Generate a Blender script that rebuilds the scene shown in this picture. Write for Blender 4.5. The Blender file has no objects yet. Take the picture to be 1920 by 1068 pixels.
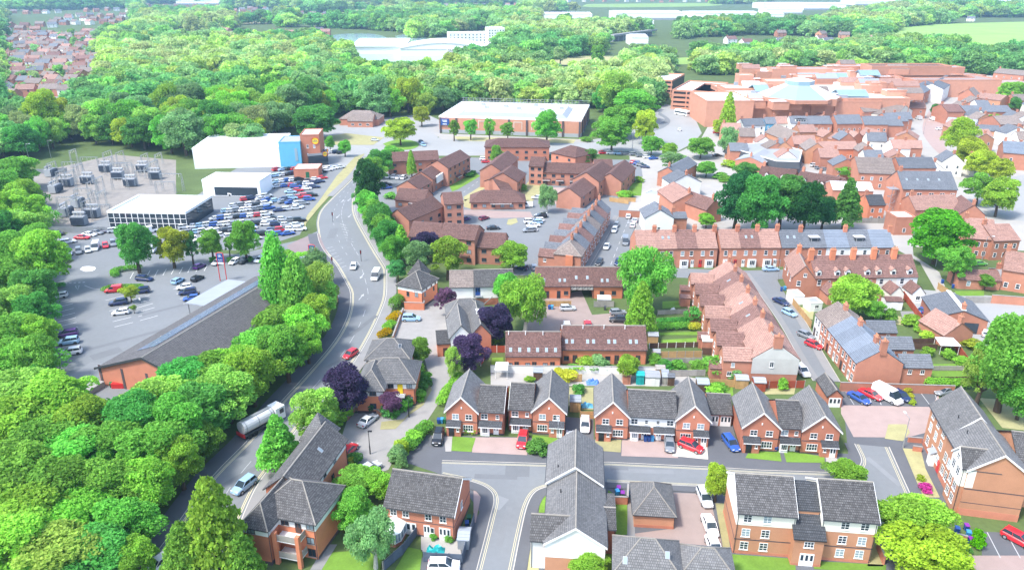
import bpy, math, random
import numpy as np
from mathutils import Vector, Matrix
random.seed(11); rng = np.random.default_rng(5)
SC = bpy.context.scene
# ------------------------------------------------------------------ camera, sky, sun, exposure
F, PITCH, CAMH = 1400.0, 22.2, 75.0            # lens in pixels of a 1920 wide frame, tilt below the horizon, metres up
cam = bpy.data.cameras.new('camera'); camo = bpy.data.objects.new('camera', cam); SC.collection.objects.link(camo)
cam.sensor_width = 36; cam.lens = F / 1920 * 36; cam.clip_end = 30000; cam.clip_start = .5
camo.location = (0, 0, CAMH); camo.rotation_euler = (math.radians(90 - PITCH), 0, 0); SC.camera = camo
SUN_EL, SUN_AZ = 57.0, 214.0                   # degrees; azimuth counted from +X (right) towards +Y (away from the camera)
w = bpy.data.worlds.new('World'); SC.world = w; w.use_nodes = True
nt = w.node_tree; nt.nodes.clear()
sk = nt.nodes.new('ShaderNodeTexSky'); sk.sky_type = 'NISHITA'; sk.sun_disc = False
sk.sun_elevation = math.radians(SUN_EL); sk.sun_rotation = math.radians(90 - SUN_AZ); sk.air_density = 1.0; sk.dust_density = 2; sk.ozone_density = 1
bg = nt.nodes.new('ShaderNodeBackground'); bg.inputs[1].default_value = .15
wo = nt.nodes.new('ShaderNodeOutputWorld'); nt.links.new(sk.outputs[0], bg.inputs[0]); nt.links.new(bg.outputs[0], wo.inputs[0])
sl = bpy.data.lights.new('sun', 'SUN'); sl.energy = 1.7; sl.angle = math.radians(10); sl.color = (1, .97, .92)
so = bpy.data.objects.new('sun', sl); SC.collection.objects.link(so)
e, a = math.radians(SUN_EL), math.radians(SUN_AZ)
so.rotation_euler = Vector((math.cos(e) * math.cos(a), math.cos(e) * math.sin(a), math.sin(e))).to_track_quat('Z', 'Y').to_euler()
so.location = (0, 200, 200)
SC.view_settings.view_transform = 'Standard'; SC.view_settings.look = 'None'; SC.view_settings.gamma = 1
SC.view_settings.exposure = 1.54
SC.view_settings.use_curve_mapping = False
SC.render.engine = 'CYCLES'
SC.cycles.max_bounces = 5; SC.cycles.diffuse_bounces = 3; SC.cycles.transmission_bounces = 2; SC.cycles.volume_bounces = 0; SC.cycles.glossy_bounces = 2; SC.cycles.transparent_max_bounces = 4
# ------------------------------------------------------------------ measuring: a photo pixel to the ground point (or the point at height z) it shows
SN, CS = math.sin(math.radians(PITCH)), math.cos(math.radians(PITCH))
CR = dict(F=(0, 0, 1), A1=(0, 0, 2.967), A2=(480, 0, 2.967), A3=(1000, 0, 3.814), A4=(1420, 0, 3.814), C5=(680, 160, 3.815), C6=(1160, 160, 3.815),
          C7=(1520, 160, 3.815), D1=(0, 300, 4.1075), D2=(380, 280, 3.815), D3=(680, 400, 3.815), D4=(980, 400, 3.815), D5=(1280, 400, 3.815),
          D6=(1520, 400, 3.815), D7=(0, 500, 3.815), D8=(380, 500, 3.815), E1=(0, 780, 3.7075), E2=(360, 780, 3.7075), E3=(600, 560, 3.815),
          E4=(660, 780, 3.7075), E5=(920, 600, 3.815), E6=(1240, 600, 3.815), E7=(980, 800, 3.985), E8=(1320, 800, 3.985), G1=(1560, 640, 4.45), G2=(1620, 800, 3.987))
def P(c, x, y, z=0.0):
    o = CR[c]; u = o[0] + x / o[2]; v = o[1] + y / o[2]
    X = (u - 960) / F; Y = (v - 534) / F
    d = (X, CS - Y * SN, -SN - Y * CS); t = (z - CAMH) / d[2]
    return Vector((d[0] * t, d[1] * t))
def PX(u, v, z=0.0): return P('F', u, v, z)
def proj(x, y, z=0.0):
    dz = z - CAMH; zc = y * CS - dz * SN; yc = -y * SN - dz * CS
    return 960 + F * x / zc, 534 + F * yc / zc
def mpp(x, y, z=0): return (y * CS - (z - CAMH) * SN) / F
def R(d): return math.radians(d)
ORD = 'first second third fourth fifth sixth seventh eighth ninth tenth eleventh twelfth thirteenth fourteenth fifteenth sixteenth seventeenth eighteenth nineteenth twentieth'.split()
def od(i): return ORD[i] if i < 20 else (['twenty', 'thirty', 'forty', 'fifty', 'sixty', 'seventy'][(i + 1) // 10 - 2] + '-' + ORD[i % 10] if (i + 1) % 10 else str(i + 1) + 'th')
# ------------------------------------------------------------------ objects
COL = SC.collection
def link(o): COL.objects.link(o); return o
def tag(o, label=None, cat=None, group=None, kind=None):
    if label: o['label'] = label
    if cat: o['category'] = cat
    if group: o['group'] = group
    if kind: o['kind'] = kind
    return o
def ob(name, me, parent=None, loc=(0, 0, 0), rz=0.0, rx=0.0, sc=None):
    o = bpy.data.objects.new(name, me); COL.objects.link(o)
    o.location = loc; o.rotation_euler = (rx, 0, rz)
    if sc: o.scale = sc
    if parent: o.parent = parent
    return o
def thing(name, label, cat, loc=(0, 0, 0), rz=0.0, group=None):
    return tag(ob(name, None, None, loc, rz), label, cat, group)
def copy_tree(o, parent=None):
    c = o.copy(); COL.objects.link(c); c.parent = parent
    for ch in o.children: copy_tree(ch, c)
    return c
# ------------------------------------------------------------------ materials
MAT = {}
def newmat(name):
    m = bpy.data.materials.new(name); m.use_nodes = True; MAT[name] = m
    n = m.node_tree.nodes; b = n['Principled BSDF']; return m, n, m.node_tree.links, b
def rough(b, r, s=.3):
    b.inputs['Roughness'].default_value = r; b.inputs['Specular IOR Level'].default_value = s
def mottled(name, col, var=.25, scale=.6, r=.9, fine=6.0, bump=0, rnd=.12, sat=.0, spec=.25):
    """one base colour with two sizes of blotches and a small difference from object to object"""
    m, n, l, b = newmat(name); rough(b, r, spec)
    tc = n.new('ShaderNodeTexCoord'); geo = n.new('ShaderNodeNewGeometry')
    n1 = n.new('ShaderNodeTexNoise'); n1.inputs['Scale'].default_value = scale; n1.inputs['Detail'].default_value = 4
    n2 = n.new('ShaderNodeTexNoise'); n2.inputs['Scale'].default_value = fine; n2.inputs['Detail'].default_value = 2
    l.new(geo.outputs['Position'], n1.inputs['Vector']); l.new(geo.outputs['Position'], n2.inputs['Vector'])
    oi = n.new('ShaderNodeObjectInfo')
    def mul(x, k, c):
        q = n.new('ShaderNodeMath'); q.operation = 'MULTIPLY_ADD'; l.new(x, q.inputs[0]); q.inputs[1].default_value = k; q.inputs[2].default_value = c; return q.outputs[0]
    def prod(x, y):
        q = n.new('ShaderNodeMath'); q.operation = 'MULTIPLY'; l.new(x, q.inputs[0]); l.new(y, q.inputs[1]); return q.outputs[0]
    f = prod(prod(mul(n1.outputs[0], var * 2.4, 1 - var * 1.2), mul(n2.outputs[0], var * 1.4, 1 - var * .7)), mul(oi.outputs['Random'], rnd * 2, 1 - rnd))
    vm = n.new('ShaderNodeVectorMath'); vm.operation = 'SCALE'; vm.inputs[0].default_value = col[:3]; l.new(f, vm.inputs['Scale'])
    l.new(vm.outputs[0], b.inputs['Base Color'])
    if bump:
        bp = n.new('ShaderNodeBump'); bp.inputs['Strength'].default_value = bump; bp.inputs['Distance'].default_value = .05
        l.new(n2.outputs[0], bp.inputs['Height']); l.new(bp.outputs[0], b.inputs['Normal'])
    return m
def tiled(name, col, var=.3, bw=.3, bh=.34, moss=None, spec=.2):
    """roof tiles: each tile its own tone (uv in metres along and up the slope), weather blotches"""
    m, n, l, b = newmat(name); rough(b, .8, spec)
    uv = n.new('ShaderNodeUVMap'); br = n.new('ShaderNodeTexBrick'); l.new(uv.outputs[0], br.inputs['Vector'])
    br.inputs['Scale'].default_value = 1; br.inputs['Brick Width'].default_value = bw; br.inputs['Row Height'].default_value = bh
    br.inputs['Mortar Size'].default_value = .028; br.inputs['Mortar'].default_value = tuple(c * .42 for c in col) + (1,)
    br.inputs['Color1'].default_value = tuple(c * (1 - var) for c in col) + (1,); br.inputs['Color2'].default_value = tuple(min(1, c * (1 + var)) for c in col) + (1,)
    geo = n.new('ShaderNodeNewGeometry'); n1 = n.new('ShaderNodeTexNoise'); n1.inputs['Scale'].default_value = .55; n1.inputs['Detail'].default_value = 5
    l.new(geo.outputs['Position'], n1.inputs['Vector'])
    oi = n.new('ShaderNodeObjectInfo'); q = n.new('ShaderNodeMath'); q.operation = 'MULTIPLY_ADD'; q.inputs[1].default_value = .4; q.inputs[2].default_value = .8
    l.new(n1.outputs[0], q.inputs[0])
    q2 = n.new('ShaderNodeMath'); q2.operation = 'MULTIPLY_ADD'; q2.inputs[1].default_value = .24; q2.inputs[2].default_value = .88; l.new(oi.outputs['Random'], q2.inputs[0])
    q3 = n.new('ShaderNodeMath'); q3.operation = 'MULTIPLY'; l.new(q.outputs[0], q3.inputs[0]); l.new(q2.outputs[0], q3.inputs[1])
    vm = n.new('ShaderNodeVectorMath'); vm.operation = 'SCALE'; l.new(br.outputs['Color'], vm.inputs[0]); l.new(q3.outputs[0], vm.inputs['Scale'])
    out = vm.outputs[0]
    if moss:
        n2 = n.new('ShaderNodeTexNoise'); n2.inputs['Scale'].default_value = 3.2; n2.inputs['Detail'].default_value = 3; l.new(geo.outputs['Position'], n2.inputs['Vector'])
        rp = n.new('ShaderNodeValToRGB'); rp.color_ramp.elements[0].position = .66; rp.color_ramp.elements[1].position = .74; l.new(n2.outputs[0], rp.inputs[0])
        mx = n.new('ShaderNodeMix'); mx.data_type = 'RGBA'; l.new(rp.outputs[0], mx.inputs['Factor']); l.new(out, mx.inputs['A']); mx.inputs['B'].default_value = moss + (1,)
        out = mx.outputs['Result']
    l.new(out, b.inputs['Base Color']); return m
def plain(name, col, r=.6, s=.4, metal=0.0):
    m, n, l, b = newmat(name); rough(b, r, s); b.inputs['Base Color'].default_value = tuple(col) + (1,); b.inputs['Metallic'].default_value = metal; return m
mottled('brick_orange', (.62, .225, .12), .13); mottled('brick_red', (.50, .20, .125), .14); mottled('brick_rose', (.45, .20, .13), .17)
mottled('brick_brown', (.44, .205, .14), .15); mottled('brick_buff', (.50, .25, .145), .13); mottled('brick_mall', (.55, .27, .18), .12); mottled('brick_dark', (.10, .08, .085), .2)
mottled('render_white', (.80, .80, .77), .06); mottled('render_cream', (.84, .81, .70), .07); mottled('render_grey', (.58, .58, .54), .12)
mottled('stone_pale', (.62, .58, .5), .12); mottled('clad_white', (.93, .95, .95), .04, r=.5); mottled('clad_mint', (.72, .93, .85), .05, r=.5); mottled('clad_blue', (.13, .42, .62), .08, r=.5)
tiled('tile_grey', (.108, .106, .106), .3, moss=(.2, .2, .19)); tiled('tile_pale', (.175, .175, .175), .18, moss=(.26, .25, .22)); tiled('tile_brown', (.165, .095, .082), .25)
tiled('tile_clay', (.39, .235, .19), .18); tiled('tile_clay_dark', (.235, .135, .115), .24); tiled('tile_slate', (.18, .197, .222), .16, .26, .3); tiled('tile_slate_blue', (.225, .265, .32), .06, .26, .3)
tiled('tile_store', (.128, .125, .126), .2); tiled('tile_mixed', (.26, .215, .19), .22); tiled('tile_dark', (.075, .08, .088), .2)
mottled('flat_roof', (.66, .67, .67), .09, .15); mottled('flat_grey', (.34, .36, .38), .12, .2); mottled('lead', (.30, .33, .36), .1, .4, r=.6)
mottled('asphalt', (.19, .203, .211), .11, .09, fine=1.1, rnd=.02); mottled('asphalt_dark', (.115, .12, .13), .1, .3, fine=3, rnd=.02); mottled('asphalt_pale', (.31, .315, .31), .07, .1, fine=2, rnd=.02)
mottled('anti_skid', (.25, .20, .195), .1, .3, rnd=.02); mottled('patch_a', (.168, .178, .186), .1, .5, rnd=.1); mottled('patch_b', (.21, .222, .23), .1, .5, rnd=.1); mottled('paving', (.24, .24, .235), .1, .4, rnd=.04); mottled('paving_pale', (.36, .345, .32), .1, .25, rnd=.04); mottled('paving_pink', (.35, .265, .24), .12, .5, rnd=.08); mottled('paving_brown', (.30, .235, .21), .12, .5, rnd=.04)
mottled('kerb', (.48, .455, .40), .1, 1.5); mottled('ridge_tile', (.27, .25, .22), .2, 1.5); mottled('concrete', (.30, .29, .275), .12, .6); mottled('gravel', (.26, .24, .215), .2, .5, fine=4)
mottled('grass', (.14, .26, .035), .3, .35, fine=3, rnd=.15); mottled('grass_dry', (.34, .32, .16), .22, .5, fine=3); mottled('grass_field', (.24, .38, .09), .22, .02, fine=.3); mottled('earth', (.085, .125, .04), .35, .08, fine=1.2, bump=0)
mottled('fence_tan', (.46, .29, .13), .2, 1.2); mottled('fence_grey', (.33, .31, .28), .2, 1.2); mottled('fence_red', (.33, .075, .04), .15, 1.2); mottled('fence_slate', (.095, .12, .16), .15, 1.2); mottled('wood_dark', (.11, .065, .045), .2, 1.2)
plain('white', (.82, .82, .80), .5); plain('brown_frame', (.075, .035, .025), .5); plain('black', (.02, .02, .022), .5); plain('grey_metal', (.36, .38, .40), .45, .5, .4); plain('dark_metal', (.045, .05, .055), .5, .5)
plain('paint_white', (.78, .78, .75), .7, .2); plain('paint_worn', (.44, .45, .45), .8, .2); plain('paint_yellow', (.62, .55, .34), .7, .2)
plain('glass', (.03, .045, .06), .08, .6); plain('glass_pale', (.26, .33, .37), .12, .6); plain('glass_blue', (.28, .40, .46), .1, .6); plain('solar', (.15, .20, .28), .2, .6); plain('conservatory', (.70, .76, .70), .3, .5)
plain('tyre', (.02, .02, .02), .8); plain('rim', (.45, .46, .48), .35, .5, .6); plain('lamp_clear', (.7, .72, .74), .15, .6); plain('lamp_red', (.45, .02, .02), .2, .6); plain('skin', (.5, .28, .2), .6)
plain('blue_sign', (.02, .07, .26), .4); plain('yellow_sign', (.80, .58, .02), .4); plain('red_sign', (.6, .03, .03), .4); plain('orange_sign', (.75, .22, .03), .4); plain('teal', (.02, .36, .36), .4); plain('purple', (.22, .03, .30), .5)
plain('bin_blue', (.02, .07, .26), .5); plain('bin_green', (.02, .13, .06), .5); plain('bin_grey', (.07, .075, .08), .5); plain('bin_sky', (.05, .28, .55), .5); plain('tarp_blue', (.08, .2, .55), .5)
plain('water', (.32, .42, .48), .12, .5); plain('bark', (.10, .075, .055), .9, .1); mottled('bark_birch', (.5, .48, .42), .3, 3)
def car_paint():
    m, n, l, b = newmat('car_paint'); rough(b, .28, .55); oi = n.new('ShaderNodeObjectInfo'); l.new(oi.outputs['Color'], b.inputs['Base Color']); b.inputs['Coat Weight'].default_value = .4; b.inputs['Coat Roughness'].default_value = .06
car_paint()
def leaf_mat():
    m, n, l, b = newmat('leaf'); n.remove(b); out = n['Material Output']
    oi = n.new('ShaderNodeObjectInfo'); at = n.new('ShaderNodeAttribute'); at.attribute_name = 'tint'
    hs = n.new('ShaderNodeHueSaturation'); hs.inputs['Saturation'].default_value = 1.06
    def ma(x, k, c):
        q = n.new('ShaderNodeMath'); q.operation = 'MULTIPLY_ADD'; l.new(x, q.inputs[0]); q.inputs[1].default_value = k; q.inputs[2].default_value = c; return q.outputs[0]
    l.new(oi.outputs['Color'], hs.inputs['Color']); l.new(ma(oi.outputs['Random'], .032, .472), hs.inputs['Hue'])
    q = n.new('ShaderNodeMath'); q.operation = 'MULTIPLY'; l.new(at.outputs['Fac'], q.inputs[0]); l.new(ma(oi.outputs['Random'], .4, .8), q.inputs[1]); l.new(q.outputs[0], hs.inputs['Value'])
    d = n.new('ShaderNodeBsdfDiffuse'); t = n.new('ShaderNodeBsdfTranslucent'); mx = n.new('ShaderNodeMixShader'); mx.inputs[0].default_value = .46
    l.new(hs.outputs[0], d.inputs[0]); l.new(hs.outputs[0], t.inputs[0]); l.new(d.outputs[0], mx.inputs[1]); l.new(t.outputs[0], mx.inputs[2]); l.new(mx.outputs[0], out.inputs['Surface'])
leaf_mat()
# ------------------------------------------------------------------ mesh building
class MB:
    def __init__(s): s.v = []; s.f = []; s.m = []; s.uv = []; s.has = False
    def poly(s, pts, m=0, uv=None):
        i = len(s.v); s.v += [tuple(p) for p in pts]; s.f.append(tuple(range(i, i + len(pts)))); s.m.append(m)
        if uv: s.has = True; s.uv += uv
        else: s.uv += [(0, 0)] * len(pts)
    def box(s, x0, y0, z0, x1, y1, z1, m=0, top=None):
        a, b, c, d = (x0, y0, z0), (x1, y0, z0), (x1, y1, z0), (x0, y1, z0)
        e, f, g, h = (x0, y0, z1), (x1, y0, z1), (x1, y1, z1), (x0, y1, z1)
        for q in ((a, b, f, e), (b, c, g, f), (c, d, h, g), (d, a, e, h), (d, c, b, a)): s.poly(q, m)
        s.poly((e, f, g, h), m if top is None else top); return s
    def bar(s, p, q, r, m=0, n=4):
        p, q = Vector(p), Vector(q); t = (q - p); L = t.length
        if L < 1e-6: return s
        t /= L; a = t.orthogonal().normalized(); b = t.cross(a)
        r0, r1 = r if isinstance(r, tuple) else (r, r)
        A = [p + (a * math.cos(2 * math.pi * k / n) + b * math.sin(2 * math.pi * k / n)) * r0 for k in range(n)]
        B = [q + (a * math.cos(2 * math.pi * k / n) + b * math.sin(2 * math.pi * k / n)) * r1 for k in range(n)]
        for k in range(n): s.poly((A[k], A[(k + 1) % n], B[(k + 1) % n], B[k]), m)
        s.poly(B, m); s.poly(A[::-1], m); return s
    def prism(s, pts, z0, z1, m=0, top=None):
        n = len(pts); B = [(p[0], p[1], z0) for p in pts]; T = [(p[0], p[1], z1) for p in pts]
        for k in range(n): s.poly((B[k], B[(k + 1) % n], T[(k + 1) % n], T[k]), m)
        s.poly(T, m if top is None else top); s.poly(B[::-1], m); return s
    def slope(s, p0, p1, q1, q0, n, step=.05, m=0, th=.14):
        """a tiled roof slope from the eave p0-p1 to the top q0-q1 in n stepped courses, with thickness"""
        p0, p1, q0, q1 = map(Vector, (p0, p1, q0, q1)); nn = (p1 - p0).cross(q0 - p0)
        if nn.length < 1e-6: nn = (p1 - p0).cross(q1 - p0)
        nn.normalize(); ax = (p1 - p0).normalized(); h = ((q0 + q1) / 2 - (p0 + p1) / 2); H = (h - ax * h.dot(ax)).length
        for i in range(n):
            t0, t1 = i / n, (i + 1) / n
            a, b = p0.lerp(q0, t0) + nn * step, p1.lerp(q1, t0) + nn * step; c, d = p1.lerp(q1, t1), p0.lerp(q0, t1)
            U = lambda p, t: ((p - p0).dot(ax), t * H)
            s.poly((a, b, c, d), m, [U(a, t0 + .002), U(b, t0 + .002), U(c, t1 - .002), U(d, t1 - .002)])
            if step > 0 : s.poly((p0.lerp(q0, t0), p1.lerp(q1, t0), b, a), m, [U(a, t0 + .002)] * 4)
        dn = Vector((0, 0, -th)); k = [p0, p1, q1, q0]; e = [x + dn for x in k]
        s.poly(e[::-1], m)
        for i in range(4):
            if (k[i] - k[(i + 1) % 4]).length > 1e-4: s.poly((e[i], e[(i + 1) % 4], k[(i + 1) % 4], k[i]), m)
        return s
    def mesh(s, name, mats, smooth=False):
        me = bpy.data.meshes.new(name); me.from_pydata(s.v, [], s.f)
        for m in (mats if isinstance(mats, (list, tuple)) else [mats]): me.materials.append(MAT[m])
        if max(s.m, default=0): me.polygons.foreach_set('material_index', s.m)
        if s.has:
            u = me.uv_layers.new(name='UVMap'); u.data.foreach_set('uv', np.array(s.uv, dtype=np.float32).ravel())
        if smooth: me.polygons.foreach_set('use_smooth', [True] * len(s.f))
        return me
CACHE = {}
def cached(key, fn):
    if key not in CACHE: CACHE[key] = fn()
    return CACHE[key]
def smoothline(pts, k=6):
    pts = [Vector(p) for p in pts]
    if len(pts) < 3 or k < 2: return pts
    Q = [pts[0] * 2 - pts[1]] + pts + [pts[-1] * 2 - pts[-2]]; out = []
    for i in range(1, len(Q) - 2):
        a, b, c, d = Q[i - 1:i + 3]
        for j in range(k):
            t = j / k
            out.append(.5 * ((2 * b) + (c - a) * t + (2 * a - 5 * b + 4 * c - d) * t * t + (3 * b - a - 3 * c + d) * t ** 3))
    out.append(pts[-1]); return out
def offset(line, d):
    o = []
    for i, p in enumerate(line):
        t = (line[min(i + 1, len(line) - 1)] - line[max(i - 1, 0)]); t.normalize(); o.append(p + Vector((-t.y, t.x)) * d)
    return o
def px(c, pts, z=0): return [P(c, x, y, z) for x, y in pts]
ZL = [0.0]
def area(name, pts, z, mat, parent=None, k=0):
    """a ground sheet with a closed outline (world points)"""
    if k: pts = smoothline(list(pts) + [pts[0]], k)[:-1]
    b = MB(); b.poly([(p.x, p.y, z) for p in pts], 0); me = b.mesh(name, mat)
    if me.polygons[0].normal.z < 0: me.flip_normals()
    o = ob(name, me, parent)
    if not parent: o['kind'] = 'structure'
    return o
def strip(name, La, Lb, z, mat, parent=None, side=None):
    n = min(len(La), len(Lb)); b = MB()
    for i in range(n - 1):
        b.poly([(La[i].x, La[i].y, z), (La[i + 1].x, La[i + 1].y, z), (Lb[i + 1].x, Lb[i + 1].y, z), (Lb[i].x, Lb[i].y, z)])
        if side:
            b.poly([(La[i].x, La[i].y, side), (La[i + 1].x, La[i + 1].y, side), (La[i + 1].x, La[i + 1].y, z), (La[i].x, La[i].y, z)])
            b.poly([(Lb[i].x, Lb[i].y, side), (Lb[i + 1].x, Lb[i + 1].y, side), (Lb[i + 1].x, Lb[i + 1].y, z), (Lb[i].x, Lb[i].y, z)])
    o = ob(name, b.mesh(name, mat), parent)
    if not parent: o['kind'] = 'structure'
    return o
def resample(line, n):
    d = [0]
    for i in range(1, len(line)): d.append(d[-1] + (line[i] - line[i - 1]).length)
    out = []; j = 0
    for k in range(n):
        s = d[-1] * k / (n - 1)
        while j < len(d) - 2 and d[j + 1] < s: j += 1
        t = (s - d[j]) / max(1e-6, d[j + 1] - d[j]); out.append(line[j].lerp(line[j + 1], min(1, t)))
    return out
def pavement(pts, width, mat='paving', k=6, z=.115, kerb=True):
    """raised footway on the left hand of a kerb line (negative width: right hand) with its kerb stones"""
    L = smoothline(pts, k); s = 1 if width > 0 else -1
    o = strip('pavement', offset(L, .14 * s), offset(L, width), z, mat, None, .0)
    if kerb: strip('kerb', L, offset(L, .139 * s), z + .012, 'kerb', o, .0)
    return o
def marking(road, pts, wd, mat='paint_worn', dash=None, k=6, z=.02, name='lane_marking'):
    L = smoothline(pts, k); tot = sum((L[i + 1] - L[i]).length for i in range(len(L) - 1))
    if not dash: return strip(name, offset(L, wd / 2), offset(L, -wd / 2), z, mat, road)
    n = max(2, int(tot / .5)); L = resample(L, n); per = dash[0] + dash[1]; b = MB()
    Aa, Bb = offset(L, wd / 2), offset(L, -wd / 2)
    for i in range(n - 1):
        if (i * tot / (n - 1)) % per < dash[0]: b.poly([(Aa[i].x, Aa[i].y, z), (Aa[i + 1].x, Aa[i + 1].y, z), (Bb[i + 1].x, Bb[i + 1].y, z), (Bb[i].x, Bb[i].y, z)])
    return ob(name, b.mesh(name, mat), road)
# ------------------------------------------------------------------ building parts
def win_mesh(w, h, nc, nr, fm, full):
    def fr():
        b = MB(); t = .075 if full else .1
        b.box(-w / 2, -.05, 0, w / 2, 0, t); b.box(-w / 2, -.05, h - t, w / 2, 0, h); b.box(-w / 2, -.05, t, -w / 2 + t, 0, h - t); b.box(w / 2 - t, -.05, t, w / 2, 0, h - t)
        for i in range(1, nc): x = -w / 2 + w * i / nc; b.box(x - .035, -.045, t, x + .035, 0, h - t)
        for j in range(1, nr): z = h * j / nr; b.box(-w / 2 + t, -.04, z - .03, w / 2 - t, 0, z + .03)
        return b.mesh('window', fm)
    def pn():
        b = MB(); b.box(-w / 2 + .05, -.025, .05, w / 2 - .05, -.004, h - .05); return b.mesh('pane', 'glass')
    def pp():
        b = MB(); b.box(-w / 2 + .05, -.025, .05, w / 2 - .05, -.004, h - .05); return b.mesh('pane', 'glass_pale')
    def sl():
        b = MB(); b.box(-w / 2 - .06, -.12, -.09, w / 2 + .06, 0, -.002); return b.mesh('sill', fm if fm != 'brown_frame' else 'concrete')
    k = (round(w, 2), round(h, 2), nc, nr, fm, full)
    return cached(('wf',) + k, fr), cached(('wp',) + k, pn), cached(('ws',) + k, sl), cached(('wq',) + k, pp)
class Bld:
    def __init__(s, name, label, cat='house', at=(0, 0), group=None, lod=1):
        s.root = thing(name, label, cat, (at[0], at[1], 0), 0, group); s.o = Vector((at[0], at[1])); s.lod = lod
    def wing(s, *a, **k): return Wing(s, *a, **k)
class Wing:
    FM = {'f': 'l', 'r': 'f', 'b': 'r', 'l': 'b'}
    def __init__(s, B, p, q, D, ze, zr=None, roof='gable', axis='x', wall='brick_red', tile='tile_grey', z0=0.0, ov=.3, vg=.12, hip=None, barge=None, ridge=None, lod=None, wallroof=None, flat_h=.5, solid=True, hips='lr'):
        p, q = Vector(p), Vector(q); s.b = B; s.root = B.root; s.axis = axis; lod = B.lod if lod is None else lod; s.lod = lod
        d = (q - p).normalized(); L = (q - p).length
        if axis == 'y':
            p = q.copy(); L, D = D, L; d = Vector((-d.y, d.x))
        s.L, s.D, s.ze, s.zr = L, D, ze, zr if zr is not None else ze; s.ang = math.atan2(d.y, d.x); s.p = p - B.o; s.roof_kind = roof; s.tile = tile; s.wallm = wall; s.ov = ov
        b = MB(); zr = s.zr; c = D / 2
        if roof in ('gable',):
            b.poly(((0, 0, z0), (L, 0, z0), (L, 0, ze), (0, 0, ze))); b.poly(((L, D, z0), (0, D, z0), (0, D, ze), (L, D, ze)))
            b.poly(((L, 0, z0), (L, D, z0), (L, D, ze), (L, c, zr - .02), (L, 0, ze))); b.poly(((0, D, z0), (0, 0, z0), (0, 0, ze), (0, c, zr - .02), (0, D, ze)))
        elif roof == 'mono':
            b.poly(((0, 0, z0), (L, 0, z0), (L, 0, ze), (0, 0, ze))); b.poly(((L, D, z0), (0, D, z0), (0, D, zr), (L, D, zr)))
            b.poly(((L, 0, z0), (L, D, z0), (L, D, zr), (L, 0, ze))); b.poly(((0, D, z0), (0, 0, z0), (0, 0, ze), (0, D, zr)))
        else: b.box(0, 0, z0, L, D, ze)
        if solid: s.put('wall', b.mesh('wall', wall))
        r = MB(); st = .06 if lod >= 1 else 0.0
        def nn(h): return max(2, int(h / (.34 if lod >= 2 else .5))) if lod >= 1 else 1
        if roof == 'gable':
            m = (zr - ze) / c; lo = ze - ov * m + .1; hi = zr + .1; sl = math.hypot(c + ov, hi - lo); n = nn(sl)
            r.slope((-vg, -ov, lo), (L + vg, -ov, lo), (L + vg, c, hi), (-vg, c, hi), n, st); r.slope((L + vg, D + ov, lo), (-vg, D + ov, lo), (-vg, c, hi), (L + vg, c, hi), n, st)
            if lod >= 1 and ridge != 0:
                b = MB(); b.bar((-vg, c, hi), (L + vg, c, hi), .13, 0, 6); s.put('ridge', b.mesh('ridge', ridge or 'ridge_tile'))
            if barge:
                for x in (-vg, L + vg):
                    if barge == 'l' and x > 0 or barge == 'r' and x < 0: continue
                    b = MB(); x0, x1 = (x - .05, x - .004) if x < 0 else (x + .004, x + .05)
                    for (ya, yb) in ((-ov, c), (D + ov, c)):
                        A = [(x0, ya, lo - .3), (x0, yb, hi - .3), (x0, yb, hi + .05), (x0, ya, lo + .05)]; Bq = [(x1, a[1], a[2]) for a in A]
                        b.poly(A); b.poly(Bq[::-1])
                        for i in range(4): b.poly((A[i], A[(i + 1) % 4], Bq[(i + 1) % 4], Bq[i]))
                    s.put('bargeboard', b.mesh('bargeboard', 'white'))
        elif roof == 'hip':
            m = (zr - ze) / c; lo = ze - ov * m + .1; hi = zr + .1; h = min(hip if hip is not None else c * .95, L / 2 - .01); n = nn(math.hypot(c + ov, hi - lo))
            hl = h if 'l' in hips else -vg; hr = h if 'r' in hips else -vg; xl = -ov if 'l' in hips else -vg; xr = ov if 'r' in hips else vg
            r.slope((xl, -ov, lo), (L + xr, -ov, lo), (L - hr, c, hi), (hl, c, hi), n, st); r.slope((L + xr, D + ov, lo), (xl, D + ov, lo), (hl, c, hi), (L - hr, c, hi), n, st)
            if 'r' in hips: r.slope((L + ov, -ov, lo), (L + ov, D + ov, lo), (L - h, c, hi), (L - h, c, hi), n, st)
            if 'l' in hips: r.slope((-ov, D + ov, lo), (-ov, -ov, lo), (h, c, hi), (h, c, hi), n, st)
            if not ('r' in hips and 'l' in hips):
                b = MB()
                if 'r' not in hips: b.poly(((L, 0, ze - .01), (L, D, ze - .01), (L, c, zr)))
                if 'l' not in hips: b.poly(((0, D, ze - .01), (0, 0, ze - .01), (0, c, zr)))
                s.put('gable', b.mesh('gable', wall))
            if lod >= 1 and ridge != 0:
                b = MB(); b.bar((hl, c, hi), (L - hr, c, hi), .12, 0, 6)
                if 'l' in hips: b.bar((-ov, -ov, lo + .05), (h, c, hi), .1, 0, 5); b.bar((-ov, D + ov, lo + .05), (h, c, hi), .1, 0, 5)
                if 'r' in hips: b.bar((L + ov, -ov, lo + .05), (L - h, c, hi), .1, 0, 5); b.bar((L + ov, D + ov, lo + .05), (L - h, c, hi), .1, 0, 5)
                s.put('ridge', b.mesh('ridge', ridge or 'ridge_tile'))
        elif roof == 'pyramid':
            lo, hi = ze + .05, zr
            C = [(-ov, -ov, lo), (L + ov, -ov, lo), (L + ov, D + ov, lo), (-ov, D + ov, lo)]
            for i in range(4): r.slope(C[i], C[(i + 1) % 4], (L / 2, c, hi), (L / 2, c, hi), nn(3), st)
        elif roof == 'mono':
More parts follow.
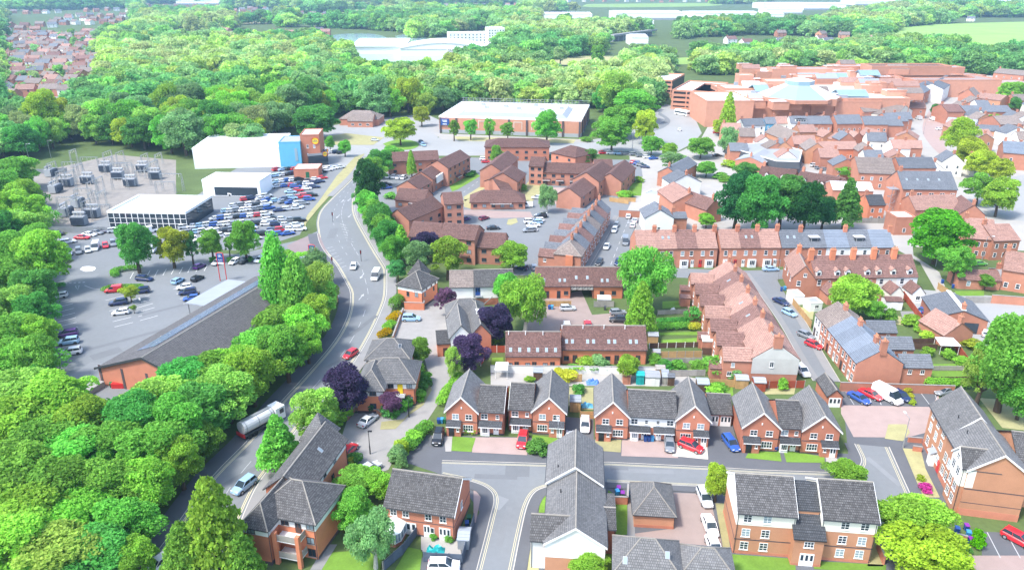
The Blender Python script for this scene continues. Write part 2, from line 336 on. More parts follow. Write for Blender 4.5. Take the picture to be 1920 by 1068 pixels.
            m = (zr - ze) / D; r.slope((-vg, -ov, ze - ov * m + .08), (L + vg, -ov, ze - ov * m + .08), (L + vg, D, zr + .08), (-vg, D, zr + .08), nn(D), st)
        elif roof == 'flat':
            b = MB(); t = .35; z1 = ze + flat_h
            b.box(-.06, -.06, ze - .1, L + .06, t, z1); b.box(-.06, D - t, ze - .1, L + .06, D + .06, z1); b.box(-.06, t, ze - .1, t, D - t, z1); b.box(L - t, t, ze - .1, L + .06, D - t, z1)
            s.put('parapet', b.mesh('parapet', wallroof or wall)); r.box(t, t, ze + .004, L - t, D - t, ze + .08)
        if r.f: s.roof = s.put('roof', r.mesh('roof', tile))
        if lod >= 2 and roof in ('gable', 'hip') and solid:
            for y in (-ov - .06, D + ov + .06): b = MB(); b.bar((-.1, y, lo - .06), (L + .1, y, lo - .06), .07, 0, 5); s.put('gutter', b.mesh('gutter', 'dark_metal'))
            for x in (.12, L - .12): b = MB(); b.bar((x, -.07, .1), (x, -.07, ze - .2), .045, 0, 5); s.put('downpipe', b.mesh('downpipe', 'dark_metal'))
    def put(s, name, me, at=(0, 0, 0), r=0.0, rx=0.0, parent=None, sc=None):
        if parent is not None: return ob(name, me, parent, at, r, rx, sc)
        c, sn = math.cos(s.ang), math.sin(s.ang)
        return ob(name, me, s.root, (s.p.x + at[0] * c - at[1] * sn, s.p.y + at[0] * sn + at[1] * c, at[2]), s.ang + r, rx, sc)
    def face(s, f, fx, z, out=0.0):
        """a spot on a wall: f front, r right, b back, l left; fx 0..1 along it seen from outside"""
        if s.axis == 'y': f = s.FM[f]
        L, D = s.L, s.D
        if f == 'f': return (fx * L, -out, z), 0.0, L
        if f == 'r': return (L + out, fx * D, z), math.pi / 2, D
        if f == 'b': return (L - fx * L, D + out, z), math.pi, L
        return (-out, D - fx * D, z), -math.pi / 2, D
    def win(s, f, fx, z, w=1.1, h=1.2, nc=2, nr=1, fm='white', full=None, pale=False, out=.004):
        full = s.lod >= 1 if full is None else full
        if isinstance(fx, (list, tuple)): return [s.win(f, x, z, w, h, nc, nr, fm, full, pale, out) for x in fx]
        at, r, _ = s.face(f, fx, z, out); mf, mp, ms, mq = win_mesh(w, h, nc, nr, fm, full)
        o = s.put('window', mf, at, r); ob('pane', mq if (pale or random.random() < .25) else mp, o)
        if full: ob('sill', ms, o)
        return o
    def door(s, f, fx, z=.05, w=.95, h=2.05, mat='white', glass=True, name='door', out=.004):
        at, r, _ = s.face(f, fx, z, out)
        def mk():
            b = MB(); b.box(-w / 2, -.07, 0, w / 2, 0, h); return b.mesh(name, mat)
        o = s.put(name, cached(('d', w, h, mat, name), mk), at, r)
        def gl():
            b = MB(); n = 3 if w > 1.6 else 2
            for i in range(n): x0 = -w / 2 + w * (i + .22) / n; b.box(x0, -.085, h * .45, x0 + w * .56 / n, -.07, h * .9)
            return b.mesh('door_glass', 'glass')
        if glass: ob('door_glass', cached(('dg', w, h), gl), o)
        return o
    def band(s, f, z0, z1, mat='render_white', fx0=0.0, fx1=1.0, t=.04, name='wall_band'):
        for ff in f:
            at, r, W = s.face(ff, fx0, z0, .003); b = MB(); b.box(-(t if fx0 == 0 else 0), -t, 0, W * (fx1 - fx0) + (t if fx1 == 1 else 0), 0, z1 - z0); s.put(name, b.mesh(name, mat), at, r)
    def box(s, f, fx0, fx1, z0, z1, d, mat, name='bay', top=None, out=.004):
        at, r, W = s.face(f, fx0, z0, out); b = MB(); w = W * (fx1 - fx0); b.box(0, -d, 0, w, 0, z1 - z0, 0, 1 if top else None); return s.put(name, b.mesh(name, [mat] + ([top] if top else [])), at, r)
    def porch(s, f, fx0, fx1, z, d=1.1, drop=.55, tile=None, name='porch_roof'):
        at, r, W = s.face(f, fx0, z, .01); w = W * (fx1 - fx0); b = MB(); b.slope((0, -d, -drop), (w, -d, -drop), (w, 0, 0), (0, 0, 0), 4, .03, 0, .1)
        o = s.put(name, b.mesh(name, tile or s.tile), at, r); b = MB(); b.box(0, -d - .04, -drop - .16, w, -d - .004, -drop + .0); ob('fascia', b.mesh('fascia', 'white'), o); return o
    def chimney(s, fx, fy, h=1.6, w=.95, d=.6, mat='brick_red', pots=2, zb=None):
        z0 = (zb if zb is not None else s.zr) - 1.0
        def mk():
            b = MB(); b.box(-w / 2, -d / 2, 0, w / 2, d / 2, h + .75); b.box(-w / 2 - .06, -d / 2 - .06, h + .75, w / 2 + .06, d / 2 + .06, h + 1.0); return b.mesh('chimney', mat)
        def pt():
            b = MB()
            for i in range(pots): x = -w / 2 + w * (i + .5) / pots; b.bar((x, 0, h + 1.001), (x, 0, h + 1.55), (.15, .11), 0, 6)
            return b.mesh('chimney_pots', 'brick_buff')
        o = s.put('chimney', cached(('ch', h, w, d, mat), mk), (fx * s.L, fy * s.D, z0))
        if pots: ob('chimney_pots', cached(('cp', h, w, d, pots), pt), o)
        return o
    def skylight(s, fx, t, side='f', w=.62, h=.98, pale=True):
        """a roof window on the front ('f') or back ('b') slope of this wing, t 0 eave .. 1 ridge"""
        c = s.D / 2; tl = math.atan2(s.zr - s.ze, c); y = c * t; z = s.ze + (s.zr - s.ze) * t + .17
        def mk():
            b = MB(); b.box(-w / 2, -h / 2, 0, w / 2, h / 2, .07); return b.mesh('roof_window', 'flat_grey')
        def gl():
            b = MB(); b.box(-w / 2 + .08, -h / 2 + .09, .071, w / 2 - .08, h / 2 - .09, .085); return b.mesh('pane', 'glass_pale' if pale else 'glass')
        if side == 'f': o = s.put('roof_window', cached(('sk', w, h), mk), (fx * s.L, y, z), 0, tl)
        else: o = s.put('roof_window', cached(('sk', w, h), mk), ((1 - fx) * s.L, s.D - y, z), math.pi, tl)
        ob('pane', cached(('skp', w, h, pale), gl), o); return o
    def dormer(s, fx, t=.35, w=1.5, h=1.35, side='f', pitched=True, mat='white', tile=None):
        c = s.D / 2; m = (s.zr - s.ze) / c; y = c * t; z = s.ze + m * y; dp = h / m
        b = MB(); b.box(-w / 2, 0, -.1, w / 2, dp, h)
        if pitched:
            b.poly(((-w / 2, 0, h), (w / 2, 0, h), (0, 0, h + w * .45)))
        at = (fx * s.L, y, z) if side == 'f' else ((1 - fx) * s.L, s.D - y, z); r = 0 if side == 'f' else math.pi
        o = s.put('dormer', b.mesh('dormer', mat), at, r); k = MB(); e = .15
        if pitched:
            hh = h + w * .45; dq = hh / m
            k.slope((-w / 2 - e, dp + .1, h - e * .9 + .06), (-w / 2 - e, -.15, h - e * .9 + .06), (0, -.15, hh + .06), (0, dq, hh + .06), 3, .02, 0, .08)
            k.slope((w / 2 + e, -.15, h - e * .9 + .06), (w / 2 + e, dp + .1, h - e * .9 + .06), (0, dq, hh + .06), (0, -.15, hh + .06), 3, .02, 0, .08)
        else: k.box(-w / 2 - e, -.2, h + .004, w / 2 + e, dp + .3, h + .14)
        ob('dormer_roof', k.mesh('dormer_roof', tile or s.tile), o)
        mf, mp, ms, mq = win_mesh(w * .7, h * .7, 2, 1, 'white', False); q = ob('window', mf, o, (0, -.004, h * .15)); 
        for pn in (mp,):
            k2 = MB(); k2.box(-w * .3, -.03, .08, w * .3, -.005, h * .62)
        o2 = ob('dormer_pane', mp, o, (0, -.05, h * .15)); return o
    def post(s, x, y, z0, z1, r, mat, name='post'):
        b = MB(); b.box(x - r, y - r, z0, x + r, y + r, z1); return s.put(name, b.mesh(name, mat))
    def text(s, f, fx, z, txt, size, mat, out=.1, name='sign_lettering', parent=None):
        at, r, _ = s.face(f, fx, z, out); return letter(txt, size, mat, s, at, r, name)
def textmesh(txt, size, mat):
    def mk():
        cu = bpy.data.curves.new('lettering', 'FONT'); cu.body = txt; cu.size = size; cu.extrude = .02; cu.align_x = 'CENTER'
        o = bpy.data.objects.new('lettering', cu); COL.objects.link(o); bpy.context.view_layer.update()
        me = bpy.data.meshes.new_from_object(o.evaluated_get(bpy.context.evaluated_depsgraph_get())); bpy.data.objects.remove(o)
        me.materials.clear(); me.materials.append(MAT[mat]); return me
    return cached(('tx', txt, size, mat), mk)
def letter(txt, size, mat, wing, at, r, name='sign_lettering'):
    o = wing.put(name, textmesh(txt, size, mat), at, r, math.pi / 2); return o
# ------------------------------------------------------------------ cars
def car_meshes(kind):
    # L, W, belt, roof height, [(x, top z, half width factor)], cabin base x0..x1, roof x0..x1  (x from the rear bumper)
    D = dict(hatch=(4.0, 1.76, .92, 1.47, [(0, .55, .80), (.08, .92, .88), (.35, 1.0, .97), (1.2, .98, 1), (2.7, .95, 1), (3.1, .90, .98), (3.7, .76, .92), (3.93, .62, .84), (4.0, .48, .78)], .12, 3.05, .45, 2.15),
             saloon=(4.6, 1.82, .92, 1.44, [(0, .55, .82), (.1, .95, .9), (.9, 1.0, .98), (1.7, .96, 1), (3.1, .94, 1), (3.5, .88, .98), (4.2, .74, .92), (4.52, .6, .84), (4.6, .46, .78)], .75, 3.45, 1.35, 2.6),
             suv=(4.45, 1.86, 1.06, 1.68, [(0, .6, .84), (.08, 1.05, .92), (.35, 1.12, .98), (1.5, 1.1, 1), (3.0, 1.06, 1), (3.35, 1.02, .98), (4.1, .9, .93), (4.37, .74, .86), (4.45, .55, .8)], .1, 3.35, .4, 2.45),
             estate=(4.7, 1.83, .95, 1.49, [(0, .55, .82), (.08, .98, .9), (.4, 1.02, .98), (1.7, .97, 1), (3.2, .95, 1), (3.6, .9, .98), (4.3, .76, .92), (4.62, .6, .84), (4.7, .46, .78)], .1, 3.55, .4, 2.65),
             van=(5.3, 1.98, 1.25, 2.25, [(0, .7, .97), (.05, 1.25, 1), (1.5, 1.25, 1), (3.5, 1.25, 1), (4.2, 1.22, .98), (4.75, 1.05, .95), (5.2, .85, .9), (5.3, .6, .84)], 3.4, 4.7, 3.3, 3.9),
             smallvan=(4.4, 1.82, 1.1, 1.85, [(0, .6, .95), (.05, 1.1, .98), (1.5, 1.1, 1), (2.8, 1.08, 1), (3.3, 1.05, .98), (3.95, .86, .93), (4.3, .68, .86), (4.4, .52, .8)], 2.0, 3.4, 1.9, 2.6))
    L, W, belt, H, st, cb0, cb1, rf0, rf1 = D[kind]; hw = W / 2; b = MB(); rings = []
    for x, zt, k in st:
        w_ = hw * k; zb = .24 if .2 < x < L - .2 else .34
        half = [(0, zb), (w_ * .88, zb), (w_, zb + .14), (w_ * 1.0, (zb + zt) / 2 + .05), (w_ * .97, zt - .14), (w_ * .86, zt - .02), (0, zt + .015)]
        rings.append([(x - L / 2, y, z) for y, z in half] + [(x - L / 2, -y, z) for y, z in half[-2:0:-1]])
    n = len(rings[0])
    for i in range(len(rings) - 1):
        for j in range(n): b.poly((rings[i][j], rings[i + 1][j], rings[i + 1][(j + 1) % n], rings[i][(j + 1) % n]))
    b.poly(rings[0]); b.poly(rings[-1][::-1])
    h0 = L / 2
    def cab(bb, x0, x1, wb, z0, X0, X1, wt, z1, m=0):
        A = [(x0 - h0, -wb, z0), (x1 - h0, -wb, z0), (x1 - h0, wb, z0), (x0 - h0, wb, z0)]; T = [(X0 - h0, -wt, z1), (X1 - h0, -wt, z1), (X1 - h0, wt, z1), (X0 - h0, wt, z1)]
        for k in range(4): bb.poly((A[k], A[(k + 1) % 4], T[(k + 1) % 4], T[k]), m)
        bb.poly(T, m)
    wt = hw * .72
    if kind in ('van', 'smallvan'):
        cab(b, .02, rf0 + .15, hw * .97, belt - .1, .12, rf0 + .12, hw * .88, H)       # load box
        cab(b, rf0 - .1, rf1 + .05, hw * .86, H - .1, rf0 - .1, rf1 - .1, hw * .8, H - .02)
    else:
        cab(b, rf0 - .06, rf1 + .08, wt + .03, H - .07, rf0 + .12, rf1 - .15, wt - .12, H)   # roof skin
        zb_ = belt - .04
        for sx, tx in ((cb0 + .02, rf0), (cb1 - .08, rf1), ((cb0 + cb1) / 2 - .1, (rf0 + rf1) / 2 + .05)):   # pillars
            for s in (-1, 1): b.bar((sx - h0, s * hw * .87, zb_), (tx - h0, s * (wt + .02), H - .06), .045, 0, 4)
    body = b.mesh('body', 'car_paint', True)
    g = MB(); cab(g, cb0, cb1, hw * .86, belt - .05, rf0, rf1, wt, H - .06); glass = g.mesh('glass', 'glass')
    wr = .36 if kind in ('van', 'suv') else .31; t = MB(); t.bar((0, -.1, 0), (0, .1, 0), wr, 0, 12); tyre = t.mesh('wheel', 'tyre', False)
    t = MB(); t.bar((0, -.108, 0), (0, .108, 0), wr * .62, 0, 8); rim = t.mesh('rim', 'rim')
    t = MB(); t.box(-.06, -.17, -.07, .05, .17, .07); hl = t.mesh('headlight', 'lamp_clear'); t = MB(); t.box(-.04, -.14, -.1, .05, .14, .1); tl = t.mesh('tail_light', 'lamp_red')
    t = MB(); t.box(-.01, -.26, -.055, .01, .26, .055); npl = t.mesh('number_plate', 'paint_white')
    wx = (.17 * L, .81 * L); tops = dict((round(x, 2), z) for x, z, k in st)
    return dict(body=body, glass=glass, tyre=tyre, rim=rim, hl=hl, tl=tl, npl=npl, L=L, hw=hw, wr=wr, wx=(wx[0] - L / 2, wx[1] - L / 2), zf=st[-3][1] - .1, zt=st[1][1] - .1)
CM = {k: car_meshes(k) for k in ('hatch', 'saloon', 'suv', 'estate', 'van', 'smallvan')}
CCOL = dict(white=(.85, .85, .85), silver=(.55, .58, .60), grey=(.22, .24, .26), black=(.015, .016, .018), red=(.55, .02, .03), blue=(.03, .10, .38), navy=(.015, .03, .10), yellow=(.78, .60, .05), maroon=(.2, .02, .05), lightblue=(.30, .48, .66), green=(.10, .38, .06), orange=(.65, .22, .03), purple=(.08, .02, .16), gold=(.5, .38, .14))
KN = dict(hatch='hatchback', saloon='saloon car', suv='SUV', estate='estate car', van='panel van', smallvan='small van')
NC = dict(lightblue='light blue', navy='dark navy')
PROTO = {}
def car_proto(kind, far):
    if (kind, far) in PROTO: return PROTO[kind, far]
    c = CM[kind]; r = bpy.data.objects.new('parked_car', None); parts = [('body', c['body'], (0, 0, 0), 0), ('glass', c['glass'], (0, 0, 0), 0)]
    for x in c['wx']:
        for s in (-1, 1): parts.append(('wheel', c['tyre'], (x, s * (c['hw'] - .1), c['wr']), 0))
    if not far:
        for s in (-1, 1): parts.append(('headlight', c['hl'], (c['L'] / 2 - .12, s * c['hw'] * .62, c['zf']), 0)); parts.append(('tail_light', c['tl'], (-c['L'] / 2 + .03, s * c['hw'] * .72, c['zt'] - .1), 0))
        parts.append(('number_plate', c['npl'], (c['L'] / 2 + .005, 0, .45), 0)); parts.append(('number_plate', c['npl'], (-c['L'] / 2 - .005, 0, .6), 0))
    PROTO[kind, far] = (parts, c); return PROTO[kind, far]
NCAR = [0]
def car(at, hd, kind='hatch', col='silver', label=None, far=False, name=None, group=None, z=0.0):
    parts, c = car_proto(kind, far); NCAR[0] += 1
    nm = name or ('parked_van' if 'van' in kind else 'parked_car')
    r = thing(nm, label or '%s %s' % (NC.get(col, col), KN[kind]), 'van' if 'van' in kind else 'car', (at[0], at[1], z), R(hd), group)
    cc = CCOL[col]; k = random.uniform(.92, 1.05)
    for n, me, loc, _ in parts:
        o = ob(n, me, r, loc)
        if n == 'body': o.color = (cc[0] * k, cc[1] * k, cc[2] * k, 1)
        if n == 'wheel' and not far: ob('rim', c['rim'], o)
    return r
COLS = ['silver', 'grey', 'black', 'white', 'white', 'blue', 'navy', 'red', 'silver', 'black', 'lightblue', 'grey', 'white']
def car_row(a, b, n, hd, where, group, far=True, cols=None, kinds=None, skip=()):
    a, b = Vector(a), Vector(b)
    for i in range(n):
        if i in skip: continue
        p = a.lerp(b, (i / (n - 1)) if n > 1 else 0); p += Vector((random.uniform(-.12, .12), random.uniform(-.25, .25)))
        col = cols[i % len(cols)] if cols else random.choice(COLS); kd = kinds[i % len(kinds)] if kinds else random.choice(['hatch', 'hatch', 'saloon', 'suv', 'suv', 'estate'])
        car(p, hd + random.uniform(-2.5, 2.5), kd, col, '%s %s, %s in %s' % (NC.get(col, col), KN[kd], od(i), where), far, None, group)
# ------------------------------------------------------------------ trees and shrubs
def leafcloud(name, lobes, n, size, outward=.55, mat='leaf', fill=.22, droop=0.0):
    """diamond leaves (clumps) spread over and inside the given lobes; each lobe (x,y,z,rx,rz)"""
    lb = np.array(lobes, dtype=float); wgt = lb[:, 3] * lb[:, 3]; wgt /= wgt.sum(); idx = rng.choice(len(lb), n, p=wgt)
    d = rng.normal(size=(n, 3)); d /= np.linalg.norm(d, axis=1)[:, None]; d[:, 2] = np.where(d[:, 2] < -.35, -d[:, 2] * .6, d[:, 2]); d /= np.linalg.norm(d, axis=1)[:, None]
    rr = np.where(rng.random(n) < fill, rng.uniform(.35, .9, n), rng.uniform(.86, 1.1, n))
    c = lb[idx, :3] + d * rr[:, None] * np.stack([lb[idx, 3], lb[idx, 3], lb[idx, 4]], 1)
    if droop: c[:, 2] -= droop * (rng.random(n) ** 2) * .5
    nrm = d * outward + rng.normal(size=(n, 3)) * (1 - outward); nrm[:, 2] += .25; nrm /= np.linalg.norm(nrm, axis=1)[:, None]
    t = np.cross(nrm, rng.normal(size=(n, 3)))
    if droop: t = np.tile(np.array([[0, 0, -1.]]), (n, 1)) + rng.normal(size=(n, 3)) * .35; t -= nrm * (t * nrm).sum(1)[:, None]
    t /= np.linalg.norm(t, axis=1)[:, None]; u = np.cross(nrm, t)
    s = size * rng.uniform(.6, 1.35, n)[:, None]; el = 1.35 if droop else 1.0
    V = np.stack([c + t * s * el, c + u * s * .62, c - t * s * el, c - u * s * .62], 1).reshape(-1, 3)
    me = bpy.data.meshes.new(name); me.vertices.add(4 * n); me.vertices.foreach_set('co', V.astype(np.float32).ravel())
    me.loops.add(4 * n); me.loops.foreach_set('vertex_index', np.arange(4 * n, dtype=np.int32)); me.polygons.add(n)
    me.polygons.foreach_set('loop_start', np.arange(0, 4 * n, 4, dtype=np.int32)); me.update(calc_edges=True)
    lt = rng.uniform(.82, 1.2, len(lb))[idx] * rng.uniform(.75, 1.25, n)
    at = me.attributes.new('tint', 'FLOAT', 'POINT'); at.data.foreach_set('value', np.repeat(lt, 4).astype(np.float32)); me.materials.append(MAT[mat]); return me
def lobes_round(k, sx=1.0, sz=1.0, r=.38, low=-.45, seed=None):
    """an uneven crown: a few big masses pushed off the axis, then many small boughs of mixed size, some standing proud"""
    L = [(random.uniform(-.12, .12), random.uniform(-.12, .12), -.1, .55, .52)]; bg = [(random.uniform(0, 6.28), random.uniform(.78, 1.12)) for _ in range(5)]
    for i in range(k):
        z = low + (1 - low) * ((i + .5) / k) ** .9; z = min(.93, z); a = i * 2.39996 + random.uniform(-.6, .6); m = 1 + .16 * math.sin(a * 2 + bg[0][0]) * bg[0][1] + .1 * math.sin(a * 3 + bg[1][0] + z * 3)
        q = math.sqrt(max(0, 1 - (z * .95) ** 2)) * random.uniform(.5, .92) * m; rr = r * random.choice([.5, .65, .8, 1, 1.2, 1.45]) * random.uniform(.85, 1.15)
        L.append((math.cos(a) * q * sx, math.sin(a) * q * sx, z * .8 * sz + random.uniform(-.08, .08), rr, rr * random.uniform(.6, .95)))
    return L
def lobes_cone(k, pw=1.0, r=.26):
    L = []
    for i in range(k):
        t = ((i + .5) / k) ** .8; z = -1 + 2 * t; q = (1 - t) ** pw * .8; a = i * 2.39996; rr = r * (1.15 - .8 * t) * random.uniform(.8, 1.15)
        L.append((math.cos(a) * q * 1.02, math.sin(a) * q * 1.02, z, rr + .05, rr * .9))
    L.append((0, 0, -.5, .62, .5)); L.append((0, 0, 0, .4, .5)); return L
def lobes_column(k):
    L = []
    for i in range(k):
        t = (i + .5) / k; z = -1 + 2 * t; w_ = .62 * math.sin(math.pi * (.12 + .86 * t) ** .8) + .08; a = i * 2.39996; L.append((math.cos(a) * w_ * .6, math.sin(a) * w_ * .6, z * .93, .32 * (.5 + w_), .28))
    return L
CROWN = {}
for i in range(4): CROWN['broad%d' % i] = leafcloud('crown', lobes_round(52 + 8 * i, r=.26, low=-.8), 17000, .05, .32, fill=.3)
for i in range(2): CROWN['loose%d' % i] = leafcloud('crown', lobes_round(34, r=.26, low=-.7), 9000, .05, .25)
for i in range(2): CROWN['weep%d' % i] = leafcloud('crown', lobes_round(40, r=.26, low=-.75), 11000, .042, .5, droop=.5)
for i in range(2): CROWN['cone%d' % i] = leafcloud('crown', lobes_cone(46, .8), 8000, .06, .5)
CROWN['cypress'] = leafcloud('crown', lobes_cone(60, .55, .24), 8000, .055, .5)
CROWN['column'] = leafcloud('crown', lobes_column(44), 8000, .055, .5)
for i in range(4): CROWN['far%d' % i] = leafcloud('crown', lobes_round(30 + 5 * i, r=.3, low=-.75), 2600, .105, .38, fill=.3)
for i in range(2): CROWN['farloose%d' % i] = leafcloud('crown', lobes_round(22, r=.3, low=-.6), 2000, .11, .5)
for i in range(3): CROWN['bush%d' % i] = leafcloud('foliage', lobes_round(14, r=.42, low=-.8), 1800, .12, .55)
def trunk_mesh(mat, hi=1.0):
    b = MB(); b.bar((0, 0, 0), (0.02, 0, .34), (.062, .045), 0, 7); b.bar((.02, 0, .34), (-.02, .02, .62), (.045, .03), 0, 7); b.bar((-.02, .02, .62), (0, 0, .9), (.03, .008), 0, 5)
    for i in range(6):
        a = i * 2.4; z = .3 + .07 * i; b.bar((0, 0, z), (math.cos(a) * .26, math.sin(a) * .26, z + .22), (.026, .008), 0, 5)
    return b.mesh('trunk', mat)
TRUNK = {'bark': trunk_mesh('bark'), 'birch': trunk_mesh('bark_birch')}
GR = dict(mid=(.20, .50, .10), bright=(.28, .57, .10), lime=(.39, .57, .09), deep=(.12, .37, .09), dark=(.06, .21, .08), blue=(.23, .44, .18), pale=(.38, .55, .22), purple=(.095, .07, .14), plum=(.19, .11, .18), yellow=(.50, .52, .08), willow=(.32, .57, .13), teal=(.13, .36, .12))
NTREE = {}
def tree(kind, u, v, rx, ry, col, label, cat='tree', name='tree', group=None, clear=None, birch=False):
    """u, v: middle of the crown in the photo; rx, ry: its half width and half height there (pixels)"""
    z = 5.0
    for _ in range(5):
        p = PX(u, v, z); mp = mpp(p.x, p.y, z); r = rx * mp; dep = math.atan2(CAMH - z, p.length); q = (ry * mp) ** 2 - (r * math.sin(dep)) ** 2
        rz = max(math.sqrt(max(q, 0)) / math.cos(dep), r * .62); cl = clear if clear is not None else (.22 * rz + .5); z = rz + cl
    return tree_at(kind, p.x, p.y, r, rz, cl, col, label, cat, name, group, birch)
def tree_at(kind, x, y, r, rz, cl, col, label, cat='tree', name='tree', group=None, birch=False, fixed=None):
    ks = [k for k in CROWN if k.rstrip('0123456789') == kind]; me = CROWN[fixed or random.choice(ks)]; z = rz + cl
    t = thing(name, label, cat, (x, y, 0), random.uniform(0, 6.28), group); H = z + rz * .5
    o = ob('crown', me, t, (0, 0, z), 0, 0, (r, r, rz)); c = GR[col] if isinstance(col, str) else col; j = random.uniform(.9, 1.12); o.color = (c[0] * j * random.uniform(.92, 1.1), c[1] * j, c[2] * j, 1)
    k = max(.5, min(H, r * 3)) ; ob('trunk', TRUNK['birch' if birch else 'bark'], t, (0, 0, 0), 0, 0, (k * .8, k * .8, H * .98)); return t
def bush(p, r, h, col, label, name='shrub', cat='shrub', group=None):
    o = ob(name, CROWN[random.choice(['bush0', 'bush1', 'bush2'])], None, (p[0], p[1], h * .48), random.uniform(0, 6), 0, (r, r, h * .55)); c = GR[col] if isinstance(col, str) else col
    j = random.uniform(.9, 1.1); o.color = (c[0] * j, c[1] * j, c[2] * j, 1); return tag(o, label, cat, group)
def hedge(pts, w, h, col, label, name='hedge', cat='hedge', dens=60):
    """a clipped hedge along a line: leaves over the faces of a box, never a bare box"""
    pts = [Vector(p) for p in pts]; lob = []; tot = 0
    for a, b in zip(pts, pts[1:]):
        L = (b - a).length; tot += L; n = max(2, int(L / (w * .55)))
        for i in range(n):
            q = a.lerp(b, (i + .5) / n); lob.append((q.x, q.y, h * .5, w * .55, h * .52))
    me = leafcloud('foliage', lob, int(min(6000, tot * (h * 2 + w) * dens)), .16, .4); o = ob(name, me); c = GR[col] if isinstance(col, str) else col; o.color = c + (1,); return tag(o, label, cat)
# ------------------------------------------------------------------ street and garden things
def fence(pts, h, mat, label, post=None, name='garden_fence', span=1.85, flat=True):
    pts = [Vector(p) for p in pts]; t = thing(name, label, 'fence', (pts[0].x, pts[0].y, 0)); o = Vector(pts[0])
    def pan():
        b = MB(); b.box(0, -.025, .05, 1, .025, h)
        for z in (.25, h * .55, h - .12): b.box(0, -.05, z, 1, -.025, z + .07)
        for i in range(7): b.box(i / 7 + .01, .025, .06, (i + 1) / 7 - .01, .045, h - .02)
        return b.mesh('panel', mat)
    def pst():
        b = MB(); b.box(-.06, -.06, 0, .06, .06, h + .08); return b.mesh('post', post or mat)
    mp, ms = cached(('fp', h, mat), pan), cached(('fs', h, post or mat), pst)
    for a, b in zip(pts, pts[1:]):
        L = (b - a).length; n = max(1, round(L / span)); ang = math.atan2(b.y - a.y, b.x - a.x)
        for i in range(n):
            q = a.lerp(b, i / n) - o; ob('panel', mp, t, (q.x, q.y, 0), ang, 0, (L / n, 1, 1)); ob('post', ms, t, (q.x, q.y, 0), ang)
    q = pts[-1] - o; ob('post', ms, t, (q.x, q.y, 0)); return t
def brick_wall(pts, h, mat, label, name='brick_wall', th=.24, cap='concrete'):
    pts = [Vector(p) for p in pts]; t = thing(name, label, 'wall', (pts[0].x, pts[0].y, 0)); o = Vector(pts[0])
    for a, b in zip(pts, pts[1:]):
        L = (b - a).length; ang = math.atan2(b.y - a.y, b.x - a.x); q = a - o; m = MB(); m.box(0, -th / 2, 0, L, th / 2, h); ob('wall', m.mesh('wall', mat), t, (q.x, q.y, 0), ang)
        m = MB(); m.box(-.03, -th / 2 - .04, h + .003, L + .03, th / 2 + .04, h + .09); ob('coping', m.mesh('coping', cap), t, (q.x, q.y, 0), ang)
    return t
def shed(p, ang, w, d, h, wall, roof, label, name='garden_shed'):
    B = Bld(name, label, 'shed', p, lod=1); a = Vector(p); d2 = Vector((math.cos(R(ang)), math.sin(R(ang)))); wg = B.wing(a, a + d2 * w, d, h, h + .45, 'gable', wall=wall, tile=roof, ov=.12, vg=.1, ridge=0); wg.door('f', .5, .03, w * .34, h * .8, wall, False); return wg
def bin_(p, ang, col, label, lid=None, group=None):
    def mk():
        b = MB(); A = [(-.23, -.25, .08), (.23, -.25, .08), (.23, .25, .08), (-.23, .25, .08)]; T = [(-.29, -.34, .98), (.29, -.34, .98), (.29, .32, .98), (-.29, .32, .98)]
        for i in range(4): b.poly((A[i], A[(i + 1) % 4], T[(i + 1) % 4], T[i]))
        b.poly(T); return b.mesh('body', 'bin_' + col)
    def ld():
        b = MB(); b.slope((-.31, -.38, .99), (.31, -.38, .99), (.31, .36, 1.08), (-.31, .36, 1.08), 1, 0, 0, .05); return b.mesh('lid', lid or 'bin_' + col)
    def wh():
        b = MB(); b.bar((-.26, .27, .1), (.26, .27, .1), .1, 0, 8); return b.mesh('wheels', 'tyre')
    t = thing('wheelie_bin', label, 'bin', (p[0], p[1], 0), R(ang), group); ob('body', cached(('bb', col), mk), t); ob('lid', cached(('bl', lid or col), ld), t); ob('wheels', cached('bw', wh), t); return t
def lamp(p, ang, label, h=8.5, arm=1.4, mat='grey_metal'):
    t = thing('street_lamp', label, 'street lamp', (p[0], p[1], 0), R(ang), 'street lamps')
    b = MB(); b.bar((0, 0, 0), (0, 0, 1.6), .11, 0, 8); b.bar((0, 0, 1.6), (0, 0, h), (.075, .05), 0, 8); ob('pole', cached(('lp', h, mat), lambda: b.mesh('pole', mat)), t)
    if arm:
        b2 = MB(); b2.bar((0, 0, h - .05), (arm, 0, h + .1), .045, 0, 6); ob('arm', cached(('la', h, arm, mat), lambda: b2.mesh('arm', mat)), t)
    b3 = MB(); b3.box(arm - .1, -.14, h + .02, arm + .6, .14, h + .18); ob('lantern', cached(('ll', h, arm), lambda: b3.mesh('lantern', 'lamp_clear' if arm else 'black')), t); return t
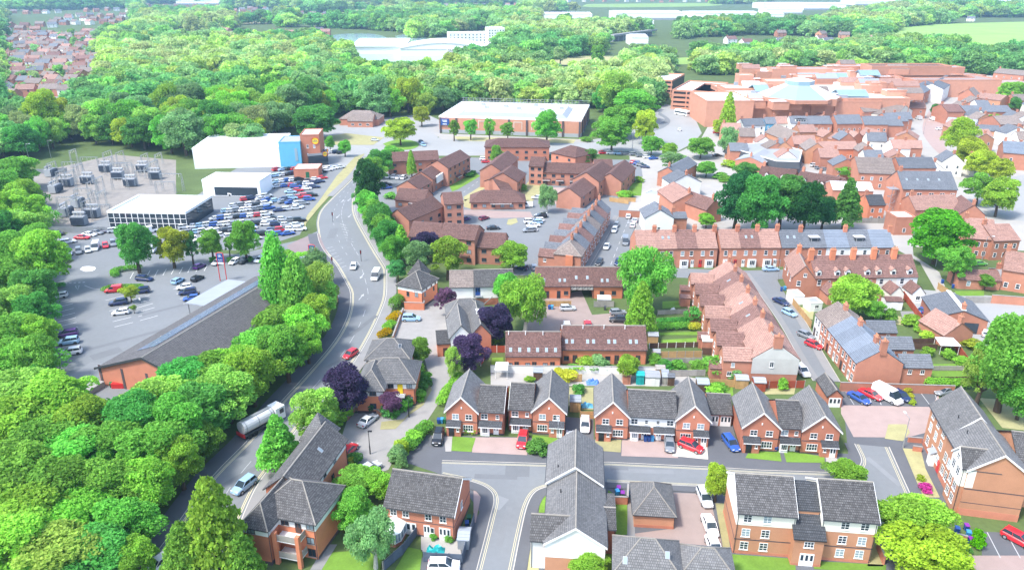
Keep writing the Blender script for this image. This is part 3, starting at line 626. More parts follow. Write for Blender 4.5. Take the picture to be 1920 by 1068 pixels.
def person(p, ang, top, legs, label):
    t = thing('person', label, 'person', (p[0], p[1], 0), R(ang))
    vs = [(0, 0, .92), (0, 0, 1.2), (0, 0, 1.42), (0, 0, 1.52), (.02, 0, 1.66), (.02, 0, 1.76), (.0, .19, 1.4), (.03, .24, 1.12), (.1, .22, .86), (0, -.19, 1.4), (-.03, -.24, 1.12), (.06, -.22, .86), (0, .1, .88), (.14, .11, .48), (.1, .11, .05), (.22, .11, .04), (0, -.1, .88), (-.06, -.11, .48), (-.2, -.11, .06), (-.08, -.11, .03)]
    es = [(0, 1), (1, 2), (2, 3), (3, 4), (4, 5), (2, 6), (6, 7), (7, 8), (2, 9), (9, 10), (10, 11), (0, 12), (12, 13), (13, 14), (14, 15), (0, 16), (16, 17), (17, 18), (18, 19)]
    rd = [.15, .14, .16, .06, .1, .08, .07, .05, .04, .07, .05, .04, .09, .065, .05, .05, .09, .065, .05, .05]
    me = bpy.data.meshes.new('body'); me.from_pydata(vs, es, []); o = ob('body', me, t); o.modifiers.new('s', 'SKIN'); sv = me.skin_vertices[0] if me.skin_vertices else None
    if sv is None:
        bpy.context.view_layer.objects.active = o
    else:
        for i, r in enumerate(rd): sv.data[i].radius = (r, r)
        sv.data[0].use_root = True
    s = o.modifiers.new('d', 'SUBSURF'); s.levels = s.render_levels = 1
    bpy.context.view_layer.update(); m2 = bpy.data.meshes.new_from_object(o.evaluated_get(bpy.context.evaluated_depsgraph_get())); o.modifiers.clear(); o.data = m2
    m2.materials.clear(); [m2.materials.append(MAT[k]) for k in (top, legs, 'skin')]
    for pl in m2.polygons: z = pl.center.z; pl.material_index = 2 if z > 1.5 else (0 if z > .9 else 1)
    return t
# ------------------------------------------------------------------ the ground and the roads
_g = MB(); _g.poly([(-9000, -400, 0), (9000, -400, 0), (9000, 9000, 0), (-9000, 9000, 0)]); tag(ob('ground', _g.mesh('ground', 'earth')), kind='structure')
lk = px('F', [(262, 1068)]) + px('E1', [(1100, 940)]) + px('E2', [(120, 450), (400, 160)]) + px('D8', [(560, 970), (700, 820), (940, 540), (1040, 350), (1060, 200)]) + px('D2', [(1030, 960), (950, 820), (880, 740), (835, 660), (818, 570), (815, 510), (845, 430), (940, 330), (1090, 180), (1180, 50)])
rk = px('F', [(425, 1068), (448, 985)]) + px('E2', [(440, 500), (545, 350)]) + px('F', [(560, 800), (625, 722)]) + px('D8', [(1070, 700), (1190, 500), (1270, 330), (1312, 200), (1312, 30)]) + px('D2', [(1290, 820), (1240, 740), (1170, 620), (1100, 490), (1082, 400), (1100, 300), (1160, 180), (1225, 70)])
NL = 90; LK, RK = resample(smoothline(lk), NL), resample(smoothline(rk), NL)
# extend the road behind the bottom of the frame
main_road = strip('road', LK, RK, .012, 'asphalt')
strip('road', [LK[0] + (LK[0] - LK[3]) * 3, LK[0]], [RK[0] + (RK[0] - RK[3]) * 3, RK[0]], .012, 'asphalt')
pavement(LK[:52][::-1][::-1], 3.0, 'asphalt_dark', 1); pavement(RK[:88], -2.6, 'paving', 1); pavement(LK[66:], 2.4, 'paving', 1)  # left pavement darker below the bank: the trees' shade is put into its colour
for dl in (.35, .62):
    strip('lane_marking', offset(LK, -dl), offset(LK, -dl - .12), .02, 'paint_yellow', main_road); strip('lane_marking', offset(RK, dl), offset(RK, dl + .12), .02, 'paint_yellow', main_road)
mid = [a.lerp(b, .5) for a, b in zip(LK, RK)]
marking(main_road, mid[:44], .1, dash=(4, 3), k=1); marking(main_road, [a.lerp(b, .62) for a, b in zip(LK, RK)][44:66], .1, k=1, dash=(3, 1.2)); marking(main_road, [a.lerp(b, .4) for a, b in zip(LK, RK)][44:66], .1, k=1, dash=(2, 4)); marking(main_road, [a.lerp(b, .55) for a, b in zip(LK, RK)][64:88], .1, k=1, dash=(2, 4)); marking(main_road, [a.lerp(b, .3) for a, b in zip(LK, RK)][66:84], .1, k=1, dash=(2, 5))
for i in range(40, 47): a, b = LK[i], RK[i]; marking(main_road, [a.lerp(b, .08), a.lerp(b, .22) + (LK[i + 1] - a) * .6], .16, k=1)
for i in range(49, 56): a, b = LK[i], RK[i]; marking(main_road, [a.lerp(b, .55), a.lerp(b, .68) + (LK[i - 1] - a) * .6], .16, k=1)
def arrow(c, x, y, ang, s=1.0, road=main_road):
    p = P(c, x, y); d = Vector((math.cos(R(ang)), math.sin(R(ang)))); n = Vector((-d.y, d.x)); b = MB(); q = lambda a, t: tuple(p + d * a * s + n * t * s) + (.021,)
    b.poly((q(-2, -.1), q(.6, -.1), q(.6, .1), q(-2, .1))); b.poly((q(.6, -.45), q(2, 0), q(.6, .45))); ob('lane_arrow', b.mesh('lane_arrow', 'paint_worn'), road)
arrow('D8', 1135, 215, 82); arrow('D2', 1140, 905, 265); arrow('D2', 968, 480, 265); arrow('D2', 1052, 475, 265); arrow('D2', 1000, 370, 85); arrow('D2', 1048, 360, 265)
# access road to the supermarket and the car lots
area('car_park', px('F', [(88, 562), (118, 512), (150, 482), (220, 470), (330, 470), (470, 478), (560, 452), (597, 436), (612, 474), (640, 500), (660, 545), (560, 600), (300, 790), (215, 800), (150, 760), (108, 715), (98, 640)]), .008, 'asphalt')
area('access_road', px('F', [(90, 520), (140, 488), (210, 462), (330, 480), (440, 478), (560, 450), (598, 432), (606, 456), (625, 492), (560, 482), (470, 494), (330, 503), (255, 520), (215, 540), (120, 545)]), .014, 'asphalt_pale' if 0 else 'asphalt')
area('car_park', px('F', [(78, 462), (150, 425), (205, 405), (330, 395), (420, 330), (470, 300), (520, 312), (600, 318), (640, 296), (662, 304), (592, 388), (562, 440), (470, 470), (330, 466), (215, 462), (140, 488)]), .011, 'asphalt')
area('substation_yard', px('F', [(60, 325), (215, 290), (330, 300), (330, 400), (205, 412), (85, 436), (70, 380)]), .009, 'gravel')
area('car_park', px('F', [(590, 318), (565, 300), (600, 262), (690, 275), (700, 292), (655, 310)]), .013, 'asphalt_pale')
area('lawn', px('D2', [(830, 375), (960, 190), (1090, 55), (1160, 30), (1090, 140), (930, 310), (830, 420), (740, 530), (735, 560), (720, 540), (750, 470)]), .1, 'grass_dry')
rb = area('junction_road', px('F', [(560, 262), (620, 236), (700, 222), (800, 214), (838, 232), (820, 258), (1110, 262), (1180, 250), (1235, 205), (1262, 196), (1300, 215), (1316, 250), (1300, 268), (1240, 300), (1190, 292), (1100, 288), (900, 292), (760, 292), (722, 300), (690, 322), (668, 318), (640, 285)]), .016, 'asphalt_pale')
o = area('roundabout', px('F', [(718, 270), (735, 264), (760, 262), (782, 267), (784, 275), (765, 281), (735, 280)]), .09, 'grass', k=3)
for l in ([(640, 268), (720, 285), (790, 290), (900, 286), (1090, 282)], [(840, 262), (950, 268), (1100, 272)], [(600, 252), (700, 240), (790, 226)]): marking(rb, px('F', l), .3, dash=(4, 5), z=.024)
area('lawn', px('F', [(850, 256), (1080, 262), (1075, 269), (860, 264)]), .06, 'grass_dry'); area('pavement', px('F', [(812, 250), (1105, 262), (1112, 268), (830, 262)]), .05, 'paving_pale')
area('lawn', px('F', [(572, 262), (650, 250), (720, 258), (700, 272), (620, 272)]), .06, 'grass_dry')
# roundabout roads near the shops, white paved
mk = area('pavement', px('F', [(1235, 300), (1310, 270), (1330, 235), (1295, 205), (1340, 210), (1500, 235), (1520, 300), (1380, 330), (1280, 330)]), .02, 'paving_pale')
o = strip('road', resample(smoothline(px('C6', [(160, 440), (300, 350), (370, 270), (330, 195), (270, 150)])), 24), resample(smoothline(px('C6', [(430, 470), (440, 350), (480, 260), (420, 170), (330, 130)])), 24), .024, 'asphalt_pale')
strip('road', resample(smoothline(px('C6', [(250, 330), (330, 300), (370, 250), (290, 190)])), 12), resample(smoothline(px('C6', [(240, 300), (300, 270), (330, 240), (280, 210)])), 12), .028, 'asphalt')
# town centre floor
area('town_paving', px('F', [(1180, 292), (1240, 300), (1310, 268), (1345, 205), (1560, 150), (1990, 120), (2200, 300), (2100, 480), (1920, 470), (1690, 462), (1460, 432), (1190, 436), (1150, 420), (1185, 340)]), .006, 'paving_pale')
o = strip('town_street', resample(smoothline(px('C7', [(1000, 20), (900, 120), (820, 230), (800, 330), (850, 420), (930, 500), (1010, 580)])), 30), resample(smoothline(px('C7', [(1040, 20), (960, 120), (950, 230), (960, 340), (960, 430), (1010, 500), (1100, 620)])), 30), .03, 'paving_pink')
area('car_park', px('F', [(1740, 640), (1700, 540), (1920, 560), (2050, 560), (2050, 640), (1880, 660)]), .012, 'asphalt_pale')
area('car_park', px('C7', [(1110, 700), (1526, 640), (1900, 700), (1900, 1000), (1400, 960), (1200, 860)]), .014, 'asphalt_pale')
# retirement complex, side streets
area('car_park', px('F', [(700, 340), (760, 300), (870, 295), (1200, 300), (1205, 330), (1160, 430), (1120, 500), (985, 508), (880, 480), (740, 430), (705, 380)]), .01, 'asphalt')
o = strip('road', resample(smoothline(px('C5', [(630, 790), (760, 690), (850, 625), (800, 585), (700, 560)])), 20), resample(smoothline(px('C5', [(740, 790), (850, 715), (960, 640), (985, 590), (1000, 560)])), 20), .02, 'asphalt')
marking(o, px('C5', [(690, 790), (800, 705), (905, 632)]), .2, dash=(2, 3), z=.026)
for pp in ([(610, 700), (790, 630), (815, 625), (840, 650), (680, 745), (640, 760)], [(720, 800), (960, 650), (985, 660), (800, 790), (730, 830)], [(1110, 770), (1190, 685), (1300, 710), (1290, 760), (1200, 840), (1120, 830)], [(1040, 960), (1100, 950), (1110, 980), (1060, 1000), (1030, 995)], [(720, 820), (770, 810), (880, 880), (800, 890), (725, 870)]): area('lawn', px('C5', pp), .05, 'grass' if pp[0][0] < 700 else 'grass_dry')
area('pavement', px('C5', [(725, 890), (1200, 905), (1220, 945), (940, 950), (725, 930)]), .03, 'paving_pink'); area('pavement', px('C5', [(1330, 730), (1500, 735), (1490, 790), (1380, 850), (1330, 800)]), .03, 'paving_pink')
st1 = strip('road', resample(px('F', [(1161, 405), (1103, 508)]), 8), resample(px('F', [(1196, 405), (1176, 508)]), 8), .022, 'asphalt'); marking(st1, px('D4', [(760, 40), (625, 380)]), .16, dash=(3, 3), z=.03, k=1)
pavement(px('F', [(1103, 505), (1161, 405)]), 1.8, 'paving', 1); pavement(px('F', [(1180, 495), (1196, 405)]), -1.8, 'paving', 1)
st2 = strip('road', px('F', [(960, 500), (1180, 500), (1400, 507), (1690, 500)]), px('F', [(960, 516), (1180, 517), (1400, 525), (1690, 516)]), .018, 'asphalt')
st3l, st3r = px('F', [(1395, 512), (1424, 552), (1462, 608), (1498, 672), (1524, 714)]), px('F', [(1452, 516), (1478, 560), (1508, 599), (1545, 664), (1576, 716)])
st3 = strip('road', resample(smoothline(st3l), 20), resample(smoothline(st3r), 20), .026, 'asphalt'); pavement(st3l, 1.5, 'paving'); pavement(st3r[1:], -1.9, 'paving')
marking(st3, px('D5', [(560, 575), (580, 580)]), .3, k=1, z=.03)
# cul-de-sac of the flats beside the main road
area('private_drive', px('F', [(740, 590), (772, 566), (850, 560), (846, 600), (838, 640), (850, 690), (836, 735), (800, 790), (755, 832), (728, 880), (690, 892), (640, 870), (640, 820), (655, 775), (720, 770), (790, 750), (812, 720), (800, 690), (790, 640), (738, 635)]), .02, 'paving_brown' if 0 else 'concrete')
area('car_park', px('F', [(1000, 560), (1090, 545), (1110, 590), (1175, 585), (1190, 625), (960, 650), (985, 610)]), .02, 'paving_brown')
area('lawn', px('E3', [(720, 480), (760, 560), (800, 650), (740, 760), (640, 830), (540, 930), (430, 935), (440, 880), (600, 860), (700, 740)]), .06, 'grass_dry')
area('lawn', px('F', [(712, 590), (742, 575), (735, 640), (700, 650)]), .03, 'earth')
# modern estate
est = area('estate_tarmac', px('F', [(748, 862), (770, 845), (800, 815), (1100, 822), (1330, 838), (1590, 850), (1580, 740), (1700, 760), (1760, 820), (1780, 1000), (1760, 1120), (640, 1120), (860, 1010), (900, 960), (860, 900)]), .01, 'asphalt_dark')
ek = px('F', [(829, 864), (1035, 870), (1139, 867), (1330, 876), (1428, 882), (1575, 887)]); ek2 = px('F', [(1575, 887), (1604, 880), (1616, 863), (1603, 832)]); ek3 = px('F', [(1666, 838), (1704, 923), (1745, 1010)])
ek4 = px('F', [(828, 889), (884, 902), (915, 915), (927, 935), (919, 974), (893, 1075)]); ek5 = px('F', [(960, 1075), (975, 1000), (988, 947), (1004, 921), (1031, 910), (1138, 903), (1260, 909), (1370, 914), (1640, 932)])
er = area('road', ek + ek2[1:] + ek3 + px('F', [(1660, 1010)]) + ek5[::-1] + ek4[::-1], .022, 'asphalt')
pavement(ek + [], 2.0, 'asphalt_dark', 1); pavement(ek2, 1.8, 'asphalt_dark', 5); pavement(ek3, 1.9, 'asphalt_dark', 4); pavement(ek4, -1.9, 'asphalt_dark', 5); pavement(ek5[:5], -1.9, 'asphalt_dark', 5); pavement(ek5[5:], -1.6, 'asphalt_dark', 1)
for L_, sd in ((ek, -1), (smoothline(ek2, 5), -1), (smoothline(ek3, 4), -1), (smoothline(ek4, 5), 1), (smoothline(ek5[:5], 5), 1), (ek5[5:], 1)):
    for dl in (.3, .55): strip('lane_marking', offset(L_, sd * dl), offset(L_, sd * (dl + .075)), .032, 'paint_yellow', er)
area('car_park', px('G1', [(75, 410), (890, 430), (900, 560), (780, 760), (620, 800), (180, 795), (75, 600)]), .018, 'paving_pink'); bays = area('parking_bays', px('G1', [(75, 415), (890, 435), (830, 545), (95, 530)]), .024, 'asphalt_dark')
for x0, x1 in ((115, 185), (300, 330), (375, 410), (735, 815), (855, 885)): marking(bays, px('G1', [(x0, 420), (x1, 528)]), .12, k=1, z=.03)
area('car_park', px('E7', [(1120, 490), (1390, 500), (1510, 950), (1520, 1100), (660, 1100), (800, 800), (1100, 760), (1130, 640)]), .02, 'paving_brown')
area('car_park', px('G2', [(720, 960), (1196, 960), (1300, 1100), (700, 1120)]), .024, 'paving_pink'); bays = area('parking_bays', px('G2', [(880, 780), (1300, 800), (1400, 985), (880, 960)]), .02, 'asphalt_dark')
for x0, x1 in ((920, 1020), (1060, 1168)): marking(bays, px('G2', [(x0, 785), (x1, 978)]), .12, k=1, z=.03)
for nm, c, pp, z, m in (('driveway', 'E4', [(835, 145), (1250, 150), (1215, 270), (835, 250)], .03, 'paving_pink'), ('lawn', 'E4', [(700, 140), (860, 150), (830, 248), (690, 240)], .05, 'grass'), ('path', 'E4', [(640, 140), (698, 140), (690, 245), (650, 245)], .04, 'paving_pale'),
        ('lawn', 'E5', [(300, 820), (515, 850), (505, 960), (270, 960)], .05, 'grass'), ('driveway', 'E5', [(525, 690), (735, 705), (740, 940), (515, 900)], .034, 'asphalt_dark'), ('lawn', 'E5', [(750, 850), (935, 855), (930, 945), (740, 930)], .05, 'grass_dry'),
        ('driveway', 'E5', [(940, 840), (1340, 860), (1340, 985), (935, 970)], .03, 'paving_pink'), ('driveway', 'E6', [(80, 860), (325, 870), (335, 995), (80, 970)], .032, 'stone_pale'), ('driveway', 'E6', [(325, 750), (510, 755), (565, 980), (335, 990)], .034, 'asphalt_dark'),
        ('lawn', 'E6', [(640, 920), (845, 930), (860, 1010), (600, 985)], .05, 'grass'), ('lawn', 'E6', [(870, 930), (1165, 975), (1170, 1020), (895, 1015)], .05, 'grass'), ('path', 'E6', [(1170, 940), (1290, 1010), (1180, 1025)], .05, 'paving_pale'),
        ('lawn', 'G1', [(470, 690), (620, 690), (650, 760), (590, 830), (440, 810)], .05, 'grass_dry'), ('lawn', 'G1', [(590, 890), (740, 900), (780, 1060), (900, 1300), (760, 1300)], .05, 'grass_dry'), ('lawn', 'G1', [(1225, 470), (1602, 500), (1602, 740), (1420, 720)], .05, 'grass_dry'),
        ('lawn', 'E8', [(210, 950), (680, 985), (690, 1150), (210, 1150)], .05, 'grass'), ('lawn', 'E8', [(820, 1000), (1360, 1030), (1360, 1100), (820, 1060)], .05, 'grass'), ('lawn', 'E8', [(85, 570), (150, 570), (200, 940), (150, 950)], .05, 'grass_dry'), ('lawn', 'E8', [(1250, 850), (1300, 850), (1340, 1040), (1220, 1040)], .05, 'grass_dry'),
        ('lawn', 'E7', [(640, 470), (780, 580), (790, 800), (690, 820), (620, 700)], .05, 'grass'), ('lawn', 'E7', [(620, 930), (760, 910), (700, 1068), (610, 1068)], .05, 'grass'), ('path', 'E7', [(785, 520), (830, 520), (840, 830), (780, 830)], .055, 'paving'), ('lawn', 'E7', [(130, 510), (200, 500), (180, 640), (120, 640)], .05, 'grass'), ('lawn', 'E7', [(60, 880), (120, 860), (120, 1100), (30, 1100)], .05, 'grass_dry'),
        ('patio', 'E4', [(480, 830), (740, 850), (760, 960), (480, 940)], .05, 'paving_pale'), ('lawn', 'E4', [(390, 910), (490, 930), (470, 1100), (280, 1100)], .05, 'grass'), ('lawn', 'E2', [(900, 950), (1330, 920), (1300, 1120), (900, 1120)], .04, 'grass'), ('path', 'E2', [(930, 890), (1010, 890), (900, 1068), (820, 1068)], .05, 'paving'),
        ('patio', 'E4', [(845, 500), (895, 560), (860, 740), (845, 740)], .05, 'paving_pink')):
    area(nm, px(c, pp), z, m)
# gardens behind the houses and terraces
for pp in ([(10, 270), (90, 265), (95, 358), (0, 358)],): area('lawn', px('E5', pp), .05, 'grass')
for c, pp, m in (('E5', [(540, 480), (640, 480), (640, 590), (540, 620)], 'grass_dry'), ('E5', [(650, 480), (740, 480), (740, 640), (650, 640)], 'grass_dry'), ('E6', [(0, 280), (290, 275), (290, 300), (0, 310)], 'grass'), ('E6', [(0, 350), (300, 350), (300, 375), (0, 375)], 'grass'), ('E6', [(330, 490), (510, 480), (515, 540), (320, 540)], 'grass'), ('E6', [(740, 480), (960, 480), (950, 530), (740, 530)], 'grass_dry'),
        ('D4', [(1000, 630), (1130, 625), (1130, 670), (1000, 680)], 'grass'), ('D4', [(960, 745), (1190, 745), (1190, 795), (960, 795)], 'grass'), ('D4', [(940, 855), (1260, 845), (1260, 870), (940, 870)], 'grass'), ('D4', [(990, 905), (1250, 890), (1250, 935), (990, 940)], 'grass'), ('D4', [(960, 1040), (1270, 1035), (1280, 1068), (960, 1068)], 'grass'),
        ('G1', [(750, 190), (1110, 185), (1130, 215), (740, 215)], 'grass'), ('G1', [(800, 245), (1110, 245), (1150, 305), (820, 305)], 'grass'), ('D6', [(1030, 555), (1240, 555), (1240, 590), (1040, 590)], 'grass'), ('D6', [(790, 730), (900, 740), (920, 810), (800, 800)], 'grass'), ('D6', [(560, 720), (650, 740), (660, 800), (570, 790)], 'grass_dry'), ('D6', [(640, 700), (740, 700), (790, 800), (670, 790)], 'paving'), ('C6', [(90, 700), (170, 690), (160, 790), (60, 790)], 'grass'), ('D5', [(840, 670), (940, 690), (930, 760), (860, 740)], 'grass_dry')):
    area('lawn', px(c, pp), .05, m)
area('path', px('D6', [(590, 90), (720, 150), (735, 300), (920, 420), (960, 520), (905, 570), (780, 350), (610, 255)]), .035, 'paving_pale'); area('yard', px('E5', [(0, 365), (1240, 375), (1500, 420), (1500, 470), (560, 470), (520, 640), (500, 470), (0, 470)]), .03, 'paving_pale')
# supermarket car park lines
cp = bpy.data.objects['car_park']
def bays_row(c, a, b, n, dx, dy, wd=.12):
    for i in range(n + 1):
        t = i / n; x, y = a[0] + (b[0] - a[0]) * t, a[1] + (b[1] - a[1]) * t; marking(cp, px(c, [(x, y), (x + dx, y + dy)]), wd, 'paint_white', k=1, z=.024, name='bay_line')
bays_row('D7', (370, 265), (410, 465), 6, 145, -35); bays_row('D7', (755, 240), (820, 430), 5, 130, -32); bays_row('D7', (940, 240), (1000, 385), 5, 130, -36); bays_row('D7', (930, 85), (1460, 30), 9, 25, -45); bays_row('D7', (1240, 160), (1310, 265), 3, 120, -30)
marking(cp, px('D7', [(575, 905), (680, 878)]), .5, k=1, z=.026, dash=(.5, .5)); marking(cp, px('D1', [(480, 950), (655, 940)]), .5, k=1, z=.026, dash=(.6, .6)); marking(cp, px('D1', [(650, 965), (720, 990), (800, 995)]), .2, z=.026)
o = area('mini_roundabout', px('D1', [(615, 842), (640, 822), (690, 818), (735, 828), (720, 850), (660, 858)]), .03, 'paint_white', k=4)
tri = px('D1', [(580, 970), (610, 965), (600, 1000)]); marking(cp, tri + tri[:1], .2, k=1, z=.026)
# far fields, lakes
for pp, m in (([(1650, 62), (1700, 50), (1810, 44), (1990, 42), (2050, 75), (1930, 84), (1880, 96), (1800, 72), (1720, 72)], 'grass_field'), ([(480, 160), (560, 156), (575, 166), (540, 182), (505, 208), (480, 210)], 'grass_field'), ([(990, 112), (1090, 106), (1170, 108), (1165, 118), (1060, 122)], 'grass_dry'), ([(1250, 112), (1290, 108), (1300, 118), (1260, 122)], 'grass_field'), ([(300, 58), (380, 52), (400, 59), (320, 66)], 'grass_field'), ([(430, 40), (520, 37), (530, 42), (440, 46)], 'grass_dry'), ([(560, 20), (690, 18), (700, 24), (580, 26)], 'grass_field'), ([(1100, 8), (1330, 6), (1330, 12), (1110, 14)], 'grass_field')):
    area('field', px('F', pp), .03, m, k=3)
area('suburb_streets', px('F', [(-120, 196), (-160, 66), (188, 62), (200, 116), (150, 158), (138, 192)]), .03, 'paving')
for pp in ([(590, 72), (640, 64), (700, 64), (725, 72), (700, 80), (620, 84)], [(740, 68), (790, 60), (800, 72), (760, 78)]): area('lake', px('F', pp), .05, 'water', k=3)
# worn tarmac: repair patches and manhole covers
jn = area('anti_skid_surface', px('D2', [(600, 690), (700, 640), (830, 600), (870, 690), (905, 765), (800, 745), (640, 735)]), .03, 'anti_skid')
PZ = [0]
def patch(road, c, x, y, ang, L, w_, m, z): PZ[0] += 1; z += .0004 * PZ[0]; p = P(c, x, y); d = vec_(ang); n = Vector((-d.y, d.x)); b = MB(); b.poly([(*(p + d * i * L / 2 + n * j * w_ / 2), z) for i, j in ((-1, -1), (1, -1), (1, 1), (-1, 1))]); ob('tarmac_patch' if 'patch' in m else 'manhole_cover', b.mesh('tarmac_patch', m), road)
def vec_(a): return Vector((math.cos(R(a)), math.sin(R(a))))
for q in (('E4', 1000, 420, -3, 7, 1.2), ('E4', 1150, 380, -3, 4, 3), ('E4', 1060, 760, 80, 9, 1.0), ('E4', 1020, 600, 60, 3, 2), ('E7', 900, 330, -3, 10, 1.1), ('E7', 720, 300, -3, 3, 1.6), ('E8', 1230, 240, -3, 4, 2.4), ('E8', 1340, 330, -75, 8, 1.0), ('E8', 900, 360, -3, 9, 1.2)): patch(er, *q, random.choice(['patch_a', 'patch_b']), .0265)
for q in (('D8', 1150, 420, 70, 12, 1.2), ('D8', 1000, 660, 55, 9, 1.0), ('D8', 1200, 250, 85, 10, 2.2), ('E2', 330, 420, 52, 12, 1.3), ('D2', 1050, 640, 100, 14, 1.2), ('D2', 930, 600, 95, 10, 2.5), ('E2', 260, 560, 50, 6, 2.4)): patch(main_road, *q, random.choice(['patch_a', 'patch_b']), .0165)
for q in (('D7', 650, 350, 80, 14, 1.4), ('D7', 900, 520, 40, 18, 1.2), ('D7', 600, 760, 80, 9, 4), ('D7', 760, 620, 45, 6, 3), ('D7', 1200, 300, 40, 12, 1.2), ('D1', 600, 900, 10, 10, 3)): patch(cp, *q, random.choice(['patch_a', 'patch_b']), .0205)
# ------------------------------------------------------------------ buildings: the modern estate in front
def vec(a): return Vector((math.cos(R(a)), math.sin(R(a))))
def gable_unit(B, A, d, L, side, label=None, barge='l'):
    """front gable of a modern brick semi; side: where door and porch stand"""
    g = B.wing(A, A + d * L, 9.6, 4.9, 7.75, 'gable', 'y', 'brick_red', 'tile_pale', ov=.35, vg=.3, barge=barge, lod=2)
    g.win('f', [.3, .73], 3.1, 1.2, 1.1, 2, 2); x = (.3, .52, .98) if side == 'r' else (.7, .02, .48)
    g.win('f', x[0], .75, 1.8, 1.3, 4, 2); g.band('f', 2.55, 2.68, 'brick_dark', t=.03); g.band('frl', .0, .32, 'brick_dark', t=.03)
    g.box('f', x[1], x[2], 0, 2.15, .8, 'brick_red', 'porch_wall'); g.porch('f', x[1] - .01, x[2] + .01, 2.95, 1.15, .75, 'tile_dark')
    k = .62 if side == 'r' else .38; g.door('f', x[1] + (x[2] - x[1]) * (.7 if side == 'r' else .35), .1, .95, 2.0, 'white' if side == 'r' else 'black', True, out=.81); g.win('f', x[1] + (x[2] - x[1]) * (.22 if side == 'r' else .8), 1.1, .45, .6, 1, 1, out=.81)
    b = MB(); b.box(-.1, -.12, 0, .1, 0, .35); g.put('wall_plaque', b.mesh('wall_plaque', 'white'), *g.face('f', .5, 5.3, .004)[:2]); return g
def link_unit(B, A, d, L, n=1, white=False, bargeside=None):
    n_ = Vector((-d.y, d.x)); p = A + n_ * .45; m = B.wing(p, p + d * L, 8.7, 4.85, 7.45, 'gable', 'x', 'brick_red', 'tile_grey', ov=.35, vg=.06, lod=2, barge=bargeside)
    if white: m.band('f', 2.6, 4.8, 'render_white')
    for i in range(n):
        q = lambda t: (i + (t if i % 2 == 0 else 1 - t)) / n
        m.win('f', q(.26), 3.15, 1.2, 1.1, 2, 2, out=.05 if white else .004); m.win('f', q(.76), 3.3, .6, .8, 1, 2, out=.05 if white else .004)
        a, b = sorted((q(.06), q(.94))); m.porch('f', a, b, 2.9, 1.1, .75, 'tile_dark')
        m.box('f', *sorted((q(.12), q(.46))), .0, 2.05, .55, 'white', 'bay_window'); m.win('f', q(.29), .6, 1.0, 1.2, 3, 1, out=.56); m.door('f', q(.7), .1, .95, 2.0, 'white', True)
    m.band('f', .0, .32, 'brick_dark', t=.03); return m
d0 = vec(-5.6)
A = P('E3', 908, 962); B = Bld('semi_detached_house', 'brick semi-detached pair with grey tiled roof, its gable beside the curving private drive', 'house', A, 'modern brick houses', 2)
gable_unit(B, A, d0, 5.5, 'l'); link_unit(B, A + d0 * 5.5, d0, 4.7, 1, bargeside='r')
A = P('E5', 128, 803); B = Bld('semi_detached_house', 'brick semi-detached pair with red car on its pink drive, gable on its right', 'house', A, 'modern brick houses', 2)
link_unit(B, A, d0, 4.3, 1, bargeside='l'); gable_unit(B, A + d0 * 4.3, d0, 5.7, 'r')
A = P('E5', 747, 845); B = Bld('terraced_house_row', 'modern brick row with two front gables and white rendered middle', 'house', A, 'modern brick houses', 2)
gable_unit(B, A, d0, 5.6, 'l'); link_unit(B, A + d0 * 5.6, d0, 8.3, 2, True); gable_unit(B, A + d0 * 13.9, d0, 5.6, 'r')
A = P('E6', 566, 928); B = Bld('terraced_house_row', 'modern brick row with two front gables, blue and green bins by its doors', 'house', A, 'modern brick houses', 2)
gable_unit(B, A, d0, 6.0, 'l'); link_unit(B, A + d0 * 6.0, d0, 3.9, 1); gable_unit(B, A + d0 * 9.9, d0, 6.0, 'r')
A = P('E6', 322, 750); B = Bld('double_garage', 'pair of linked brick garages with white doors between the modern rows', 'garage', A, None, 2)
g = B.wing(A, A + d0 * 4.4, 7, 2.6, 4.6, 'gable', 'x', 'brick_red', 'tile_grey', ov=.25, vg=0, lod=2); g.door('f', .25, .03, 1.85, 2.1, 'white', True, 'garage_door'); g.door('f', .75, .03, 1.85, 2.1, 'white', True, 'garage_door')
A = P('E6', 1180, 620); B = Bld('garage', 'single brick garage with white door at the end of the red terrace street', 'garage', A, None, 2)
g = B.wing(A, A + vec(-3) * 2.7, 6.5, 2.4, 3.7, 'gable', 'y', 'brick_red', 'tile_grey', ov=.2, vg=.15, lod=2); g.door('f', .5, .03, 2.2, 2.0, 'white', True, 'garage_door')
# --- houses in front of the estate road
A, Bp = P('E4', 228, 612, 4.8), P('E4', 708, 682, 4.8)
B = Bld('semi_detached_house', 'brick house with white conservatory and dark tiled roof below the estate road', 'house', A, 'modern brick houses', 2)
g = B.wing(A, Bp, 8.4, 4.8, 7.9, 'gable', 'x', 'brick_red', 'tile_grey', ov=.4, vg=.2, lod=2, barge='r')
g.win('f', [.12, .3, .63, .84], 3.1, 1.0, 1.1, 2, 2); g.win('r', .45, 2.9, .9, 1.3, 2, 2); g.door('f', .37, .1, 1.6, 2.1, 'white'); g.door('f', .6, .1, .95, 2.1, 'white'); g.win('f', .68, .9, .6, 1.0, 1, 1); g.door('f', .86, .05, 1.7, 2.1, 'white'); g.band('f', 2.55, 2.66, 'brick_dark', t=.03); g.band('r', 2.55, 2.66, 'brick_dark', t=.03); g.band('r', 0, .35, 'brick_dark', t=.03); g.band('f', 0, .3, 'brick_dark', t=.03)
cpt, r_, _ = g.face('f', .15, 0, 0); k = MB()
pts = [(-1.5, 0), (-1.5, -2.2), (-.9, -3.0), (.9, -3.0), (1.5, -2.2), (1.5, 0)]
k.prism(pts, 0, .6); con = g.put('conservatory', k.mesh('conservatory', 'brick_red'), cpt, r_); k = MB(); k.prism([(x * .98, y * .98) for x, y in pts], .601, 2.2); ob('conservatory_glass', k.mesh('conservatory_glass', 'glass_pale'), con)
k = MB()
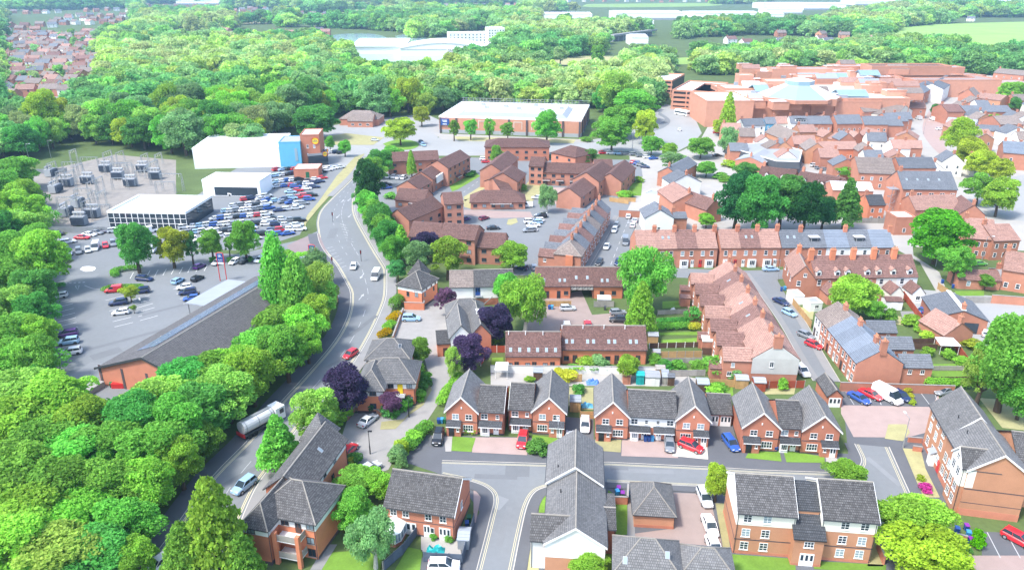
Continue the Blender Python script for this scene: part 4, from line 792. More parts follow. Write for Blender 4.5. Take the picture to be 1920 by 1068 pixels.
for x, y in pts: k.box(x - .06, y - .06, .6, x + .06, y + .06, 2.25)
for (xa, ya), (xb, yb) in zip(pts, pts[1:]): k.bar((xa, ya, .66), (xb, yb, .66), .07); k.bar((xa, ya, 2.2), (xb, yb, 2.2), .09); k.bar(((xa + xb) / 2, (ya + yb) / 2, .6), ((xa + xb) / 2, (ya + yb) / 2, 2.2), .05)
ob('conservatory_frame', k.mesh('conservatory_frame', 'white'), con); k = MB()
rp = [(x * 1.06, y * 1.04, 2.28) for x, y in pts]; top = [(0, -.1, 3.1), (0, -1.7, 3.1)]
k.poly((rp[1], rp[0], top[0], top[1])); k.poly((rp[2], rp[1], top[1])); k.poly((rp[3], rp[2], top[1])); k.poly((rp[4], rp[3], top[1])); k.poly((rp[5], rp[4], top[1], top[0])); ob('conservatory_roof', k.mesh('conservatory_roof', 'conservatory'), con)
# --- long building with white gables beside the side road
p1, p2 = P('E7', 170, 862, 5.0), P('E7', 617, 890, 5.0)
B = Bld('estate_house', 'white gabled house with pale grey roof stepping back from the frame bottom', 'house', p1, 'modern brick houses', 2)
g = B.wing(p1, p2, 12.6, 5.0, 7.8, 'gable', 'y', 'brick_buff', 'tile_pale', ov=.3, vg=.25, lod=2, barge='l'); g.band('f', 2.6, 4.98, 'render_white', t=.03)
b = MB(); b.poly(((0, -.02, 0), (g.D, -.02, 0), (g.D / 2, -.02, 2.72))); g.put('gable_render', b.mesh('gable_render', 'render_white'), *g.face('f', 0, 5.0, .03)[:2]); g.band('r', 0, .4, 'brick_dark', t=.03)
dd = (p2 - p1).normalized(); nn_ = Vector((-dd.y, dd.x))
q1 = p1 + nn_ * 12.4 - dd * .25; g2 = B.wing(q1, q1 + dd * (p2 - p1).length, 9.4, 5.7, 8.6, 'gable', 'y', 'render_white', 'tile_pale', ov=.35, vg=.3, lod=2, barge='l')
q3 = p1 - dd * 2.0 + nn_ * .6; g3 = B.wing(q3, q3 + dd * 5.5, 4.6, 5.0, 7.2, 'gable', 'x', 'render_white', 'tile_grey', ov=.3, vg=.15, lod=2)
q4 = p2 + nn_ * 4.2 + dd * .002; g4 = B.wing(q4, q4 + dd * 1.6, 7.5, 4.4, 5.0, 'gable', 'x', 'brick_red', 'tile_grey', ov=.25, vg=.1, lod=2)
k = MB(); k.bar((0, 0, 0), (0, 0, .6), .07, 0, 6); vent = k.mesh('flue_pipe', 'black')
g.put('flue_pipe', vent, (9.0, g.D * .78, 6.4)); g2.put('flue_pipe', vent, (2.0, g2.D * .82, 6.7))
# --- hipped garage
p1, p2 = P('E7', 838, 642, 2.5), P('E7', 1135, 660, 2.5)
B = Bld('hipped_garage', 'small brick garage block with grey hipped roof beside bins', 'garage', p1, None, 2); g = B.wing(p1, p2, 7.2, 2.5, 5.0, 'hip', 'y', 'brick_buff', 'tile_pale', ov=.3, hip=3.0, lod=2); g.band('fr', 0, .5, 'brick_red', t=.03)
# --- roofs at the bottom edge
p1, p2 = P('E7', 690, 1075, 4.8), P('E7', 1180, 1120, 4.8)
B = Bld('estate_bungalow', 'grey hipped roof with white roof vents at the bottom edge below the brown courtyard', 'house', p1, 'modern brick houses', 2)
g = B.wing(p1, p2, 6.6, 4.8, 7.6, 'hip', 'x', 'brick_buff', 'tile_pale', ov=.35, hip=3.2, lod=2); d_ = (p2 - p1).normalized(); g.skylight(.8, .55, 'f'); g.skylight(.15, .3, 'f')
p3 = P('E7', 1200, 1085, 4.4); B.wing(p3, p3 + d_ * 6.4, 5.2, 4.4, 6.4, 'hip', 'x', 'brick_buff', 'tile_pale', ov=.3, hip=2.4, lod=2)
# --- three storey flats, centre right
a1, a2, b1, b2 = P('E8', 212, 938), P('E8', 636, 968), P('E8', 832, 986), P('E8', 1232, 1018)
d1 = (b2 - a1).normalized(); n1 = Vector((-d1.y, d1.x))
B = Bld('apartment_block', 'three-storey brick and cream flats with white entrance doors and twin dark roofs', 'apartment block', a1, None, 2)
def flats(A, L, wx, mm):
    g = B.wing(A, A + d1 * L, 8.8, 7.3, 10.3, 'gable', 'x', 'brick_buff', 'tile_grey', ov=.4, vg=.15, lod=2, barge='lr'); g.band('flr', 5.0, 7.28, 'render_cream'); g.band('flr', 2.45, 2.6, 'brick_dark', t=.03); g.band('flr', 0, .45, 'brick_red', t=.03)
    b = MB(); b.poly(((0, -.02, 0), (g.D, -.02, 0), (g.D / 2, -.02, 2.9))); g.put('gable_render', b.mesh('gable_render', 'render_cream'), *g.face('l', 0, 7.3, .03)[:2])
    for z in (.8, 3.05, 5.55): g.win('f', wx, z, 1.15, 1.35, 2, 3, out=.05 if z > 5 else .004)
    return g
L1, L2 = (a2 - a1).length, (b2 - b1).length; flats(a1, L1, [.18, .52], 0); st = (b1 - a1).dot(d1); flats(a1 + d1 * st, L2, [.42, .78], 1)
c0 = a1 + d1 * (L1 + .01) + n1 * 1.3; g = B.wing(c0, c0 + d1 * (st - L1 - .02), 6.8, 7.1, 9.4, 'gable', 'x', 'brick_buff', 'tile_dark', ov=.0, vg=-.01, lod=2, ridge=0)
c1 = a1 + d1 * (L1 - .2) - n1 * 1.5; g = B.wing(c1, c1 + d1 * (st - L1 + .4), 2.9, 4.7, 6.6, 'mono', 'x', 'brick_buff', 'tile_dark', ov=.25, vg=.2, lod=2); g.door('f', .5, .05, 1.9, 2.1, 'white'); g.win('f', .5, 3.2, 1.3, 1.0, 3, 2); g.band('flr', 0, .4, 'brick_red', t=.03)
# --- three storey flats at the right edge
df, nf = vec(-12.5), vec(77.5); a = Vector((67.5, 91.8))
B = Bld('apartment_block', 'large three-storey buff brick flats at the right edge with white gable window', 'apartment block', a, None, 2)
g = B.wing(a, a + df * 8.2, 9.7, 8.2, 11.3, 'gable', 'y', 'brick_buff', 'tile_pale', ov=.35, vg=.25, lod=2, barge='l'); g.band('frl', 0, 1.2, 'brick_red', t=.03); g.band('fr', 4.7, 4.85, 'brick_dark', t=.03); g.band('f', 5.0, 8.15, 'render_cream', 0, .13, .03); g.band('f', 2.3, 2.4, 'brick_dark', t=.02)
for z in (1.3, 3.7): g.win('l', [.12, .3], z, 1.2, 1.5, 2, 3)
c3 = a - df * .7 + nf * 4.6; g3 = B.wing(c3 - nf * 4.3, c3 - nf * 4.3 + df * 5, 4.4, 8.2, 10.3, 'gable', 'x', 'brick_buff', 'tile_grey', ov=.25, vg=.2, lod=2, barge='l'); g3.band('l', 4.9, 8.15, 'render_white'); g3.band('f', 4.9, 8.15, 'render_cream'); g3.win('l', [.28, .72], 1.2, 1.2, 1.4, 2, 3); g3.win('l', [.28, .72], 3.4, 1.2, 1.4, 2, 3); g3.win('l', [.28, .72], 6.0, 1.2, 1.6, 2, 3, out=.05); g3.win('l', .5, 8.2, 1.0, 1.0, 2, 2, out=.05)
b = MB(); b.poly(((0, -.02, 0), (g3.D, -.02, 0), (g3.D / 2, -.02, 2.05))); g3.put('gable_render', b.mesh('gable_render', 'render_white'), *g3.face('l', 0, 8.15, .03)[:2])
e0 = a + nf * 9.75 + df * .1; g2 = B.wing(e0, e0 + df * 7.6, 9.3, 8.0, 11.7, 'gable', 'y', 'brick_buff', 'tile_pale', ov=.35, vg=.25, lod=2, barge='l'); g2.band('rl', 0, 1.0, 'brick_red', t=.03)
for z in (1.2, 3.9, 6.3): g2.win('l', [.2, .5, .8], z, 1.2, 1.5, 2, 3)
for z in (1.2, 3.8, 6.3): g.win('l', [.75], z, 1.2, 1.5, 2, 3)
g2.porch('l', .56, .74, 2.9, 1.0, .5, 'lead'); g2.box('l', .58, .72, 0, 2.3, .8, 'white', 'bay_window'); g2.door('l', .9, .1, 1.0, 2.1, 'red_sign', False)
g.put('flue_pipe', vent, (7.5, g.D * .8, 9.8)); g2.put('flue_pipe', vent, (2.0, g2.D * .8, 10.0))
e1 = a + df * 8.1 + nf * 4; B.wing(e1, e1 + df * 10, 8.5, 8.0, 10.6, 'gable', 'x', 'brick_buff', 'tile_grey', ov=.35, vg=.2, lod=2)
# ------------------------------------------------------------------ flats with white bands beside the main road
def band_win(g, f, xs, z, w=1.2, h=1.1, out=.05): g.win(f, xs, z, w, h, 2, 1, 'brown_frame', out=out)
p1, p2 = P('E2', 500, 775, 6.6), P('E2', 850, 730, 6.6)                  # front block: hipped, balcony
a, b_ = P('E2', 545, 1045), P('E2', 870, 965); da = (b_ - a).normalized()
B = Bld('apartment_block', 'orange brick flats with white band, balconies and dark hipped roofs by the main road', 'apartment block', a, None, 2)
da = vec(-15); na = vec(75); a = P('E2', 850, 735, 6.5) - da * 9.2
g = B.wing(a, a + da * 9.2, 8.2, 6.5, 9.5, 'hip', 'x', 'brick_orange', 'tile_grey', ov=.4, hip=3.8, lod=2); g.band('fr', 4.95, 6.4); g.win('f', [.9], 2.6, 1.2, 1.1, 2, 1, 'brown_frame'); g.win('f', [.9], .4, 1.2, 1.3, 2, 1, 'brown_frame'); band_win(g, 'f', [.5, .92], 5.1); g.door('f', .72, 4.2, .9, 2.1, 'brown_frame', True, out=.06); g.band('r', 0, .5, 'brick_dark', t=.03)
c = P('E2', 345, 740, 6.5); h = B.wing(c, c + da * 3.8, 9.0, 6.5, 8.6, 'hip', 'y', 'brick_orange', 'tile_grey', ov=.4, hip=2.0, lod=2, hips='l'); h.band('fr', 4.95, 6.4); band_win(h, 'f', [.35], 5.1); h.band('fr', 0, .6, 'brick_dark', t=.03)
for z in (1.0, 3.8):
    bal = MB(); bal.box(0, -2.0, z, 3.6, 0, z + .16); bo = g.put('balcony', bal.mesh('balcony', 'white'), (4.0, -.01, 0)); k = MB(); k.box(0, -2.0, z + .16, 3.6, -1.93, z + 1.16); k.box(3.53, -1.93, z + .16, 3.6, 0, z + 1.16); ob('balustrade', k.mesh('balustrade', 'fence_grey'), bo)
for x in (.1, 3.6): k = MB(); k.box(x - .28, -2.3, 0, x + .28, -1.75, 5.4); ob('pillar', k.mesh('pillar', 'brick_orange'), bo)
e2 = P('E2', 1065, 155, 6.3); e = e2 - vec(79) * 14.2; g = B.wing(e, e2, 6.4, 6.3, 8.9, 'gable', 'x', 'brick_orange', 'tile_grey', ov=.4, vg=.2, lod=2); g.band('f', 4.7, 6.2); band_win(g, 'f', [.42, .68], 4.9, .9, 1.0); g.win('f', .6, 2.2, .9, 1.3, 1, 2, 'brown_frame'); g.band('f', 0, .6, 'brick_dark', t=.03); g.skylight(.6, .5)
q = P('E2', 765, 160, 6.2); g = B.wing(q, q + da * 4.2, 4.2, 6.2, 10.4, 'pyramid', 'x', 'brick_orange', 'tile_pale', ov=.35, lod=2)
# --- middle flats
a, b_ = P('E3', 470, 590, 5.2), P('E3', 672, 590, 5.2)
B = Bld('apartment_block', 'brick and white flats with slate hipped roofs between purple trees and the drive', 'apartment block', a, None, 2); dm = vec(2); nm = Vector((-dm.y, dm.x))
dm = vec(-1); nm = vec(89); a = a - dm * 4.4; b_ = a + dm * 9.8; g = B.wing(a, b_, 8.0, 5.2, 8.0, 'hip', 'x', 'brick_orange', 'tile_pale', ov=.4, hip=3.4, lod=2); g.band('fr', 3.7, 5.1); band_win(g, 'f', [.54, .9], 3.8, 1.1, 1.1); g.door('f', .72, 2.7, 1.0, 2.2, 'yellow_sign', False, out=.06); g.win('f', .92, .8, .7, 1.2, 1, 2, 'brown_frame'); g.box('f', .46, .82, 2.5, 2.65, 1.6, 'concrete', 'balcony'); g.box('f', .46, .82, 2.66, 3.4, .08, 'white', 'balustrade', out=1.5); g.band('fr', 0, .4, 'brick_dark', t=.03)
c = P('E3', 258, 642, 5.2); g = B.wing(c, c + dm * 4.9, 9.5, 5.2, 7.6, 'hip', 'y', 'brick_orange', 'tile_pale', ov=.4, hip=2.8, lod=2); g.band('fl', 3.7, 5.1); band_win(g, 'f', [.62], 3.8, 1.3, 1.1); g.band('fl', 0, .5, 'brick_dark', t=.03); g.win('f', .6, .9, 1.2, 1.2, 2, 1, 'brown_frame')
c = P('E3', 330, 428, 5.2); g = B.wing(c, c + dm * 8.6, 8.2, 5.2, 7.7, 'hip', 'x', 'brick_orange', 'tile_pale', ov=.4, hip=3.6, lod=2); g.band('flr', 3.7, 5.1); g.skylight(.75, .6, pale=False)
# --- corner flats with turret
a, b_ = P('D3', 250, 505, 5.3), P('D3', 420, 537, 5.3); dc = (b_ - a).normalized(); nc_ = Vector((-dc.y, dc.x))
B = Bld('corner_flats', 'orange brick corner flats with white band, slate roof and pointed turret at the road bend', 'house', a, None, 2)
g = B.wing(a, b_, 7.6, 5.3, 8.0, 'hip', 'y', 'brick_orange', 'tile_grey', ov=.4, hip=3.2, lod=2); g.band('flr', 4.0, 5.2); g.win('f', .42, 2.6, .8, 1.2, 1, 2, 'brown_frame'); g.win('f', .78, 2.9, 1.0, 1.5, 2, 2, 'brown_frame'); g.win('r', [.2, .75], 2.7, .7, 1.1, 1, 2, 'brown_frame'); band_win(g, 'r', [.3, .6, .85], 4.2, .6, .9); g.band('flr', 0, .6, 'brick_dark', t=.03)
t = a + nc_ * 6.2 - dc * .6; g = B.wing(t, t + dc * 3.8, 3.8, 5.6, 9.4, 'pyramid', 'x', 'render_white', 'tile_grey', ov=.35, lod=2); g.band('flr', 0, 4.0, 'brick_orange', t=.03)
brick_wall(px('D3', [(300, 685), (440, 690), (445, 640)]), 1.9, 'brick_orange', 'orange brick yard wall with green gate below corner flats'); 
# --- white rendered house
a, b_ = P('D3', 622, 525, 5.0), P('D3', 1080, 515, 5.0); B = Bld('white_house', 'long white rendered house with two-tone grey tiled roof behind the brick yard wall', 'house', a, None, 2)
g = B.wing(a, a.lerp(b_, .38), 7.6, 5.0, 7.8, 'gable', 'x', 'render_white', 'tile_mixed', ov=.3, vg=.1, lod=2); h = B.wing(a.lerp(b_, .381), b_, 7.4, 5.05, 7.9, 'gable', 'x', 'render_white', 'tile_grey', ov=.3, vg=.1, lod=2)
g.win('f', .55, .9, 1.1, 1.0, 2, 1); h.door('f', .09, 2.6, 1.2, 2.0, 'blue_sign'); h.win('f', [.1, .42], .7, .8, 1.2, 1, 2); h.box('f', .02, .2, 2.4, 2.55, 1.0, 'grey_metal', 'balcony')
b = MB(); b.bar((0, -.6, 0), (2.6, -.6, 2.4), .12); h.put('outside_stair', b.mesh('outside_stair', 'grey_metal'), (1.9, 0, 0))
brick_wall(px('D3', [(660, 660), (970, 650)]), 1.8, 'brick_red', 'red brick wall in front of the white house')
# --- slate cottage-like flats
a = P('E3', 935, 275, 4.6); de = vec(8); ne = Vector((-de.y, de.x)); B = Bld('slate_roofed_house', 'house with layered pale slate roofs and small garage between purple trees and drive', 'house', a, None, 2)
g = B.wing(a, a + de * 4.6, 11.5, 4.6, 7.2, 'gable', 'y', 'render_white', 'tile_pale', ov=.4, vg=.2, lod=2); c = a + de * 4.3 + ne * .5; g2 = B.wing(c, c + de * 4.4, 12.5, 4.4, 7.0, 'gable', 'y', 'brick_red', 'tile_pale', ov=.4, vg=.2, lod=2)
c = a + ne * 10.5; B.wing(c, c + de * 8.4, 6.5, 4.8, 7.4, 'hip', 'x', 'render_white', 'tile_pale', ov=.4, hip=2.8, lod=2); c = a - de * 2.9 + ne * .3; g = B.wing(c, c + de * 2.8, 5.6, 3.0, 3.6, 'mono', 'x', 'brick_orange', 'tile_grey', ov=.2, lod=2); g.door('f', .6, .05, 1.0, 2.0, 'brown_frame', False); g2.chimney(.5, .5, .7, .9, .7, 'render_white', 0)
# ------------------------------------------------------------------ courtyard mews
a, b_ = P('E5', 107, 250, 3.6), P('E5', 502, 252, 3.6); B = Bld('mews_row', 'low orange brick mews with six roof windows, left half of the front range', 'house', a, 'mews houses', 2)
g = B.wing(a, b_, 8, 3.6, 7.0, 'gable', 'x', 'brick_orange', 'tile_brown', ov=.3, vg=.1, lod=2); [g.skylight(x, .2) for x in (.09, .255, .42, .58, .74, .905)]; g.win('f', [.08, .4, .72], .9, 1.0, 1.0, 2, 1, 'brown_frame'); [g.door('f', x, .05, .95, 2.1, 'wood_dark') for x in (.2, .52, .85)]
k = MB(); k.bar((0, 0, 0), (0, 0, .9), .09, 0, 6); vp = k.mesh('vent_pipe', 'white')
for x in (.05, .36, .68): g.put('vent_pipe', vp, (x * g.L, 3.4, 6.6))
d_ = (b_ - a).normalized(); a, b_ = P('E5', 510, 203, 3.6), P('E5', 1118, 206, 3.6); B = Bld('mews_row', 'low orange brick mews with eight paired roof windows, right half of the front range', 'house', a, 'mews houses', 2)
g = B.wing(a, b_, 8, 3.6, 7.0, 'gable', 'x', 'brick_orange', 'tile_brown', ov=.3, vg=.1, lod=2); [g.skylight(x, .28) for x in (.055, .125, .305, .375, .555, .625, .81, .88)]; g.win('f', [.055, .3, .545, .8], .9, 1.1, 1.0, 2, 1, 'brown_frame'); [g.door('f', x, .05, .95, 2.1, 'wood_dark') for x in (.155, .4, .65, .9)]; g.band('r', .05, 2.9, 'wood_dark', .02, .2)
for x in (.0, .25, .5, .75): g.put('vent_pipe', vp, (x * g.L + .1, 3.4, 6.6))
a, b_ = P('D4', 92, 515, 3.5), P('D4', 720, 517, 3.5); dq = (b_ - a).normalized(); L = (b_ - a).length; nq = Vector((-dq.y, dq.x)); B = Bld('mews_row', 'rear mews range with archway under cream timber panel and brown tiled roof', 'house', a, 'mews houses', 2)
fr = (345 - 92) / 628, (505 - 92) / 628
g = B.wing(a, a + dq * L * fr[0], 8.4, 3.5, 6.9, 'gable', 'x', 'brick_orange', 'tile_brown', ov=.3, vg=.002, lod=2); h = B.wing(a + dq * L * fr[1], b_, 8.4, 3.5, 6.9, 'gable', 'x', 'brick_orange', 'tile_brown', ov=.3, vg=.002, lod=2); m = B.wing(a + dq * (L * fr[0] + .01), a + dq * (L * fr[1] - .01), 8.4, 3.5, 6.9, 'gable', 'x', 'render_cream', 'tile_brown', z0=2.9, ov=.3, vg=-.003, lod=2)
[g.skylight(x, .25) for x in (.24, .69, .83)]; [h.skylight(x, .25) for x in (.3, .48)]; [m.skylight(x, .4) for x in (.25, .75)]; g.door('f', .3, .05, 1.6, 2.0, 'brown_frame'); g.door('f', .66, .05, .9, 2.0, 'black'); g.win('f', .87, 1.0, 1.1, 1.0, 2, 1, 'brown_frame'); h.win('f', [.3, .7], 1.0, 1.1, 1.1, 2, 1, 'brown_frame')
at, r_, W_ = m.face('f', 0, 2.3, .02); k = MB(); k.box(0, -.08, 0, W_, 0, 1.3); pn = m.put('timber_panel', k.mesh('timber_panel', 'render_cream'), at, r_); k = MB()
for i in range(4): x = W_ * (i + .5) / 4; k.bar((x - .6, -.1, .08), (x + .6, -.1, 1.2), .05); k.bar((W_ * i / 4 + .05, -.1, 0), (W_ * i / 4 + .05, -.1, 1.3), .06)
k.bar((0, -.1, .05), (W_, -.1, .05), .06); ob('brace', k.mesh('brace', 'wood_dark'), pn)
# ------------------------------------------------------------------ red terraces
def terrace_left(near_l, near_r, far_l, n, ze, zr, wallmats, tiles, lab, rear, group, chim='brick_rose', wingz=None, doors=True):
    t = (far_l - near_l); L = t.length; t = t / L; w_ = L / n; Wd = abs((near_r - near_l).dot(Vector((t.y, -t.x)))); out = []
    for i in range(n):
        Bn = near_l + t * (i * w_ + .004); An = near_l + t * ((i + 1) * w_ - .004); B = Bld('terraced_house', lab % od(i), 'house', Bn, group, 1)
        g = B.wing(An, Bn, Wd, ze, zr + (.12 if i % 2 and rear == 3 else 0), 'hip' if rear == 3 and i == 0 else 'gable', 'x', wallmats[i % len(wallmats)], tiles[i % len(tiles)], ov=.25, vg=0, ridge=0 if i else None, hips='r', hip=2.6); (g.chimney(.12, .5, 1.3, 1.2, .7, chim, 4) if not (rear == 2 and i % 2) else None); out.append((g, t, w_, Bn, An, B))
    return out
nl, nr = P('E6', 655, 272, 5.3), P('E6', 985, 277, 5.3); rn, rf = P('E6', 825, 190, 8.6), P('D5', 318, 345, 8.6); fl = nl + (rf - rn)
for i, (g, t, w_, Bn, An, B) in enumerate(terrace_left(nl, nr, fl, 7, 5.3, 8.6, ['brick_rose', 'brick_red'], ['tile_clay', 'tile_clay', 'tile_clay_dark'], 'clay-tiled terraced house with rear wing, %s from the near end of the left row', 1, 'terraced houses of the red street')):
    lft = Vector((-t.y, t.x)); wl = 5.6; wd = w_ * .62; q = Bn + lft * wl + t * .35; p = q + t * wd
    h = B.wing(p, q, wl - .01, 4.5, 6.5, 'gable', 'y', 'brick_rose', 'tile_clay_dark' if i % 3 else 'tile_clay', ov=.2, vg=.1, ridge=0); h.win('f', .5, 3.0, .9, 1.1); h.win('f', .5, .9, 1.0, 1.2); h.win('r', .35, 3.0, .7, 1.0); h.door('r', .6, .05, .9, 2.0, 'white'); h.win('r', .25, 1.0, .9, 1.0); g.win('f', .15, 3.1, .8, 1.2)
    if i in (2, 3, 5): g.skylight(.6, .55)
    q2 = q + lft * 2.3 + t * .3
    if i % 2 == 0: k = B.wing(q2 + t * 2.4, q2, 2.29, 2.3, 2.9, 'mono', 'y', 'brick_rose', 'tile_clay_dark', ov=.1, ridge=0)
    g.win('b', [.3, .7], 3.2, .9, 1.4, 1, 2); g.win('b', .3, .8, 1.2, 1.5); g.door('b', .75, .05, .9, 2.1, 'white')
    if i == 0:
        g.band('r', 1.9, 5.3, 'render_grey'); b = MB(); b.poly(((0, -.02, 0), (g.D, -.02, 0), (g.D / 2, -.02, 3.25))); g.put('gable_render', b.mesh('gable_render', 'render_grey'), *g.face('r', 0, 5.3, .03)[:2]); g.win('r', .42, 3.4, .8, 1.3, out=.05); g.chimney(.97, .5, 1.7, .8, 1.7, 'brick_rose', 4)
        q = P('E6', 545, 400); k = B.wing(q, q + vec(3) * 2.7, 2.2, 2.2, 2.8, 'mono', 'x', 'white', 'tile_clay_dark', ov=.1, ridge=0); k.win('f', .28, .9, 1.0, .9); k.door('f', .72, .05, .9, 2.0, 'white')
# right hand slate terrace
nl, nr = P('G1', 212, 182, 5.2), P('G1', 597, 187, 5.2); fl = P('D6', 36, 715, 5.2)
for i, (g, t, w_, Bn, An, B) in enumerate(terrace_left(nl, nr, fl, 6, 5.2, 8.2, ['brick_rose', 'brick_rose', 'brick_rose', 'brick_rose', 'brick_rose', 'render_white'], ['tile_slate_blue'] * 4 + ['tile_mixed'] * 2, 'slate-roofed terraced house, %s from the near end of the right-hand row', 2, 'terraced houses of the slate row')):
    g.win('f', [.28, .72], 3.2, .9, 1.35, 1, 2); g.win('f', .68, .7, 1.1, 1.5, 2, 2); g.door('f', .25, .05, .9, 2.1, 'brown_frame' if i % 2 else 'white')
    if i == 0: g.chimney(.97, .5, 2.0, .8, 1.2, 'brick_rose', 3)
    if i % 2 == 0:
        rgt = Vector((t.y, -t.x)); p = Bn + rgt * (nr - nl).length + t * .6; h = B.wing(p + rgt * .01, p + rgt * 6.2, w_ * 1.1, 4.2, 6.0, 'gable', 'x', 'brick_rose', 'tile_slate', ov=.2, vg=.1, ridge=0); h.win('f', [.3, .7], 2.7, .8, 1.0); h.win('r', .5, 2.6, .8, 1.0)
p = P('G1', 575, 335); B = Bld('garden_extension', 'white flat-roofed extension with three windows behind the slate row end', 'extension', p, None, 1); g = B.wing(p, p + vec(-2) * 4.6, 3.0, 2.4, None, 'flat', 'x', 'white', 'flat_roof', flat_h=.12); g.win('f', [.2, .5, .78], .9, .8, .9)
# front-facing red terrace
def terrace_front(a, b, n, ze, zr, D, walls, tiles, lab, group, chim='brick_red', fr='white', start=0, bays=True, dorm=(), sky=()):
    d = (b - a); L = d.length; d /= L; w_ = L / n
    for i in range(n):
        A = a + d * (i * w_ + .004); B = Bld('terraced_house', lab % od(i), 'house', A, group, 1); g = B.wing(A, A + d * (w_ - .008), D, ze, zr, 'gable', 'x', walls[i % len(walls)], tiles[i % len(tiles)], ov=.25, vg=0, ridge=0)
        g.win('f', [.28, .72], 3.5, 1.0, 1.4, 1, 2, fr); g.door('f', .2 if i % 2 else .8, .05, .9, 2.2, 'white' if i % 3 else 'red_sign'); x = .62 if i % 2 else .38
        if bays: g.box('f', x - .2, x + .2, 0, 2.4, .6, 'white', 'bay_window', top='lead'); g.win('f', x, .7, 1.5, 1.5, 3, 1, out=.61)
        else: g.win('f', x, .8, 1.3, 1.5, 2, 2)
        (g.chimney(.98, .45, 1.3, 1.1, .7, chim, 3) if i % 2 == 0 or n < 5 else None)
        if i in dorm: g.dormer(.5, .3, 2.6, 1.3, pitched=False, mat='tile_slate', tile='flat_roof')
        if i in sky: g.skylight(.35, .55); g.skylight(.65, .55)
a, b_ = P('D4', 815, 252, 5.8), P('D5', 252, 245, 5.8); terrace_front(a, b_, 4, 5.8, 9.6, 9.6, ['brick_rose'], ['tile_clay', 'tile_clay', 'tile_clay_dark'], 'red brick terraced house under clay tiles, %s from the birch end of the left block', 'front-facing red terrace', sky=(1,))
a, b_ = P('D5', 272, 245, 5.8), P('D5', 704, 242, 5.8); terrace_front(a, b_, 3, 5.8, 9.6, 9.6, ['brick_rose'], ['tile_clay', 'tile_clay_dark', 'tile_clay'], 'red brick terraced house under clay tiles, %s from the gap in the middle block', 'front-facing red terrace', sky=(1,))
a, b_ = P('D5', 708, 242, 5.8), P('D6', 600, 240, 5.8); terrace_front(a, b_, 5, 5.8, 9.4, 9.0, ['brick_rose', 'brick_rose', 'render_white', 'render_white', 'brick_rose'], ['tile_slate', 'tile_slate', 'tile_slate_blue', 'tile_slate', 'tile_slate_blue'], 'slate-roofed terraced house, %s from the red block in the front-facing row', 'front-facing red terrace', bays=False, dorm=(1, 3), sky=(0,))
# row with dormers
a, b_ = P('D5', 945, 462, 5.4), P('D6', 770, 450, 5.4); d = (b_ - a); L = d.length; d /= L; n = 5; w_ = L / n
for i in range(n):
    A = a + d * (i * w_ + .004); B = Bld('terraced_house', 'brown-tiled house with white dormers, %s from the street corner in the dormer row' % od(i), 'house', A, 'dormer row', 1)
    g = B.wing(A, A + d * (w_ - .008), 9.6, 5.4, 9.6, 'gable', 'x', ['brick_rose', 'brick_rose', 'brick_rose', 'render_cream', 'render_white'][i], 'tile_clay_dark', ov=.25, vg=0, ridge=0, barge=None); g.chimney(.05 if i else .0, .42, 2.0, 1.3, .8, 'brick_orange', 3); [g.dormer(x, .08, 1.3, 1.25, mat='white' if i != 3 else 'render_cream', tile='tile_clay') for x in ((.2,), (.1, .6), (.55,), (.1, .8), (.6,))[i]]
    g.win('f', .25, 3.4, 1.0, 1.5, 1, 2); g.win('f', .72, 3.6, .7, 1.0, 1, 2); q = A + d * w_ * .35 - Vector((-d.y, d.x)) * 4.6
    h = B.wing(q, q + d * w_ * .6, 4.59, 2.7, 4.5, 'gable', 'y', ['brick_rose', 'brick_rose', 'brick_rose', 'render_cream', 'render_white'][i], 'tile_clay_dark', ov=.2, vg=.1, ridge=0); h.win('f', .5, .9, 1.1, 1.1)
    if i == 4: g.win('r', .5, 3.4, 1.2, 1.6); g.win('r', .5, 6.4, 1.1, 1.2)
a = P('D5', 700, 560); B = Bld('corner_house', 'corner house with tall clay-tiled gable where the two streets meet', 'house', a, 'dormer row', 1); g = B.wing(P('D5', 790, 452, 5.4), P('D5', 945, 462, 5.4), 14, 5.4, 8.4, 'gable', 'y', 'brick_rose', 'tile_clay', ov=.3, vg=.1); g.win('f', .3, 3.0, 1.0, 1.4, 1, 2); g.win('f', .55, 5.5, .8, 1.0); g.win('l', [.2, .5, .8], 3.2, .9, 1.3, 1, 2); g.chimney(.75, .5, 2.0, 1.0, 1.0, 'brick_orange', 2)
q = P('D5', 785, 655); h = B.wing(q, q + vec(4) * 2.8, 4.0, 2.4, None, 'flat', 'x', 'render_white', 'flat_grey', flat_h=.12); q = P('D5', 905, 705); h = B.wing(q, q + vec(8) * 3.2, 3.2, 2.3, None, 'flat', 'x', 'render_white', 'flat_grey', flat_h=.12); h.win('f', .55, .9, 1.0, .9)
